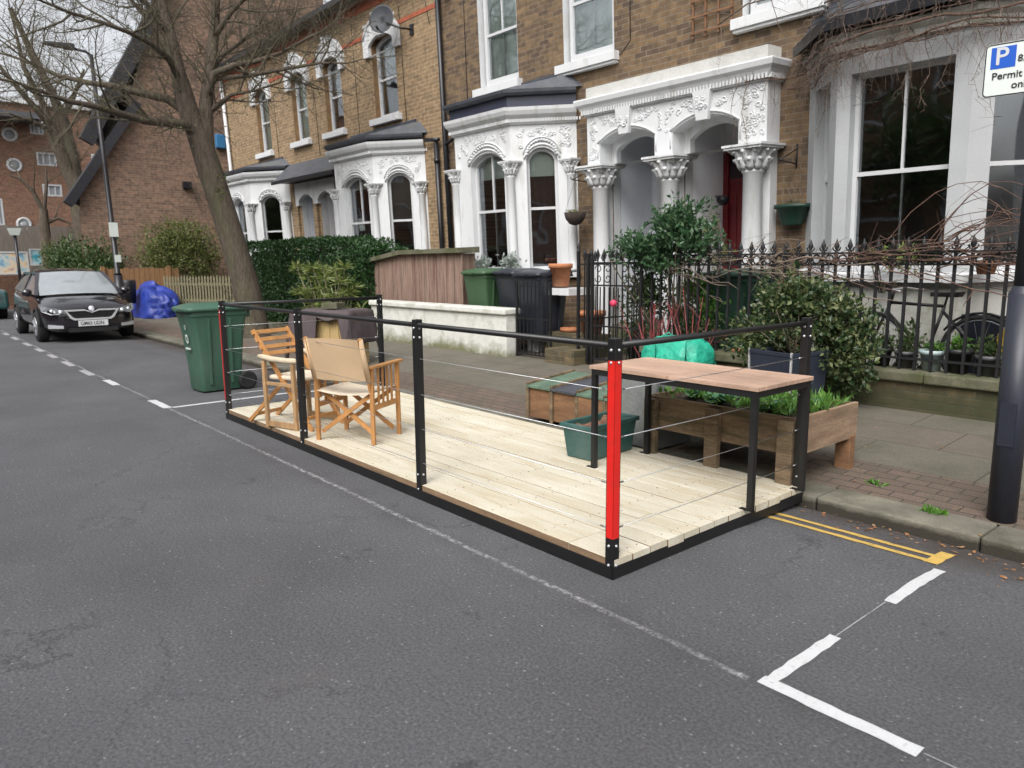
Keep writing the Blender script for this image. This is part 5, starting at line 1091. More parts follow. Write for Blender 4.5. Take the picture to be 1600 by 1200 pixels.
b = MB(); b.box(-8.8,-7.75,7.72,8.2,1.06,1.16); b.box(-8.75,-8.5,7.8,8.2,.1,1.06); tag(b.build('stone_sill', M['stucco']), 'white stone ledge under the terracotta pot by the carved bay', 'ledge')
# green bag
bg_ = MB(); secs = [(.0,.36,.2),(.06,.4,.24),(.12,.42,.26),(.2,.44,.27),(.3,.43,.27),(.38,.42,.25),(.45,.39,.22),(.52,.34,.17),(.56,.27,.12),(.58,.15,.06)]; n = 48; vs = []
for z, rx, ry in secs:
    for k in range(n):
        t = 6.283*k/n; rr = 1+.07*noise.noise(Vector((math.cos(t)*2, math.sin(t)*2, z*5))); rr += .05*noise.noise(Vector((math.cos(t)*6, math.sin(t)*6, z*9))); vs.append((-5.06+rx*.95*rr*math.copysign(abs(math.cos(t))**.6, math.cos(t)), 6.75+ry*rr*math.copysign(abs(math.sin(t))**.6, math.sin(t)), .15+z))
bg_.add(vs, [(i*n+k, i*n+(k+1) % n, (i+1)*n+(k+1) % n, (i+1)*n+k) for i in range(len(secs)-1) for k in range(n)]+[tuple(range(n-1,-1,-1)), tuple((len(secs)-1)*n+k for k in range(n))], 0, True)
bgo = bg_.build('garden_bag', M['bag_green']); tag(bgo, 'crumpled emerald green woven garden bag against the wall', 'bag')
b = MB(); 
for s in (-.2, .2): b.tube([(-4.97+s,6.5,.5),(-4.97+s+.02,6.47,.7),(-4.97+s+.1,6.6,.78),(-4.97+s+.16,6.62,.7)], .008, 5)
b.build('handle', M['bag_green'], bgo)
# black box planter
bp_ = thing('box_planter', (-3.6,6.5,.13), 'square navy-black planter box with chipped pale edges holding the variegated shrub', 'planter')
b = MB(); c_, s_ = math.cos(R(-12)), math.sin(R(-12)); Tb = lambda x, y, z: (-3.6+x*c_-y*s_, 6.5+x*s_+y*c_, z); taper_box(b, (0,0), .5, .5, .13, .72, .86, rim=.006, wall=.02, Tm=Tb); b.build('box', mat('blue_black_planter', (.025,.032,.05), .45, .2, 4, 50, stain=(.3,.3,.3), stain_amt=.5, stain_scale=9, stain_lo=.62), bp_, bevel=.006)
b = MB()
ce_ = mat('chipped_white_edge', (.4,.4,.4), .6, .5, 14, 60, stain=(.03,.035,.05), stain_amt=.9, stain_scale=18)
for sx, sy in ((-1,-1),(1,-1)): b = MB(); b.beam(Tb(sx*.24, sy*.242, .2), Tb(sx*.25, sy*.252, .73), .016, .016); b.build('corner_edge', ce_, bp_)
b = MB(); mound(b, -.22,.22,-.22,.22,.66,.04,8,Tb,1,9); b.build('soil', M['soil'], bp_)
# raised timber planter
rp = thing('raised_planter', (-3.0,4.9,.07), 'raised timber planter on stout legs with leafy vegetables behind the table', 'planter')
x0, x1, y0, y1, zb, zt = -3.62, -2.38, 4.46, 5.3, .29, .54
b = MB(); b.box(x0,(x0+x1)/2-.002,y0,y0+.03,zb,zt); b.box((x0+x1)/2+.002,x1-.031,y0,y0+.03,zb,zt); b.box(x0,x0+.03,y0+.031,y1-.031,zb,zt); b.box(x0,x1-.031,y1-.03,y1,zb,zt); b.box(x0+.03,x1-.03,y0+.03,y1-.03,zb,zb+.03); b.build('side_board', M['planter_wood'], rp, bevel=.004)
b = MB(); b.box(x1-.03,x1,y0,y1,zb,zt+.005); b.build('end_board', M['planter_wood2'], rp, bevel=.004)
for x, y in ((x0+.01,y0-.05),((x0+x1)/2-.06,y0-.05),(x1-.12,y0-.05),(x0+.01,y1-.11),(x1-.1,y1-.11)):
    b = MB(); b.box(x, x+.11, y, y+.048 if y < 5 else y+.08, .045, zt-.02 if y < 5 else zb+.02); b.build('leg', M['planter_wood'] if y < 5 else M['rough_wood'], rp, bevel=.006)
b = MB(); mound(b, x0+.03,x1-.03,y0+.03,y1-.03,.5,.05,14,None,4,6); b.build('soil', M['soil'], rp)
# grey metal box
gm = MB(); gm.box(-4.02,-3.66,4.62,5.1,.06,.62); gm.box(-4.03,-3.65,4.61,5.11,.62,.65); tag(gm.build('metal_planter', M['steel_grey'], bevel=.01), 'dull grey metal box planter between trough and raised planter', 'planter')
# low wooden cold frame
cf = thing('cold_frame', (-4.6,4.95,.06), 'low orange-brown timber box with sloping green and dark slatted lids on the pavement', 'wooden box')
b = MB(); rn = random.Random(2)
for k in range(4):
    a = -5.24+k*.33; b.box(a, a+.325, 4.68+rn.uniform(-.01,.01), 4.71, .09, .375-.0*k); 
b.box(-5.24,-5.21,4.712,5.3,.09,.38); b.box(-3.95,-3.92,4.712,5.3,.09,.38); b.box(-5.24,-3.92,5.27,5.3,.09,.42); b.build('side_board', M['rough_wood'], cf, bevel=.004)
for k in range(5): b = MB(); x_ = -5.24+k*.3275; b.box(x_-.015, x_+.02, 4.665, 4.68, .07, .37); b.build('corner_strip', M['planter_wood'], cf)
for k, mt in enumerate((mat('green_felt_lid', (.1,.16,.11), .8, .3, 8, 60), M['lead'], 'g', 'g')):
    mt = bpy.data.materials['green_felt_lid'] if mt == 'g' else mt
    a = -5.24+k*.33; b = MB(); b.hexa([(a,4.66,.375),(a+.32,4.66,.375),(a+.32,5.3,.44),(a,5.3,.44),(a,4.66,.4),(a+.32,4.66,.4),(a+.32,5.3,.465),(a,5.3,.465)]); b.build('lid', mt, cf, bevel=.004)
    b = MB(); b.beam((a+.002,4.665,.41),(a+.002,5.3,.475),.03,.02); b.build('lid_batten', M['planter_wood'], cf)
# crate with cloth
cr = thing('wooden_crate', (-10.1,5.15,.06), 'upright crate of pale split wood under a dark cloth on the pavement', 'crate')
ca, sa = math.cos(R(28)), math.sin(R(28)); Tc = lambda x, y, z: (-10.1+x*ca-y*sa, 5.15+x*sa+y*ca, z)
b = MB(); rn = random.Random(4)
for k in range(6): 
    a = -.45+k*.15; dd = rn.uniform(-.01,.01); b.hexa([Tc(a,-.27+dd,.07),Tc(a+.143,-.27+dd,.07),Tc(a+.143,.27,.07),Tc(a,.27,.07),Tc(a,-.27+dd,.86+dd),Tc(a+.143,-.27+dd,.86+dd),Tc(a+.143,.27,.86),Tc(a,.27,.86)])
b.build('slat', M['hay'], cr, bevel=.006)
b = MB(); b.hexa([Tc(-.12,-.1,.9),Tc(.16,-.1,.9),Tc(.16,.12,.9),Tc(-.12,.12,.9),Tc(-.1,-.1,.98),Tc(.16,-.1,.98),Tc(.16,.12,.98),Tc(-.1,.12,.98)]); b.build('lid_block', M['concrete'], cr)
b = MB(); nx, ny = 36, 24; vs = []
for i in range(nx+1):
    for j in range(ny+1):
        u = -.95+1.9*i/nx; v = -.9+1.4*j/ny
        du = max(0, abs(u)-.47); dv_ = max(0, abs(v)-.29); x = math.copysign(min(abs(u), .47), u) if abs(u) > .47 else u; y = math.copysign(min(abs(v), .29), v) if abs(v) > .29 else v
        dz = du+dv_*(1 if abs(u) < .47 else .6); lim = .62+.1*math.sin(i*.7)
        if v < 0 and -.05 < u < .42: dz = min(dz, .08+.05*math.sin(u*9)); 
        wv = .03*noise.noise(Vector((u*5, v*5, 1)))+.02*math.sin((v if du > 0 else u)*22)*min(1, (du+dv_)*5)
        x += math.copysign(.02+abs(wv)+du*.12, u) if du > 0 else 0; y += math.copysign(.02+abs(wv)+dv_*.1, v) if dv_ > 0 else 0
        p = Tc(x, y, max(.12, .885+wv*.4-min(dz, lim))); vs.append(p)
b.add(vs, [(i*(ny+1)+j, (i+1)*(ny+1)+j, (i+1)*(ny+1)+j+1, i*(ny+1)+j+1) for i in range(nx) for j in range(ny)], 0, True)
cl = b.build('cloth', M['cloth']); tag(cl, 'grey mauve cloth draped over the pale wooden crate', 'cloth')
mod = cl.modifiers.new('thick', 'SOLIDIFY'); mod.thickness = .012
# tarp
b = MB(); n = 64; rows = 22; vs = []
for i in range(rows+1):
    u = i/rows; z = .86*math.sin(u*1.5708)**.9; s_ = math.cos(u*1.5708)**.45 if u < 1 else .04
    for k in range(n):
        t = 6.283*k/n; q_ = Vector((math.cos(t)*3, math.sin(t)*3, z*3)); rid = (1-abs(noise.noise(q_*1.3))*3)*.07+(1-abs(noise.noise(q_*3+Vector((5,0,0))))*3)*.03; w_ = 1+.18*noise.noise(Vector((math.cos(t)*1.6, math.sin(t)*1.6, z*1.5)))+rid
        vs.append((-22.7+1.15*s_*w_*math.cos(t)+.12*z, 6.15+.5*s_*w_*math.sin(t), .1+z*(1+.12*noise.noise(Vector((math.cos(t), math.sin(t), 3)))-.16*math.cos(t))))
b.add(vs, [(i*n+k, i*n+(k+1) % n, (i+1)*n+(k+1) % n, (i+1)*n+k) for i in range(rows) for k in range(n)]+[tuple(rows*n+k for k in range(n))], 0, True)
tag(b.build('tarpaulin_heap', M['tarp']), 'bright blue tarpaulin heaped over something at the pavement edge', 'tarpaulin')
def board_fence(name, p, q_, z0, z1, mt, lab, bw=.14):
    p = Vector(p); q_ = Vector(q_); d = (q_-p); L = d.length; d.normalize(); o = thing(name, ((p.x+q_.x)/2, (p.y+q_.y)/2, z0), lab, 'fence'); n = int(L/bw)
    b = MB(); rn = random.Random(n)
    for k in range(n): a = p+d*(k*bw); c_ = p+d*(k*bw+bw-.01); h = z1+rn.uniform(-.015,.015); nn = Vector((-d.y, d.x))*.02; b.hexa([(a.x,a.y,z0),(c_.x,c_.y,z0),(c_.x+nn.x,c_.y+nn.y,z0),(a.x+nn.x,a.y+nn.y,z0),(a.x,a.y,h),(c_.x,c_.y,h),(c_.x+nn.x,c_.y+nn.y,h),(a.x+nn.x,a.y+nn.y,h)])
    b.build('boards', mt, o)
    for k in range(0, int(L/1.8)+1):
        a = p+d*min(L, k*1.8); b = MB(); b.box(a.x-.05, a.x+.05, a.y-.05, a.y+.05, z0, z1+.06); b.build('post', mt, o)
    return o
board_fence('board_fence', (-24.2,5.2), (-24.2,7.4), .1, 1.45, M['fence_orange'], 'orange brown board fence between the black car and the blue tarpaulin')
board_fence('board_fence', (-33,1.5), (-33,6.6), 1.0, 3.0, M['fence_grey'], 'tall grey weathered board fence in front of the brick flats')
b = MB(); b.box(-33.4,-33.05,-2,7,-.1,1.0); b.box(-33.0,-32.7,1,5.6,-.1,1.2); tag(b.build('garden_wall', M['brickF']), 'red brick wall below the grey fence behind the parked car', 'wall')
def panel(x, y0, y1, z0, z1, cols, lab, seed):
    o = thing('painted_panel', (x, (y0+y1)/2, z0), lab, 'painted panel'); m, t, p = nodes('mural_%d' % seed); v = coords(t, (1,2.2,2.6)); n_ = N(t, 'TexNoise', Scale=1.6, Detail=3); t.links.new(v, n_.inputs['Vector']); r_ = ramp(t, [(.25+.5*i/(len(cols)-1), c) for i, c in enumerate(cols)]); r_.color_ramp.interpolation = 'B_SPLINE'; t.links.new(n_.outputs[0], r_.inputs[0]); t.links.new(r_.outputs[0], p.inputs['Base Color'])
    b = MB(); b.box(x, x+.05, y0, y1, z0, z1); b.build('board', m, o)
    b = MB(); ring_frame(b, lambda s, n, w: (x+.05+n, s, w), [(y0,z0),(y0,z1),(y1,z1),(y1,z0)], [(y0+.05,z0+.05),(y0+.05,z1-.05),(y1-.05,z1-.05),(y1-.05,z0+.05)], 0, .02); b.build('edge', M['wood_white'], o); return o
panel(-32.0, 2.6, 4.5, 1.25, 2.05, [(.1,.12,.35),(.2,.45,.5),(.6,.5,.45),(.7,.5,.2),(.15,.15,.4)], 'multicoloured painted board low on the wall at the left edge', 1)
panel(-32.0, 4.55, 5.15, 1.55, 2.15, [(.02,.25,.35),(.05,.4,.5),(.7,.75,.75),(.1,.4,.6)], 'smaller turquoise and white painted board beside the multicoloured one', 2)
# ------------------------------------------------------------------ lamp posts, sign
lp = thing('street_lamp', (-21.0,4.85,.1), 'tall black street lamp column with small notices behind the parked car', 'street lamp')
b = MB(); b.tube([(-21.0,4.85,.05),(-21.0,4.85,1.3)], .1, 14); b.tube([(-21.0,4.85,1.3),(-21.02,4.85,1.36),(-21.2,4.83,4.0),(-21.4,4.8,6.65)], [.1,.065,.055,.045], 12); b.tube([(-21.4,4.8,6.62),(-21.42,4.7,6.7),(-21.45,4.4,6.74)], .035, 8); b.build('column', M['pipe'], lp)
b = MB(); b.hexa([(-21.55,3.8,6.74),(-21.35,3.8,6.74),(-21.32,4.45,6.7),(-21.58,4.45,6.7),(-21.52,3.8,6.8),(-21.38,3.8,6.8),(-21.34,4.45,6.84),(-21.56,4.45,6.84)]); b.build('lantern', M['pipe'], lp, bevel=.02)
b = MB(); b.box(-20.98,-20.96,4.74,4.94,2.25,2.6); b.build('notice', M['sign_white'], lp); b = MB(); b.box(-20.9,-20.88,4.79,4.93,1.62,1.8); b.build('notice', M['sign_white'], lp)
sp2 = thing('street_lamp', (-31.4,4.1,.1), 'short slim post with pale lantern in front of the painted boards', 'street lamp'); b = MB(); b.tube([(-31.4,4.12,.05),(-31.4,4.1,2.6)], .05, 8); b.build('column', M['pipe'], sp2); b = MB(); b.hexa([(-31.5,3.98,2.6),(-31.3,3.98,2.6),(-31.3,4.22,2.6),(-31.5,4.22,2.6),(-31.55,3.9,2.84),(-31.25,3.9,2.84),(-31.25,4.3,2.84),(-31.55,4.3,2.84)]); b.build('lantern', M['sign_white'], sp2)
# litter bin on the lamp
lb = MB(); lb.lathe([(.17,.5),(.2,1.1),(.18,1.14)], (-22.6,5.45,0), 14); tag(lb.build('litter_bin', M['pipe']), 'dark litter bin fixed low beside the street lamp', 'bin')
# near sign post
px_, py_ = -1.315, 4.87
pp = thing('parking_sign_post', (px_, py_, .05), 'thick navy black sign column at the right edge carrying a parking permit plate', 'sign post')
b = MB(); b.tube([(px_,py_,.04),(px_,py_,1.36)], .076, 28); b.tube([(px_,py_,1.36),(px_,py_,1.4)], [.076,.055], 28, cap=False); b.tube([(px_,py_,1.39),(px_,py_,3.1)], .055, 28); b.build('column', M['post'], pp)
b = MB(); b.box(px_-.04,px_+.04,py_-.079,py_-.06,.5,.75); b.build('access_cover', M['post'], pp)
sdir = Vector((.992,.125,0)).normalized(); sn = Vector((sdir.y,-sdir.x,0)); c0 = Vector((px_-.0, py_-.075, 0))
pl_c = Vector((-1.585, 4.77, 0)); sw, shh, sz = .5, .275, 2.42
def ST(s, n, w): p = pl_c+sdir*s+sn*n; return (p.x, p.y, sz+w)
def rrect(w, h, r_, ins=0):
    pts = []
    for cx, cy, a0 in ((w-r_,r_,-90),(w-r_,h-r_,0),(r_,h-r_,90),(r_,r_,180)):
        for k in range(5): t = R(a0+22.5*k); pts.append((cx+(r_-ins)*math.cos(t), cy+(r_-ins)*math.sin(t)))
    return pts
b = MB(); a_ = rrect(sw, shh, .025); b.prism([ST(x, .0, z) for x, z in a_], sn*.003); plt = b.build('sign_plate', M['sign_white'], pp)
b = MB(); ring_frame(b, ST, rrect(sw, shh, .025, .002), rrect(sw, shh, .025, .008), .003, .0045); b.build('border', M['sign_black'], plt)
b = MB(); b.add([ST(.03,.0045,.145),(ST(.145,.0045,.145)),(ST(.145,.0045,.255)),(ST(.03,.0045,.255))], [(0,1,2,3)]); b.build('blue_square', M['sign_blue'], plt)
def sign_M(s, w, n=.0055): 
    o = Vector(ST(s, n, w))-ORG[pp.name]; return Matrix(((sdir.x,0,sn.x,o.x),(sdir.y,0,sn.y,o.y),(0,1,0,o.z),(0,0,0,1)))
for nm, bd, sz_, mt, s_, w_ in (('letter','P',.125,M['wood_white'],.048,.203),('lettering','8.',.048,M['sign_black'],.154,.182),('lettering','Permit holders',.052,M['sign_black'],.04,.105),('lettering','only',.052,M['sign_black'],.135,.05)):
    text_mesh(nm, bd, sz_, mt, plt, sign_M(s_, w_), .0008)
b = MB(); b.beam(tuple(c0+Vector((-.06,.02,2.5))), tuple(c0+Vector((.06,.02,2.5))), .05, .03); b.build('bracket', M['galv'], pp)
# ------------------------------------------------------------------ bicycle
bk = thing('bicycle', (-3.0,7.78,.3), 'black bicycle leaning behind the railings below the plain white bay', 'bicycle')
by = 7.8
for x in (-3.42, -2.42):
    b = MB(); b.tube([(x+.33*math.cos(t*.2618), by, .68+.33*math.sin(t*.2618)) for t in range(25)], .02, 8, cap=False); w_ = b.build('wheel', M['rubber'], bk)
    b = MB(); b.tube([(x+.305*math.cos(t*.2618), by, .68+.305*math.sin(t*.2618)) for t in range(25)], .008, 5, cap=False)
    for k in range(14): t = k*.4488; b.tube([(x,by,.68),(x+.3*math.cos(t),by,.68+.3*math.sin(t))], .0016, 3)
    b.tube([(x,by-.04,.68),(x,by+.04,.68)], .02, 8); b.build('rim', M['galv'], w_)
b = MB(); bb = (-2.88,by,.63); st = (-2.75,by,1.1); hd = (-3.25,by,1.12)
for p, q_ in ((bb,st),(bb,(-3.27,by,1.02)),(st,hd),(hd,(-3.42,by,.68)),(bb,(-2.42,by,.68)),((-2.76,by,1.05),(-2.42,by,.68)),(hd,(-3.22,by,1.25))): b.tube([p, q_], .016, 8)
b.tube([(-2.42+.37*math.cos(t*.2), by, .68+.37*math.sin(t*.2)) for t in range(0, 14)], .012, 5); b.build('frame', M['black_steel'], bk)
b = MB(); b.tube([st, (-2.73,by,1.2)], .012, 6); b.hexa([(-2.88,by-.02,1.19),(-2.62,by-.07,1.19),(-2.62,by+.07,1.19),(-2.88,by+.02,1.19),(-2.88,by-.02,1.23),(-2.6,by-.08,1.24),(-2.6,by+.08,1.24),(-2.88,by+.02,1.23)]); b.build('saddle', M['rubber'], bk, bevel=.015)
b = MB(); b.tube([(-3.05,by-.28,1.24),(-3.2,by-.2,1.26),(-3.22,by,1.25),(-3.2,by+.2,1.26),(-3.05,by+.28,1.24)], .012, 6); b.build('handlebar', M['galv'], bk)
b = MB(); b.box(-2.2,-2.17,by-.03,by+.03,.98,1.03); b.build('rear_light', M['red_strip'], bk); b = MB(); b.tube([bb,(-2.85,by-.08,.5)], .01, 6); b.box(-2.9,-2.8,by-.14,by-.06,.49,.515); b.build('pedal', M['rubber'], bk)
# yellow sack and dark opening under bay, green hose
b = MB(); b.lathe([(.14,0),(.16,.2),(.14,.4),(.05,.5)], (-2.2,8.0,.45), 12); tag(b.build('yellow_sack', mat('yellow_sack', (.6,.4,.03), .6, .25, 9, 40, .01, 20)), 'crumpled yellow sack behind the railings near the sign post', 'sack')
# ------------------------------------------------------------------ car
car = thing('parked_car', (-17.2,3.42,0), 'glossy black hatchback parked at the kerb facing the camera', 'car')
cx0, cy0 = -17.2, 3.42; CT = lambda d, y, z: (cx0-d, cy0+y, z)
S = [(-.02,.55,.3,.52,.56,.56),(.0,.66,.24,.6,.64,.66),(.1,.78,.2,.66,.72,.76),(.35,.84,.2,.7,.78,.85),(.7,.865,.2,.74,.84,.92),(1.05,.87,.2,.78,.9,.97),(1.7,.87,.22,.82,.94,.97),(2.6,.87,.22,.85,.96,.98),(3.5,.865,.22,.86,.98,1.0),(3.95,.84,.25,.86,1.0,1.02),(4.2,.78,.3,.84,.96,1.0),(4.28,.68,.36,.75,.85,.9)]
b = MB(); vs = []
for d, w, zb_, zm, zbt, zc in S:
    half = [(0,zb_),(w*.9,zb_),(w*.99,zb_+.12),(w,zm*.75),(w*.985,zm),(w*.95,zbt-.015),(w*.8,zbt+(zc-zbt)*.55),(w*.45,zc-.01),(0,zc)]
    ring_ = [(y, z) for y, z in half]+[(-y, z) for y, z in half[-2:0:-1]]
    vs += [CT(d, y, z) for y, z in ring_]
n = 16; b.add(vs, [(i*n+k, (i+1)*n+k, (i+1)*n+(k+1) % n, i*n+(k+1) % n) for i in range(len(S)-1) for k in range(n)]+[tuple(range(n)), tuple((len(S)-1)*n+k for k in range(n-1,-1,-1))], 0, True)
body = b.build('body', M['carpaint'], car); sm_ = body.modifiers.new('s', 'SUBSURF'); sm_.levels = 1; sm_.render_levels = 1
G = [(.95,.74,.94),(1.3,.70,1.17),(1.75,.6,1.40),(2.1,.59,1.445),(2.8,.58,1.45),(3.4,.57,1.41),(3.8,.6,1.22),(4.12,.64,1.01)]
def roofsec(i): d, w, z = G[i]; return d, w, z
b = MB(); vs = []
for d, w, z in G[2:6]: vs += [CT(d, y, z+zz) for y, zz in ((-w,-.02),(-w*.85,.02),(-w*.4,.04),(0,.045),(w*.4,.04),(w*.85,.02),(w,-.02))]
b.add(vs, [(i*7+k, (i+1)*7+k, (i+1)*7+k+1, i*7+k+1) for i in range(3) for k in range(6)], 0, True); b.build('roof', M['carpaint'], car)
def gl(rows, nm): 
    b = MB(); vs = []
    for d, w, z in rows: vs += [CT(d-.1*(1-u*u)+.0, u*w, z+.03*(1-u*u)) for u in (-1,-.6,-.2,.2,.6,1)]
    b.add(vs, [(i*6+k, (i+1)*6+k, (i+1)*6+k+1, i*6+k+1) for i in range(len(rows)-1) for k in range(5)], 0, True); return b.build(nm, M['windscreen'], car)
gl([G[0],G[1],G[2]], 'windscreen'); b = MB(); vs = []
for d, w, z in G[5:8]: vs += [CT(d+.05*(1-u*u), u*w, z+.03*(1-u*u)) for u in (-1,-.5,0,.5,1)]
b.add(vs, [(i*5+k, (i+1)*5+k, (i+1)*5+k+1, i*5+k+1) for i in range(2) for k in range(4)], 0, True); b.build('rear_window', M['windscreen'], car)
for s in (-1, 1):
    for seg in (([(1.02,.8,.95),(1.72,.62,1.37),(2.3,.61,1.4),(2.3,.83,.97)]), ([(2.36,.83,.97),(2.36,.61,1.4),(3.35,.6,1.37),(3.9,.8,1.02)])):
        b = MB(); b.add([CT(d, s*w, z) for d, w, z in seg], [(0,1,2,3)]); b.build('side_window', M['windscreen'], car)
    b = MB()
    for p, q_ in (((.93,.8,.93),(1.74,.62,1.39)),((1.74,.62,1.39),(3.4,.6,1.39)),((3.4,.6,1.39),(4.12,.7,1.0)),((2.33,.83,.96),(2.33,.62,1.4))): b.beam(CT(p[0],s*p[1],p[2]), CT(q_[0],s*q_[1],q_[2]), .07, .05)
    b.build('pillar', M['carpaint'], car)
    b = MB(); mc = CT(1.15, s*.93, 1.0); b.lathe([(.0,-.09),(.06,-.08),(.09,0),(.06,.08),(0,.09)], mc, 12, M=Matrix.Rotation(R(90), 3, 'X')); b.build('wing_mirror', M['carpaint'], car)
    b = MB(); hl = [(-.02,.47,.60),(.0,.49,.67),(.16,.74,.725),(.36,.845,.745),(.25,.835,.64),(.04,.7,.575)]
    b.add([CT(d-.045 if y < .7 else d-.03, s*(y+.015), z) for d, y, z in hl]+[CT(d+.1, s*(y-.03), z) for d, y, z in hl], [tuple(range(6)) if s > 0 else tuple(range(5,-1,-1))]+[(i,(i+1) % 6,6+(i+1) % 6,6+i) for i in range(6)], 0); hl_ = b.build('headlight', M['headlamp'], car); b = MB(); b.lathe([(0,-.01),(.04,-.01),(.035,.012),(0,.012)], CT(-.045,s*.56,.635), 14, M=Matrix.Rotation(R(90), 3, 'Y')); b.lathe([(0,-.01),(.032,-.01),(.028,.012),(0,.012)], CT(.045,s*.7,.655), 14, M=Matrix.Rotation(R(90), 3, 'Y')); b.build('reflector', M['chrome'], hl_)
    b = MB(); b.hexa([CT(-.03,s*.53,.3),CT(.06,s*.78,.31),CT(.2,s*.76,.31),CT(.2,s*.53,.3),CT(-.04,s*.53,.36),CT(.05,s*.79,.385),CT(.2,s*.76,.385),CT(.2,s*.53,.36)]); b.build('fog_lamp', M['chrome'], car)
    for d in (.78, 3.38):
        b = MB(); Mx = Matrix.Rotation(R(90), 3, 'X'); b.lathe([(.19,-.1),(.29,-.1),(.315,-.07),(.315,.07),(.29,.1),(.19,.1)], CT(d, s*.79, .315), 28, M=Mx); w_ = b.build('wheel', M['rubber'], car)
        b = MB(); wc = Vector(CT(d, s*.893, .315)); b.lathe([(.185,-.012),(.2,.0),(.185,.012)], wc, 24, M=Mx)
        for k in range(5):
            t = k*1.2566; b.beam(wc+Vector((0,s*.0,0)), wc+Vector((.19*math.cos(t), s*-.0, .19*math.sin(t))), .05, .03)
        b.lathe([(.0,-.02),(.05,-.02),(.05,.02),(.0,.02)], wc, 12, M=Mx); b.build('rim', M['alloy'], w_)
        b = MB(); b.tube([CT(d+.345*math.cos(R(a)), s*.868, .33+.35*math.sin(R(a))) for a in range(0, 181, 15)], .018, 6); b.build('wheel_arch', M['rubber'], car)
b = MB(); Tg = lambda s, n, w: CT(-.04-n, s, w)
gr = [(-.5,.67),(-.4,.5),(-.34,.46),(.34,.46),(.4,.5),(.5,.67),(.14,.675),(.0,.61),(-.14,.675)]; gi = [(x*.9, .572+(z-.572)*.68) for x, z in gr]
b.add([Tg(x, .0, z) for x, z in gi], [tuple(range(9))]); 
for k in range(-7, 8): tbox(b, Tg, k*.05-.006, k*.05+.006, .0, .012, .49, .61)
b.build('grille', M['rubber'], car); b = MB(); ring_frame(b, Tg, gr, gi, -.03, .02); b.build('grille_surround', M['chrome'], car)
b = MB(); b.lathe([(.0,0),(.048,0),(.055,.012),(.045,.02),(.0,.02)], CT(.0,0,.685), 20, M=Matrix.Rotation(R(90), 3, 'Y')); b.build('bonnet_badge', M['chrome'], car)
b = MB(); tbox(b, Tg, -.27, .27, .02, .035, .335, .45); npl = b.build('number_plate', M['plate'], car)
o_ = Vector(Tg(-.235,.0365,.39))-ORG[car.name]; text_mesh('plate_lettering', 'GM65 UDN', .105, M['sign_black'], npl, Matrix(((0,0,1,o_.x),(1,0,0,o_.y),(0,1,0,o_.z),(0,0,0,1))), .0008, sx=.82)
b = MB(); tbox(b, Tg, -.45, .45, .0, .02, .22, .31); b.build('lower_grille', M['rubber'], car)
# dark green vehicle at the left edge
v2 = thing('parked_van', (-26.6,2.3,0), 'dark teal vehicle parked beyond the black car at the left edge', 'van')
b = MB(); b.hexa([(-30.5,1.4,.3),(-26.2,1.4,.3),(-26.2,3.1,.3),(-30.5,3.1,.3),(-30.5,1.4,.95),(-26.3,1.4,.85),(-26.3,3.1,.85),(-30.5,3.1,.95)]); b.hexa([(-30.4,1.5,.96),(-26.9,1.45,.9),(-26.9,3.05,.9),(-30.4,3.0,.96),(-30.3,1.6,1.42),(-27.6,1.6,1.42),(-27.6,2.9,1.42),(-30.3,2.9,1.42)]); b.build('body', mat('teal_car_paint', (.012,.06,.06), .25, .1, coat=1), v2, bevel=.08)
b = MB(); b.add([(-26.88,1.55,.93),(-26.88,2.95,.93),(-27.55,2.8,1.37),(-27.55,1.7,1.37)], [(0,1,2,3)]); b.build('windscreen', M['windscreen'], v2)
for d in (-27.0,-29.6):
    for y_ in (1.5,3.0): b = MB(); b.lathe([(.18,-.1),(.3,-.09),(.3,.09),(.18,.1)], (d,y_,.3), 20, M=Matrix.Rotation(R(90), 3, 'X')); b.build('wheel', M['rubber'], v2)
for y_ in (1.75,2.75): b = MB(); b.box(-26.3,-26.18,y_-.15,y_+.15,.62,.74); b.build('headlight', M['headlamp'], v2, bevel=.03)
# ================================================================== vegetation
def leaf(b, p, d, L, w, rn):
    d = d.normalized(); s = d.cross(Vector((rn.uniform(-1,1), rn.uniform(-1,1), rn.uniform(-.3,1)))); s = s.normalized()*(w/2) if s.length > 1e-3 else Vector((w/2,0,0)); m_ = p+d*L*.5; nrm_ = s.cross(d).normalized()*L*.08
    b.add([p, m_+s+nrm_, p+d*L, m_-s+nrm_], [(0,1,2,3)])
def rdir(rn, up_=0.3):
    v = Vector((rn.gauss(0,1), rn.gauss(0,1), rn.gauss(0,1)+up_)); return v.normalized()
def cloud(b, c, rad, n, L, w, rn, shell_=.55, lump=.25, up_=.3, clump=0):
    c = Vector(c); k = 0
    while k < n:
        v = rdir(rn, 0); t = shell_+(1-shell_)*rn.random(); f = 1+lump*noise.noise(v*2.3+c)*1.6; p = c+Vector((v.x*rad[0], v.y*rad[1], v.z*rad[2]))*t*f
        if noise.noise(p*4.5) < -.12 and rn.random() < .8: k += .25; continue
        m = max(1, clump)
        for _ in range(m): leaf(b, p+rdir(rn)*L*.3, (v*.7+rdir(rn, up_)), L*rn.uniform(.6,1.2), w*rn.uniform(.7,1.2), rn); k += 1
def spray(b, base, tips, n, rn, r=.006, spread=.12):
    base = Vector(base)
    for _ in range(n):
        t = Vector(tips)+Vector((rn.gauss(0,1)*spread, rn.gauss(0,1)*spread, rn.gauss(0,1)*spread*.6)); m_ = (base+t)/2+Vector((rn.gauss(0,.05), rn.gauss(0,.05), 0)); b.tube([base+Vector((rn.gauss(0,.03), rn.gauss(0,.03), 0)), m_, t], [r, r*.8, r*.4], 4)
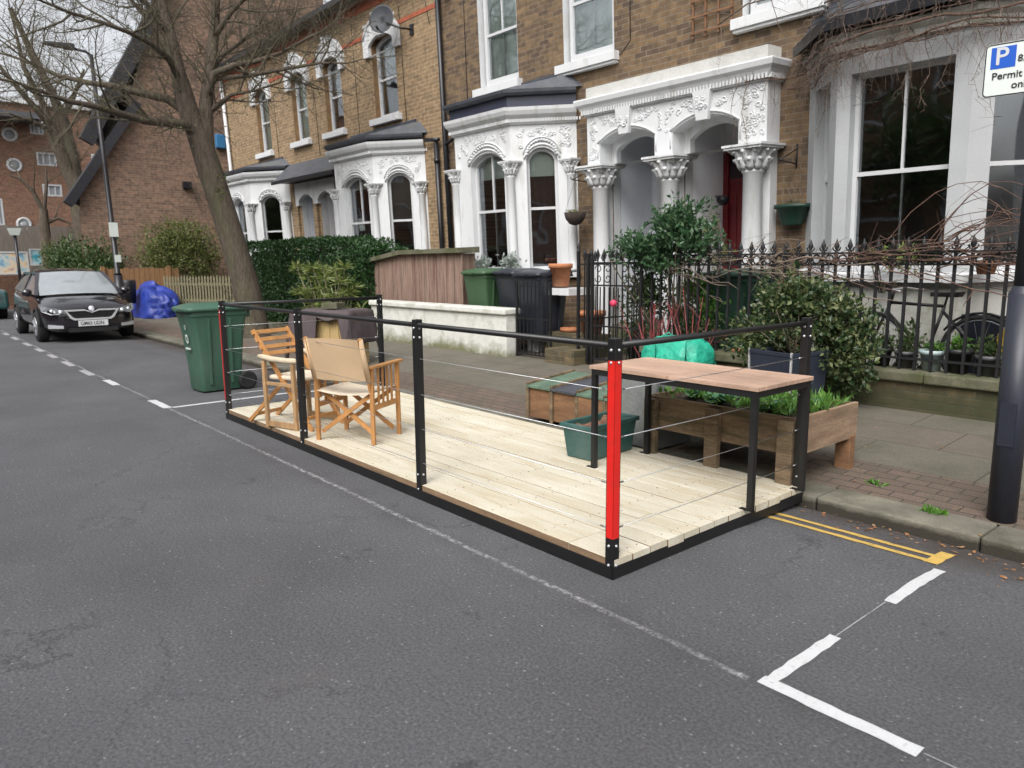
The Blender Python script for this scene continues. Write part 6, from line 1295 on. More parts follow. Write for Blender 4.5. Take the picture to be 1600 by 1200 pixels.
def plant(name, lab, cat, base, stems, clouds, lm, bm='twig', seed=1, group=None, **kw):
    rn = random.Random(seed); o = thing(name, base, lab, cat, group); b = MB()
    for t, n, sp_ in stems: spray(b, base, t, n, rn, kw.get('r', .007), sp_)
    if stems: b.build('stem', M[bm], o)
    b = MB()
    for c, rad, n in clouds: cloud(b, c, rad, n, kw.get('L', .06), kw.get('w', .03), rn, kw.get('shell', .5), kw.get('lump', .3), kw.get('up_', .3), kw.get('clump', 0))
    b.build('foliage', M[lm], o); return o
def grow(b, p, d, L, r, lev, rn, cfg, sides=(8,6,4,3,3,3)):
    n = max(2, int(L/cfg['seg'][lev])); pts = [p.copy()]; rs = [r]; dd = d.normalized()
    for i in range(n):
        dd = (dd+rdir(rn, 0)*cfg['wob'][lev]+Vector((0,0,cfg['up'][lev]))).normalized(); p = p+dd*(L/n); pts.append(p.copy()); rs.append(r*(1-.75*(i+1)/n))
    b.tube(pts, rs, sides[lev], cap=False)
    branch(b, pts, rs, lev, rn, cfg, sides)
def branch(b, pts, rs, lev, rn, cfg, sides=(8,6,4,3,3,3), start=.1, scale=1.0):
    if lev+1 >= len(cfg['len']): return
    tot = sum((q_-p).length for p, q_ in zip(pts[:-1], pts[1:])); step = cfg['step'][lev+1]; s = tot*start+rn.random()*step
    while s < tot:
        a = s
        for i, (p, q_) in enumerate(zip(pts[:-1], pts[1:])):
            l = (q_-p).length
            if a <= l: break
            a -= l
        pos = p+(q_-p)*(a/l if l else 0); dr = (q_-p).normalized(); side = dr.cross(rdir(rn, 0)).normalized()
        nd = dr*cfg['fwd'][lev+1]+side; L = cfg['len'][lev+1]*rn.uniform(.5,1.25)*scale
        grow(b, pos, nd, L, min(rs[i]*.6, cfg['rad'][lev+1]), lev+1, rn, cfg, sides); s += step*rn.uniform(.6,1.4)
rn = random.Random(12)
tree = thing('street_tree', (-15.0,5.86,.09), 'large bare street tree leaning over the pavement behind the green bin', 'tree')
V = lambda L_: [Vector(p) for p in L_]
trunk = V([(-14.95,5.9,-.1),(-14.97,5.88,.25),(-15.0,5.78,1.2),(-15.1,5.51,2.46),(-15.2,5.29,3.43),(-15.2,5.16,3.95)])
trunk = trunk[:-1]+V([(-15.22,5.17,3.9),(-15.3,5.02,4.45),(-15.38,4.93,5.0)])
b = MB(); b.tube(trunk, [.38,.3,.255,.235,.23,.21,.18,.16], 16, cap=False)
limbs = [([(-15.2,5.22,3.6),(-15.2,5.16,3.95),(-15.1,4.89,4.15),(-15.0,4.53,4.13),(-14.9,4.1,4.11),(-14.8,3.72,4.16),(-14.7,3.3,4.22),(-14.6,2.85,4.24),(-14.5,2.44,4.34)], .11),
 ([(-15.2,5.2,3.9),(-15.4,4.94,4.48),(-15.5,4.72,4.65),(-15.6,4.33,4.71),(-15.8,3.9,4.82),(-16.0,3.52,4.86),(-16.2,3.05,4.96),(-16.5,2.62,5.2)], .1),
 ([(-15.37,4.94,4.9),(-15.4,4.92,5.17),(-15.5,4.85,5.87),(-15.6,4.78,6.44),(-15.7,4.72,7.12)], .163),
 ([(-15.17,5.3,3.3),(-15.19,5.27,3.9),(-15.2,5.33,4.61),(-15.3,5.51,5.36),(-15.3,5.64,6.08),(-15.4,5.75,6.82),(-15.4,5.89,7.54)], .17),
 ([(-15.2,5.29,4.6),(-15.0,5.45,5.12),(-14.8,5.76,5.28),(-14.6,6.12,5.37),(-14.3,6.51,5.53),(-14.0,6.9,5.79)], .08),
 ([(-15.4,4.95,4.95),(-15.0,4.63,5.28),(-14.8,4.29,5.42),(-14.5,3.86,5.47),(-14.3,3.42,5.49),(-14.0,2.9,5.47),(-13.7,2.43,5.49)], .06),
 ([(-15.3,5.4,5.11),(-15.8,5.96,5.71),(-16.2,6.61,6.21),(-16.6,7.36,6.69)], .06),
 ([(-15.4,4.89,5.29),(-16.0,4.72,6.07),(-16.5,4.49,6.61),(-17.0,4.26,7.15)], .07),
 ([(-15.3,5.59,5.84),(-15.0,5.84,6.28),(-14.6,6.2,6.71),(-14.0,6.46,6.93)], .06),
 ([(-15.5,4.85,5.8),(-15.2,4.4,6.2),(-15.0,3.9,6.4),(-14.8,3.3,6.5),(-14.6,2.7,6.6)], .055),
 ([(-15.1,5.5,5.05),(-14.6,6.0,5.1),(-14.1,6.5,5.2),(-13.7,7.0,5.3),(-13.4,7.4,5.3)], .05),
 ([(-15.2,5.3,4.4),(-14.9,5.7,4.75),(-14.7,6.1,4.85),(-14.5,6.6,5.05)], .045)]
cfg = dict(len=[3,1.35,.75,.38,.2], rad=[.1,.022,.009,.0055,.004], step=[1,.25,.15,.105,.09], seg=[.4,.25,.16,.12,.1], wob=[.1,.2,.28,.3,.3], up=[.02,.05,.05,.05,.04], fwd=[1,.9,.8,.8,.8])
tw = MB()
for L_, r_ in limbs:
    P = V(L_); n = len(P); rs = [r_*(1-.72*i/(n-1)) for i in range(n)]; b.tube(P, rs, 9, cap=False)
    branch(tw, P, rs, 0, rn, cfg, start=.12)
    grow(tw, P[-1], P[-1]-P[-2], 1.2, rs[-1], 1, rn, cfg)
b.build('trunk', M['bark'], tree); print('tree twig faces', len(tw.f)); tw.build('crown', M['twig'], tree)
b = MB(); 
for _ in range(500):
    L_, r_ = limbs[rn.choice((0,1,4,5,6,10))]; p = Vector(rn.choice(L_))+Vector((rn.gauss(0,.35), rn.gauss(0,.35), rn.gauss(0,.3))); leaf(b, p, rdir(rn), .05, .03, rn)
for p in ((-14.95,5.4,2.9),(-14.98,5.45,3.2)):
    for _ in range(30): leaf(b, Vector(p)+rdir(rn)*.12, rdir(rn), .06, .04, rn)
b.build('young_leaves', M['bush'], tree)
b = MB()   # thin suckers and ivy stems on the trunk
for k in range(26):
    t = rn.uniform(0, .9); z = .3+3*t; c_ = Vector((-15.0-.2*t, 5.85-.65*t, z)); a = rn.uniform(-2.6, .2); p = c_+Vector((math.cos(a)*.29, math.sin(a)*.29, 0)); b.tube([p, p+Vector((rn.gauss(0,.08), -.08, .25)), p+Vector((rn.gauss(0,.14), -.2, .5))], [.006,.005,.003], 3)
b.build('sucker', M['twig'], tree)
# far trees
def far_tree(name, lab, trunk_, limbs_, cfg2, seed, bm='bark', tm='twig'):
    rn2 = random.Random(seed); P = V([p for p, r_ in trunk_]); o = thing(name, trunk_[0][0], lab, 'tree'); b = MB(); b.tube(P, [r_ for p, r_ in trunk_], 10, cap=False); tw = MB()
    for L_, r_ in limbs_: Q = V(L_); n = len(Q); rs = [r_*(1-.7*i/(n-1)) for i in range(n)]; b.tube(Q, rs, 7, cap=False); branch(tw, Q, rs, 0, rn2, cfg2, start=.1)
    b.build('trunk', M[bm], o); tw.build('crown', M[tm], o); print(name, len(tw.f)); return o
cfgf = dict(len=[3,1.6,.9,.45], rad=[.1,.028,.012,.007], step=[1,.36,.22,.16], seg=[.5,.3,.22,.16], wob=[.1,.18,.25,.3], up=[.02,.06,.06,.05], fwd=[1,.9,.8,.8])
far_tree('bare_tree', 'tall thick-limbed bare tree in front of the brick flats', [((-30,6.1,.1),.34),((-30,5.9,4.3),.3),((-30,5.75,4.9),.3)],
 [([(-30,5.95,4.0),(-30,5.55,5.2),(-30,5.3,6.2),(-30,5.05,7.2)],.28),([(-30,5.9,4.2),(-30,5.85,5.3),(-30,5.7,6.4),(-29.8,5.4,7.2),(-29.6,4.9,8.4),(-29.4,4.4,9.6)],.24),([(-30,5.3,6.2),(-29.6,4.8,6.7),(-29.4,4.2,7.4),(-29.2,3.6,8.2)],.13),([(-30,5.05,7.0),(-30,4.7,8.0),(-30,4.55,9.3)],.12),([(-30,5.6,6.4),(-30.4,6.1,7.2),(-30.6,6.6,8.3)],.12),([(-30,5.4,6.0),(-29.4,4.6,6.2),(-29,4.0,6.3)],.1)], cfgf, 5)
far_tree('small_tree', 'small pruned bare tree with orange-lit limbs above the painted boards', [((-31,4.95,.1),.2),((-31,4.95,2.8),.17),((-31,4.98,3.5),.13)],
 [([(-31,4.98,3.4),(-31,4.72,4.1),(-31,4.37,4.5),(-31,4.1,4.6)],.09),([(-31,4.98,3.4),(-31,5.15,4.3),(-31,5.2,4.9)],.08),([(-31,4.95,3.0),(-31,5.4,3.2),(-31,5.8,3.0)],.09)], dict(cfgf, step=[1,.6,.4,.3]), 6)
# hedge
rn = random.Random(9); hz = thing('hedge', (-15.9,7.95,.15), 'dense dark green clipped hedge in front of the yellow brick houses', 'hedge'); b = MB()
for _ in range(26000):
    f = rn.random()
    if f < .55: p = Vector((rn.uniform(-19.0,-13.0), 7.35+abs(rn.gauss(0,.07)), rn.uniform(.15,2.08)))
    elif f < .85: p = Vector((rn.uniform(-19.0,-13.0), rn.uniform(7.35,8.4), 2.08-abs(rn.gauss(0,.07))))
    else: p = Vector((-13.0-abs(rn.gauss(0,.07)), rn.uniform(7.35,8.4), rn.uniform(.15,2.08)))
    e = .08*noise.noise(p*1.3)+.04*noise.noise(p*5); tp = max(0, (p.x+13.9))*.3; p += Vector((e*.5, -e, e*.7-tp*(p.z/2.1)))
    if noise.noise(p*6+Vector((9,0,0))) < -.3: continue
    leaf(b, p, rdir(rn, .3)+Vector((.15,-.5,.2)), .07*rn.uniform(.6,1.2), .045, rn)
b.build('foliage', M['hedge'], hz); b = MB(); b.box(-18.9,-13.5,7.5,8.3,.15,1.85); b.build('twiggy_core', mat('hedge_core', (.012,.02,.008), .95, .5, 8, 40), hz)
# yucca-like shrub in front of hedge
rn = random.Random(2); yu = thing('narrow_leaf_shrub', (-13.9,7.05,.15), 'shrub with tufts of narrow yellow-green leaves in front of the dark hedge', 'shrub'); b = MB(); s = MB()
for k in range(34):
    t = Vector((rn.uniform(-15.2,-12.75), rn.uniform(6.85,7.2), rn.uniform(.6,1.5))); base = Vector((-13.9+rn.gauss(0,.3),7.1,.12)); s.tube([base, (base+t)/2+Vector((0,0,-.1)), t], [.014,.011,.008], 5)
    for _ in range(34):
        d = rdir(rn, .2); d.z = abs(d.z)*.8-.25; leaf(b, t+Vector((0,0,rn.uniform(-.06,.04))), d, rn.uniform(.16,.28), .028, rn)
s.build('stem', M['fence_pale'], yu); b.build('foliage', M['yucca'], yu)
# bushes left
plant('garden_bush', 'loose olive green bush between picket fence and brick gable', 'bush', (-24.6,7.6,.3), [((-24.6,7.5,2.3),20,.6)], [((-25.0,7.1,1.8),(.9,.8,.95),5200),((-24.5,8.0,1.75),(.7,.8,1.0),5200),((-24.7,7.6,2.4),(.8,.8,.6),2600)], 'bush', seed=3, L=.085, w=.04, shell=.3, lump=.5)
plant('garden_bush', 'dark green bush behind the roof of the black car', 'bush', (-26.5,5.6,.3), [((-26.6,5.4,1.7),10,.5)], [((-27.4,5.0,1.6),(1.5,.75,.75),3800),((-25.6,5.4,1.4),(1.2,.7,.85),3800)], 'farbush', seed=4, L=.12, w=.07, shell=.35, lump=.5)
plant('garden_bush', 'bare brownish shrub beside the grey board fence', 'bush', (-29.5,5.2,.3), [((-29.5,5.3,2.3),70,.6)], [((-29.3,5.0,1.9),(.9,.6,.6),700)], 'bush', seed=5, L=.08, w=.04)
b = MB(); rn = random.Random(1)
for _ in range(500): x = rn.uniform(-23.5,-12.3); leaf(b, Vector((x, 7.0+rn.gauss(0,.06) if x < -18.6 else 6.95+rn.uniform(-.1,.3), rz(0)+.14)), rdir(rn, 1), .1, .02, rn)
stuff(tag(b.build('grass_tufts', M['bush']), 'straggly grass along the foot of the fence and hedge', 'grass'))
# bay tree behind railings
plant('bay_tree', 'small glossy evergreen tree spilling over the railings in front of the porch columns', 'tree', (-5.75,7.62,.2), [((-5.7,7.5,1.35),7,.1),((-5.4,7.4,1.7),6,.2),((-6.2,7.4,1.55),6,.2)], [((-5.52,7.3,1.93),(.4,.3,.27),2000),((-6.05,7.3,1.7),(.44,.3,.21),1900),((-5.25,7.3,1.74),(.25,.25,.22),800),((-5.75,7.3,1.52),(.33,.26,.15),600)], 'bay', 'bark', seed=6, L=.085, w=.035, r=.014, shell=.25, lump=.5, clump=3)
plant('garden_shrub', 'dark drooping shrub growing through the railings under the glossy tree', 'shrub', (-6.2,7.65,.3), [((-6.2,7.5,1.0),8,.2)], [((-6.15,7.5,1.1),(.35,.25,.4),1100)], 'farbush', seed=16, L=.07, w=.035, shell=.2)
# variegated shrub and neighbours
plant('variegated_shrub', 'bushy evergreen with cream-tipped leaves rising from the navy-black planter box', 'shrub', (-3.6,6.55,.66), [((-3.7,6.6,1.1),16,.25)], [((-3.68,6.75,1.18),(.33,.3,.22),1700),((-3.33,6.8,.98),(.32,.32,.3),2000),((-3.97,6.6,.82),(.33,.3,.24),1400),((-3.18,6.8,.68),(.24,.24,.26),1200),((-3.6,6.75,.95),(.45,.35,.3),1200)], 'euon', seed=7, L=.06, w=.036, shell=.3, lump=.5, clump=3)
plant('leafy_plant', 'bright lime green leafy plant behind the railings left of the deep green bin', 'plant', (-5.5,7.8,.3), [((-5.5,7.8,.9),6,.1)], [((-5.55,7.8,1.1),(.3,.2,.3),900),((-5.2,7.75,1.0),(.25,.2,.28),700)], 'bright', seed=8, L=.07, w=.04, shell=.2)
plant('leafy_plant', 'dark ivy-like plant low behind the railings', 'plant', (-5.0,7.7,.3), [], [((-5.05,7.7,.7),(.5,.2,.35),1500)], 'farbush', seed=9, L=.055, w=.035, shell=.2)
plant('leafy_plant', 'strap-leaved bright green plant beside the navy-black planter box', 'plant', (-4.4,7.35,.52), [], [((-4.35,7.3,.66),(.2,.12,.16),260)], 'bright', seed=10, L=.16, w=.02, shell=.1)
plant('climbing_plant', 'leggy trailing plant hanging beside the red door', 'plant', (-6.1,8.9,2.1), [((-6.15,8.75,1.6),10,.15)], [((-6.15,8.8,1.95),(.16,.12,.3),260),((-6.0,8.9,1.6),(.2,.15,.2),260)], 'bush', seed=11, L=.06, w=.025, shell=.1)
plant('silver_plant', 'silver-leaved plant spilling behind the leaf green bin', 'plant', (-10.0,8.15,1.2), [((-9.9,8.1,1.5),8,.2)], [((-10.2,8.05,1.5),(.22,.15,.14),240),((-9.5,8.1,1.52),(.35,.15,.12),320)], 'silver', seed=12, L=.09, w=.03, shell=.1)
plant('basket_plant', 'sparse growth in the hanging basket', 'plant', tuple(c+Vector((0,0,.16))), [], [(tuple(c+Vector((0,0,.2))),(.15,.14,.04),160)], 'bush', seed=13, L=.04, w=.02, shell=.1)
plant('dry_plant', 'dry straw coloured growth in the dark green wall basket', 'plant', tuple(cc2+Vector((0,0,.2))), [(tuple(cc2+Vector((0,-.05,.45))),12,.1)], [(tuple(cc2+Vector((0,0,.25))),(.18,.08,.05),80)], 'bush', 'vine_pale', seed=14, L=.04, w=.015, r=.003)
# vegetables in the raised planter
rn = random.Random(21)
def cabbage(x, y, z, s, lab, grp):
    b = MB(); c_ = Vector((x, y, z))
    for k in range(12):
        a = k*2.4; d = Vector((math.cos(a), math.sin(a), .35+k*.06)).normalized(); L = s*(1-.03*k); side = d.cross(Vector((0,0,1))).normalized()*L*.42
        rows = [(0,.15),(.4,1),(.75,.9),(1,.3)]; vs = []
        for t, w_ in rows: q_ = c_+d*L*t-Vector((0,0,L*.25*t*t)); vs += [q_-side*w_+Vector((0,0,.02*rn.uniform(-1,1))), q_-Vector((0,0,.012)), q_+side*w_+Vector((0,0,.02*rn.uniform(-1,1)))]
        b.add(vs, [(i*3+j, (i+1)*3+j, (i+1)*3+j+1, i*3+j+1) for i in range(3) for j in range(2)], 0, True)
    return tag(b.build('leafy_vegetable', M['cabbage']), lab, 'vegetable', grp)
for (x, y, s) in ((-3.35,4.75,.17),(-3.1,4.65,.19),(-2.95,4.95,.18),(-3.2,5.1,.17),(-2.72,4.7,.18),(-2.6,5.0,.16)): cabbage(x, y, .53, s, 'broad grey-green leafy vegetable planted in the raised timber planter', 'vegetables in the raised planter')
b = MB()
for _ in range(480): p = Vector((rn.uniform(-2.95,-2.42), rn.uniform(4.52,5.25), .52)); leaf(b, p, rdir(rn, 2.2), rn.uniform(.06,.15), .014, rn)
for _ in range(350): p = Vector((rn.uniform(-3.55,-2.42), rn.uniform(4.5,5.25), .55)); leaf(b, p, rdir(rn, 1), rn.uniform(.04,.09), .03, rn)
stuff(tag(b.build('herb_growth', M['bright']), 'grassy green herbs filling the near end of the raised planter', 'herbs'))
# small plants in pots on coping
for i, (x, z) in enumerate(((-2.62,.72),(-3.28,.69),(-3.06,.71),(-2.85,.69),(-2.4,.75),(-2.17,.71))):
    plant('potted_plant', ['small bright plant in the pale blue pot','sparse twiggy plant in the black pot furthest from the sign post','low plant in the black pot below the bicycle wheel','sprig in the dark grey pot left of the pale blue pot','sprig in the tall black pot right of the pale blue pot','low plant in the grey pot with a white label'][i], 'plant', (x*1.026,7.43,z-.04), [((x*1.026,7.44,z+.12),5,.05)], [((x*1.026,7.43,z+.04),(.1,.08,.07),150 if i != 3 else 40)], 'bright' if i in (0,4) else 'farbush', seed=30+i, L=.05, w=.025, r=.003, shell=.1, group='plants in pots along the railing wall')
plant('garden_shrub', 'yellow-green shrub beneath the plain bay window behind the railings', 'shrub', (-3.5,8.1,1.2), [((-3.4,8.1,1.6),8,.2)], [((-3.35,8.1,1.55),(.4,.12,.12),420)], 'yucca', seed=40, L=.07, w=.025, shell=.1)
plant('creeping_plant', 'dark trailing plant at the foot of the railings beside the planter box', 'plant', (-3.2,7.05,.2), [], [((-3.3,7.0,.45),(.3,.14,.26),700)], 'farbush', seed=41, L=.05, w=.03, shell=.1)
# red stemmed shrubs
def stems(name, lab, base, n, h, sp_, mt, seed, r=.008):
    rn2 = random.Random(seed); o = MB(); base = Vector(base)
    for _ in range(n):
        t = base+Vector((rn2.gauss(0,sp_), rn2.gauss(0,sp_*.5), h*rn2.uniform(.6,1.05))); m_ = (base+t)/2+Vector((rn2.gauss(0,.02), rn2.gauss(0,.02), 0)); bs = base+Vector((rn2.gauss(0,.05), rn2.gauss(0,.03), 0)); o.tube([bs, m_, t], [r, r*.8, r*.4], 5)
        for k in range(2): q_ = m_+(t-m_)*rn2.random(); o.tube([q_, q_+Vector((rn2.gauss(0,.08), rn2.gauss(0,.04), .15))], [r*.5, r*.25], 3)
    return tag(o.build(name, mt), lab, 'shrub')
stems('red_stem_shrub', 'clump of leafless red stems left of the emerald bag', (-5.6,6.95,.15), 15, .9, .17, M['red_stem'], 1); stems('red_stem_shrub', 'leafless red stems rising directly behind the emerald bag', (-5.1,7.03,.15), 9, 1.05, .14, M['red_stem'], 2)
# rambling stems through the railings
rn = random.Random(77); o = thing('rambling_climber', (-4.2,7.25,.5), 'tangle of pale and reddish bare stems woven along the top of the railings', 'climbing plant')
for nm, mt, cnt, xr in (('pale_stem', M['vine_pale'], 22, (-6.0,-3.4)), ('red_stem', M['vine_red'], 34, (-4.2,-1.0))):
    b = MB()
    for _ in range(cnt):
        x = rn.uniform(xr[0], xr[1]-.6); z = rn.choice((1.58,1.6,1.5,1.45))+rn.gauss(0,.05) if nm == 'pale_stem' else 1.56+rn.gauss(0,.06); pts = []; y = 7.27+rn.uniform(-.03,.07)
        L = rn.uniform(.5,1.5); dz = rn.gauss(-.02,.05)
        for k in range(9): pts.append((x+L*k/8, y+.04*math.sin(k*1.3+x), z+dz*k*.5+.05*noise.noise(Vector((x*3+k*.5, z*4, k*.4)))*1.4))
        b.tube(pts, [rn.uniform(.003,.007)]*8+[.002], 5)
        for k in (2,4,6): q_ = Vector(pts[k]); b.tube([q_, q_+Vector((rn.gauss(0,.08), rn.gauss(0,.05), rn.gauss(.04,.09))), q_+Vector((rn.gauss(0,.16), rn.gauss(0,.08), rn.gauss(.05,.12)))], [.004,.003,.0015], 3)
    b.build(nm, mt, o)
b = MB()
for _ in range(13):
    pts = []; x = rn.uniform(-3.3,-2.6); e = Vector((rn.uniform(-2.1,-1.5), 7.3+rn.uniform(-.1,.2), rn.uniform(1.6,1.85)))
    s0 = Vector((x,7.35,1.5)); top_ = rn.uniform(.1,.55)
    for k in range(9): t = k/8; p = s0.lerp(e, t); p.z += top_*math.sin(math.pi*t); pts.append(p+rdir(rn, 0)*.015)
    b.tube(pts, [.005]*4+[.004]*3+[.0025,.0015], 4)
    for k in (3,5,6): b.tube([pts[k], pts[k]+Vector((rn.gauss(0,.12), rn.gauss(0,.06), rn.gauss(0,.12)))], [.003,.001], 3)
b.build('arching_stem', M['vine_red'], o)
# creeper over the plain bay (house frame)
rn = random.Random(55); cp = thing('bare_creeper', ((-6.84-1.25)/2, HY, HZ), 'leafless creeper hanging from the gutter and fascia of the plain white bay', 'climbing plant', rot=(TH,0,0)); ORG[cp.name] = Vector(((-6.84-1.25)/2, 0, 0))
path_ = [(-5.6,.35),(-5.2,.3),(-4.86,.15),(-4.6,.42),(-4.2,.86),(-3.8,.93),(-3.3,.94),(-2.8,.93),(-2.4,.6),(-1.6,.2),(-.5,.1)]
def PV(s):
    s = max(0, min(len(path_)-1.001, s)); i = int(s); f = s-i; return Vector((path_[i][0]*(1-f)+path_[i+1][0]*f, path_[i][1]*(1-f)+path_[i+1][1]*f))
def stem_along(b, s0, s1, w0, w1, r, n=26, out=.03):
    pts = []
    for k in range(n+1):
        q_ = PV(s0+(s1-s0)*k/n); pts.append((q_.x+rn.gauss(0,.008), -(q_.y+out+rn.gauss(0,.008)), w0+(w1-w0)*k/n+.05*noise.noise(Vector((k*.4, w0*7, s0)))))
    b.tube(pts, [r*(1-.5*k/n) for k in range(n+1)], 6); return pts
b = MB(); allp = []
for w0, w1, s0, s1, r in ((3.4,3.62,1.5,9.9,.014),(3.55,3.5,0.2,9,.012),(3.62,3.66,2,9.9,.018),(3.7,3.75,1.8,9.9,.009),(3.9,3.95,2.2,9.5,.007),(4.05,4.0,3,9.9,.006),(3.45,3.52,3,8,.01),(3.3,3.58,3,6,.009)): allp += stem_along(b, s0, s1, w0, w1, r, out=.05 if w0 > 3.6 else .03)
for w0, x in ((3.7,-3.1),(3.7,-2.2)): b.tube([(x,-1.0,w0),(x+.05,-.95,w0+.4),(x+.25,-.7,w0+.9),(x+.3,-.4,w0+1.6)], [.012,.011,.01,.008], 6)
b.build('main_stem', M['vine_red'], cp)
b = MB()
for _ in range(560):
    q_ = Vector(rn.choice(allp)); L = abs(rn.gauss(.22,.22))+.06; dirx = rn.gauss(0,.35); pts = [q_.copy()]; up0 = rn.uniform(-.03,.14); n = 6
    for k in range(1, n+1): t = k/n; pts.append(q_+Vector((dirx*L*t+rn.gauss(0,.008), -.03-.07*math.sin(t*2.2)+rn.gauss(0,.006), up0*math.sin(min(1,t*2)*1.57)-L*t*t*.9)))
    b.tube(pts, [.0028,.0025,.0022,.002,.0018,.0015,.001], 3)
    if rn.random() < .6: k = rn.randint(2,5); b.tube([pts[k], pts[k]+Vector((rn.gauss(0,.05), -.02, rn.gauss(-.03,.04))), pts[k]+Vector((rn.gauss(0,.08), -.02, rn.gauss(-.05,.05)))], [.0025,.002,.001], 3)
for x in (-4.02,-3.35,-3.15,-2.7,-2.55,-4.3,-3.75,-5.35,-5.5,-2.98):
    L = rn.uniform(.5,1.1); q_ = Vector((x, -.95 if x > -4.2 else (-.75 if x > -4.6 else -.62), 3.6)); pts = [q_]; 
    for k in range(1, 13): pts.append(q_+Vector((.03*math.sin(k*.8+x)+rn.gauss(0,.01), rn.gauss(0,.01)-.02, -L*k/12)))
    b.tube(pts, [.005*(1-.06*k) for k in range(13)], 4)
    for k in range(2, 13): b.tube([pts[k], pts[k]+Vector((rn.gauss(0,.05), -.02, rn.gauss(-.01,.04))), pts[k]+Vector((rn.gauss(0,.09), -.02, rn.gauss(-.02,.06)))], [.003,.002,.001], 3)
b.build('hanging_twigs', M['vine'], cp)
# overhanging twigs above the plain bay
b = MB(); cfgv = dict(len=[1,.7,.35,.18], rad=[.01,.005,.003,.0016], step=[1,.2,.14,.1], seg=[.3,.1,.07,.06], wob=[.1,.25,.3,.3], up=[0,-.05,-.12,-.12], fwd=[1,.6,.6,.6])
for L_ in ([(-5.9,-.4,4.3),(-5.3,-.7,4.35),(-4.6,-.95,4.25),(-3.9,-1.1,4.2)], [(-4.3,-.8,4.1),(-3.6,-1.1,4.1),(-2.9,-1.2,4.05),(-2.2,-1.2,4.0)]):
    branch(b, V(L_), [.01]*4, 0, rn, cfgv, start=0); b.tube(V(L_), [.01,.009,.008,.006], 5)
b.build('upper_twigs', M['vine'], cp)
# fallen leaves, flecks, weeds
rn = random.Random(31)
def scatter(name, lab, cat, pts, mt, s0, s1, grp=None, knd=None):
    b = MB()
    for x, y, z in pts:
        L = rn.uniform(s0, s1); a = rn.uniform(0, 6.28); d = Vector((math.cos(a), math.sin(a), rn.uniform(-.05,.25))); side = Vector((-math.sin(a), math.cos(a), rn.uniform(-.2,.2)))*L*.35; p = Vector((x, y, z+.004)); b.add([p, p+d*L*.5+side, p+d*L, p+d*L*.5-side], [(0,1,2,3)])
    return stuff(tag(b.build(name, mt, org=(0,0,0)), lab, cat))
pts = [(rn.uniform(-2.3,1), 4.46-abs(rn.gauss(0,.1)), rz(4.35)) for _ in range(150)]+[(rn.uniform(-1.2,.6), 4.1+rn.gauss(0,.12), rz(4.1)) for _ in range(120)]+[(rn.gauss(-1.3,.12), rn.gauss(4.4,.04), rz(4.4)) for _ in range(16)]+[(rn.uniform(-12,1), rn.uniform(4.8,7.0), 0) for _ in range(220)]+[(rn.uniform(-20,-5), rn.uniform(4.2,4.46), rz(4.3)) for _ in range(120)]
pts = [(x, y, z if y < 4.47 else pz(y)+.002) for x, y, z in pts]
scatter('fallen_leaves', 'small brown leaves and debris in the gutter and on the pavement', 'leaves', pts, M['dead'], .012, .035)
scatter('road_flecks', 'pale flecks and grit scattered on the asphalt', 'grit', [(rn.uniform(-14,.5), rn.uniform(.3,4.2), 0) for _ in range(260)]+[(rn.gauss(-3.55,.12), rn.gauss(1.75,.1), 0) for _ in range(26)], M['litter'], .004, .014)
scatter('deck_debris', 'tiny leaf scraps lying on the pale deck', 'leaves', [(rn.uniform(-7.3,-2.5), rn.uniform(2.8,4.4), .1) for _ in range(26)], M['dead'], .01, .022)
def weed(c_, n, s, lab):
    b = MB(); 
    for _ in range(n): leaf(b, Vector(c_)+Vector((rn.gauss(0,s), rn.gauss(0,s*.5), 0)), rdir(rn, 1.2), rn.uniform(.02,.05), .018, rn)
    tag(b.build('weed', M['bright']), lab, 'weed')
weed((-1.62,4.7,.05), 90, .035, 'small bright green weed on the kerb left of the sign post'); weed((-2.1,5.0,.06), 40, .03, 'tiny weed beside the platform corner post on the pavement'); weed((-9.0,4.85,.07), 120, .08, 'patch of green weed behind the folding armchair by the kerb')

# trees on the far side of the road, behind the camera (they show in the window reflections)
plant('garden_tree', 'dense evergreen tree across the road, seen only in window reflections', 'tree', (-9.0,-6.2,.1), [((-9.0,-6.2,2.6),5,.2)], [((-9.0,-6.2,3.2),(1.6,1.3,1.7),2600),((-12.2,-6.4,2.6),(1.4,1.2,1.5),2000)], 'farbush', 'bark', seed=90, L=.2, w=.12, r=.1, shell=.3)
far_tree('bare_tree', 'bare tree across the road behind the camera', [((-6.2,-5.4,.1),.25),((-6.2,-5.4,3.0),.2)], [([(-6.2,-5.4,2.8),(-6.9,-5.5,4.2),(-7.4,-5.6,5.6)],.12),([(-6.2,-5.4,2.8),(-5.6,-5.3,4.4),(-5.2,-5.4,5.8)],.12),([(-6.2,-5.4,2.9),(-6.2,-6.0,4.6),(-6.3,-6.2,6.2)],.1)], dict(cfgf, step=[1,.5,.35,.3]), 91)

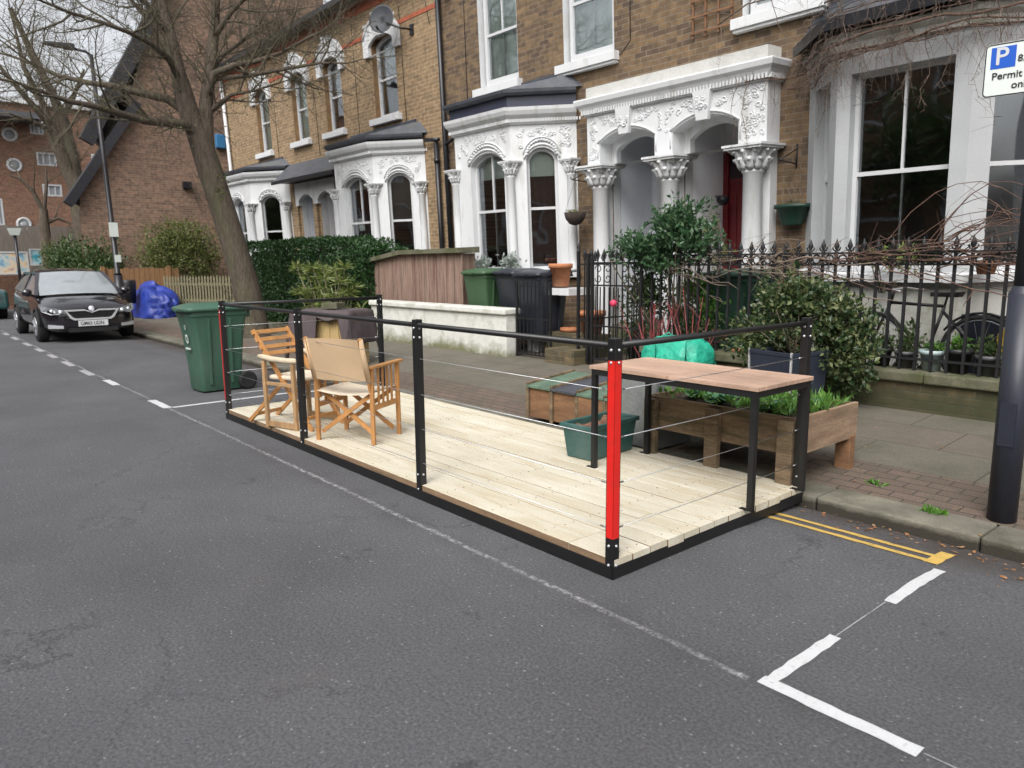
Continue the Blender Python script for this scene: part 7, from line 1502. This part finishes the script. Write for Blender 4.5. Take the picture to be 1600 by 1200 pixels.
for k, (x, y, z, rx, rz_, n, mt, lab) in enumerate([
 (-6.5,7.75,.55,.25,.3,700,'farbush','dark low shrub behind the ornate gate'),(-5.9,7.95,.95,.28,.35,700,'bright','fresh green bush below the glossy tree behind the railings'),
 (-4.55,7.8,1.0,.3,.45,1300,'farbush','tall dark shrub between the deep green bin and the variegated shrub'),(-5.45,7.65,.75,.3,.25,800,'hedge','deep green mound right behind the emerald bag'),
 (-2.95,7.55,.75,.16,.22,350,'farbush','spindly dark shrub below the bicycle frame'),(-3.35,7.5,.8,.2,.28,500,'hedge','dark shrub between the planter box shrub and the bicycle'),(-2.3,7.6,.7,.16,.14,260,'farbush','small dark plant below the bicycle rear light'),(-1.9,7.7,1.0,.2,.3,400,'hedge','dark shrub behind the railings beside the sign post')]):
    plant('garden_shrub', lab, 'shrub', (x,y,.3), [((x,y,z+rz_*.6),9,.12)], [((x,y,z),(rx,.2,rz_),n)], mt, seed=60+k, L=.055, w=.03, shell=.15, lump=.6)
for k, (x, y, z, r_, h, mt, lab) in enumerate([(-5.75,7.6,.3,.14,.26,M['terra'],'terracotta pot glimpsed left of the lime green plant'),(-4.75,7.55,.3,.12,.24,M['terra'],'small terracotta pot low behind the railings near the planter box'),(-3.55,7.6,.52,.1,.2,dark_pot,'black pot hidden behind the variegated shrub'),(-6.35,7.6,.25,.15,.3,dark_pot,'large black pot behind the ornate gate'),(-2.0,7.5,.5,.1,.22,grey_pot,'grey pot behind the railings below the yellow sack')]):
    pot('plant_pot', (x,y,z), r_, h, mt, lab)
b = MB(); b.lathe([(0,-.05),(.04,-.03),(.05,0),(.04,.03),(0,.05)], (-6.42,7.2,1.02), 12); tag(b.build('pink_ball', mat('pink_ball', (.65,.05,.12), .5, .1)), 'small pink ball hanging on the ornate gate', 'ball')
b = MB(); b.box(-2.75,-2.2,8.26,8.3,.3,1.0); tag(b.build('basement_window', M['door_dark']), 'dark basement window under the plain white bay near the sign post', 'panel')  # flat near-black sheet standing in for a basement window
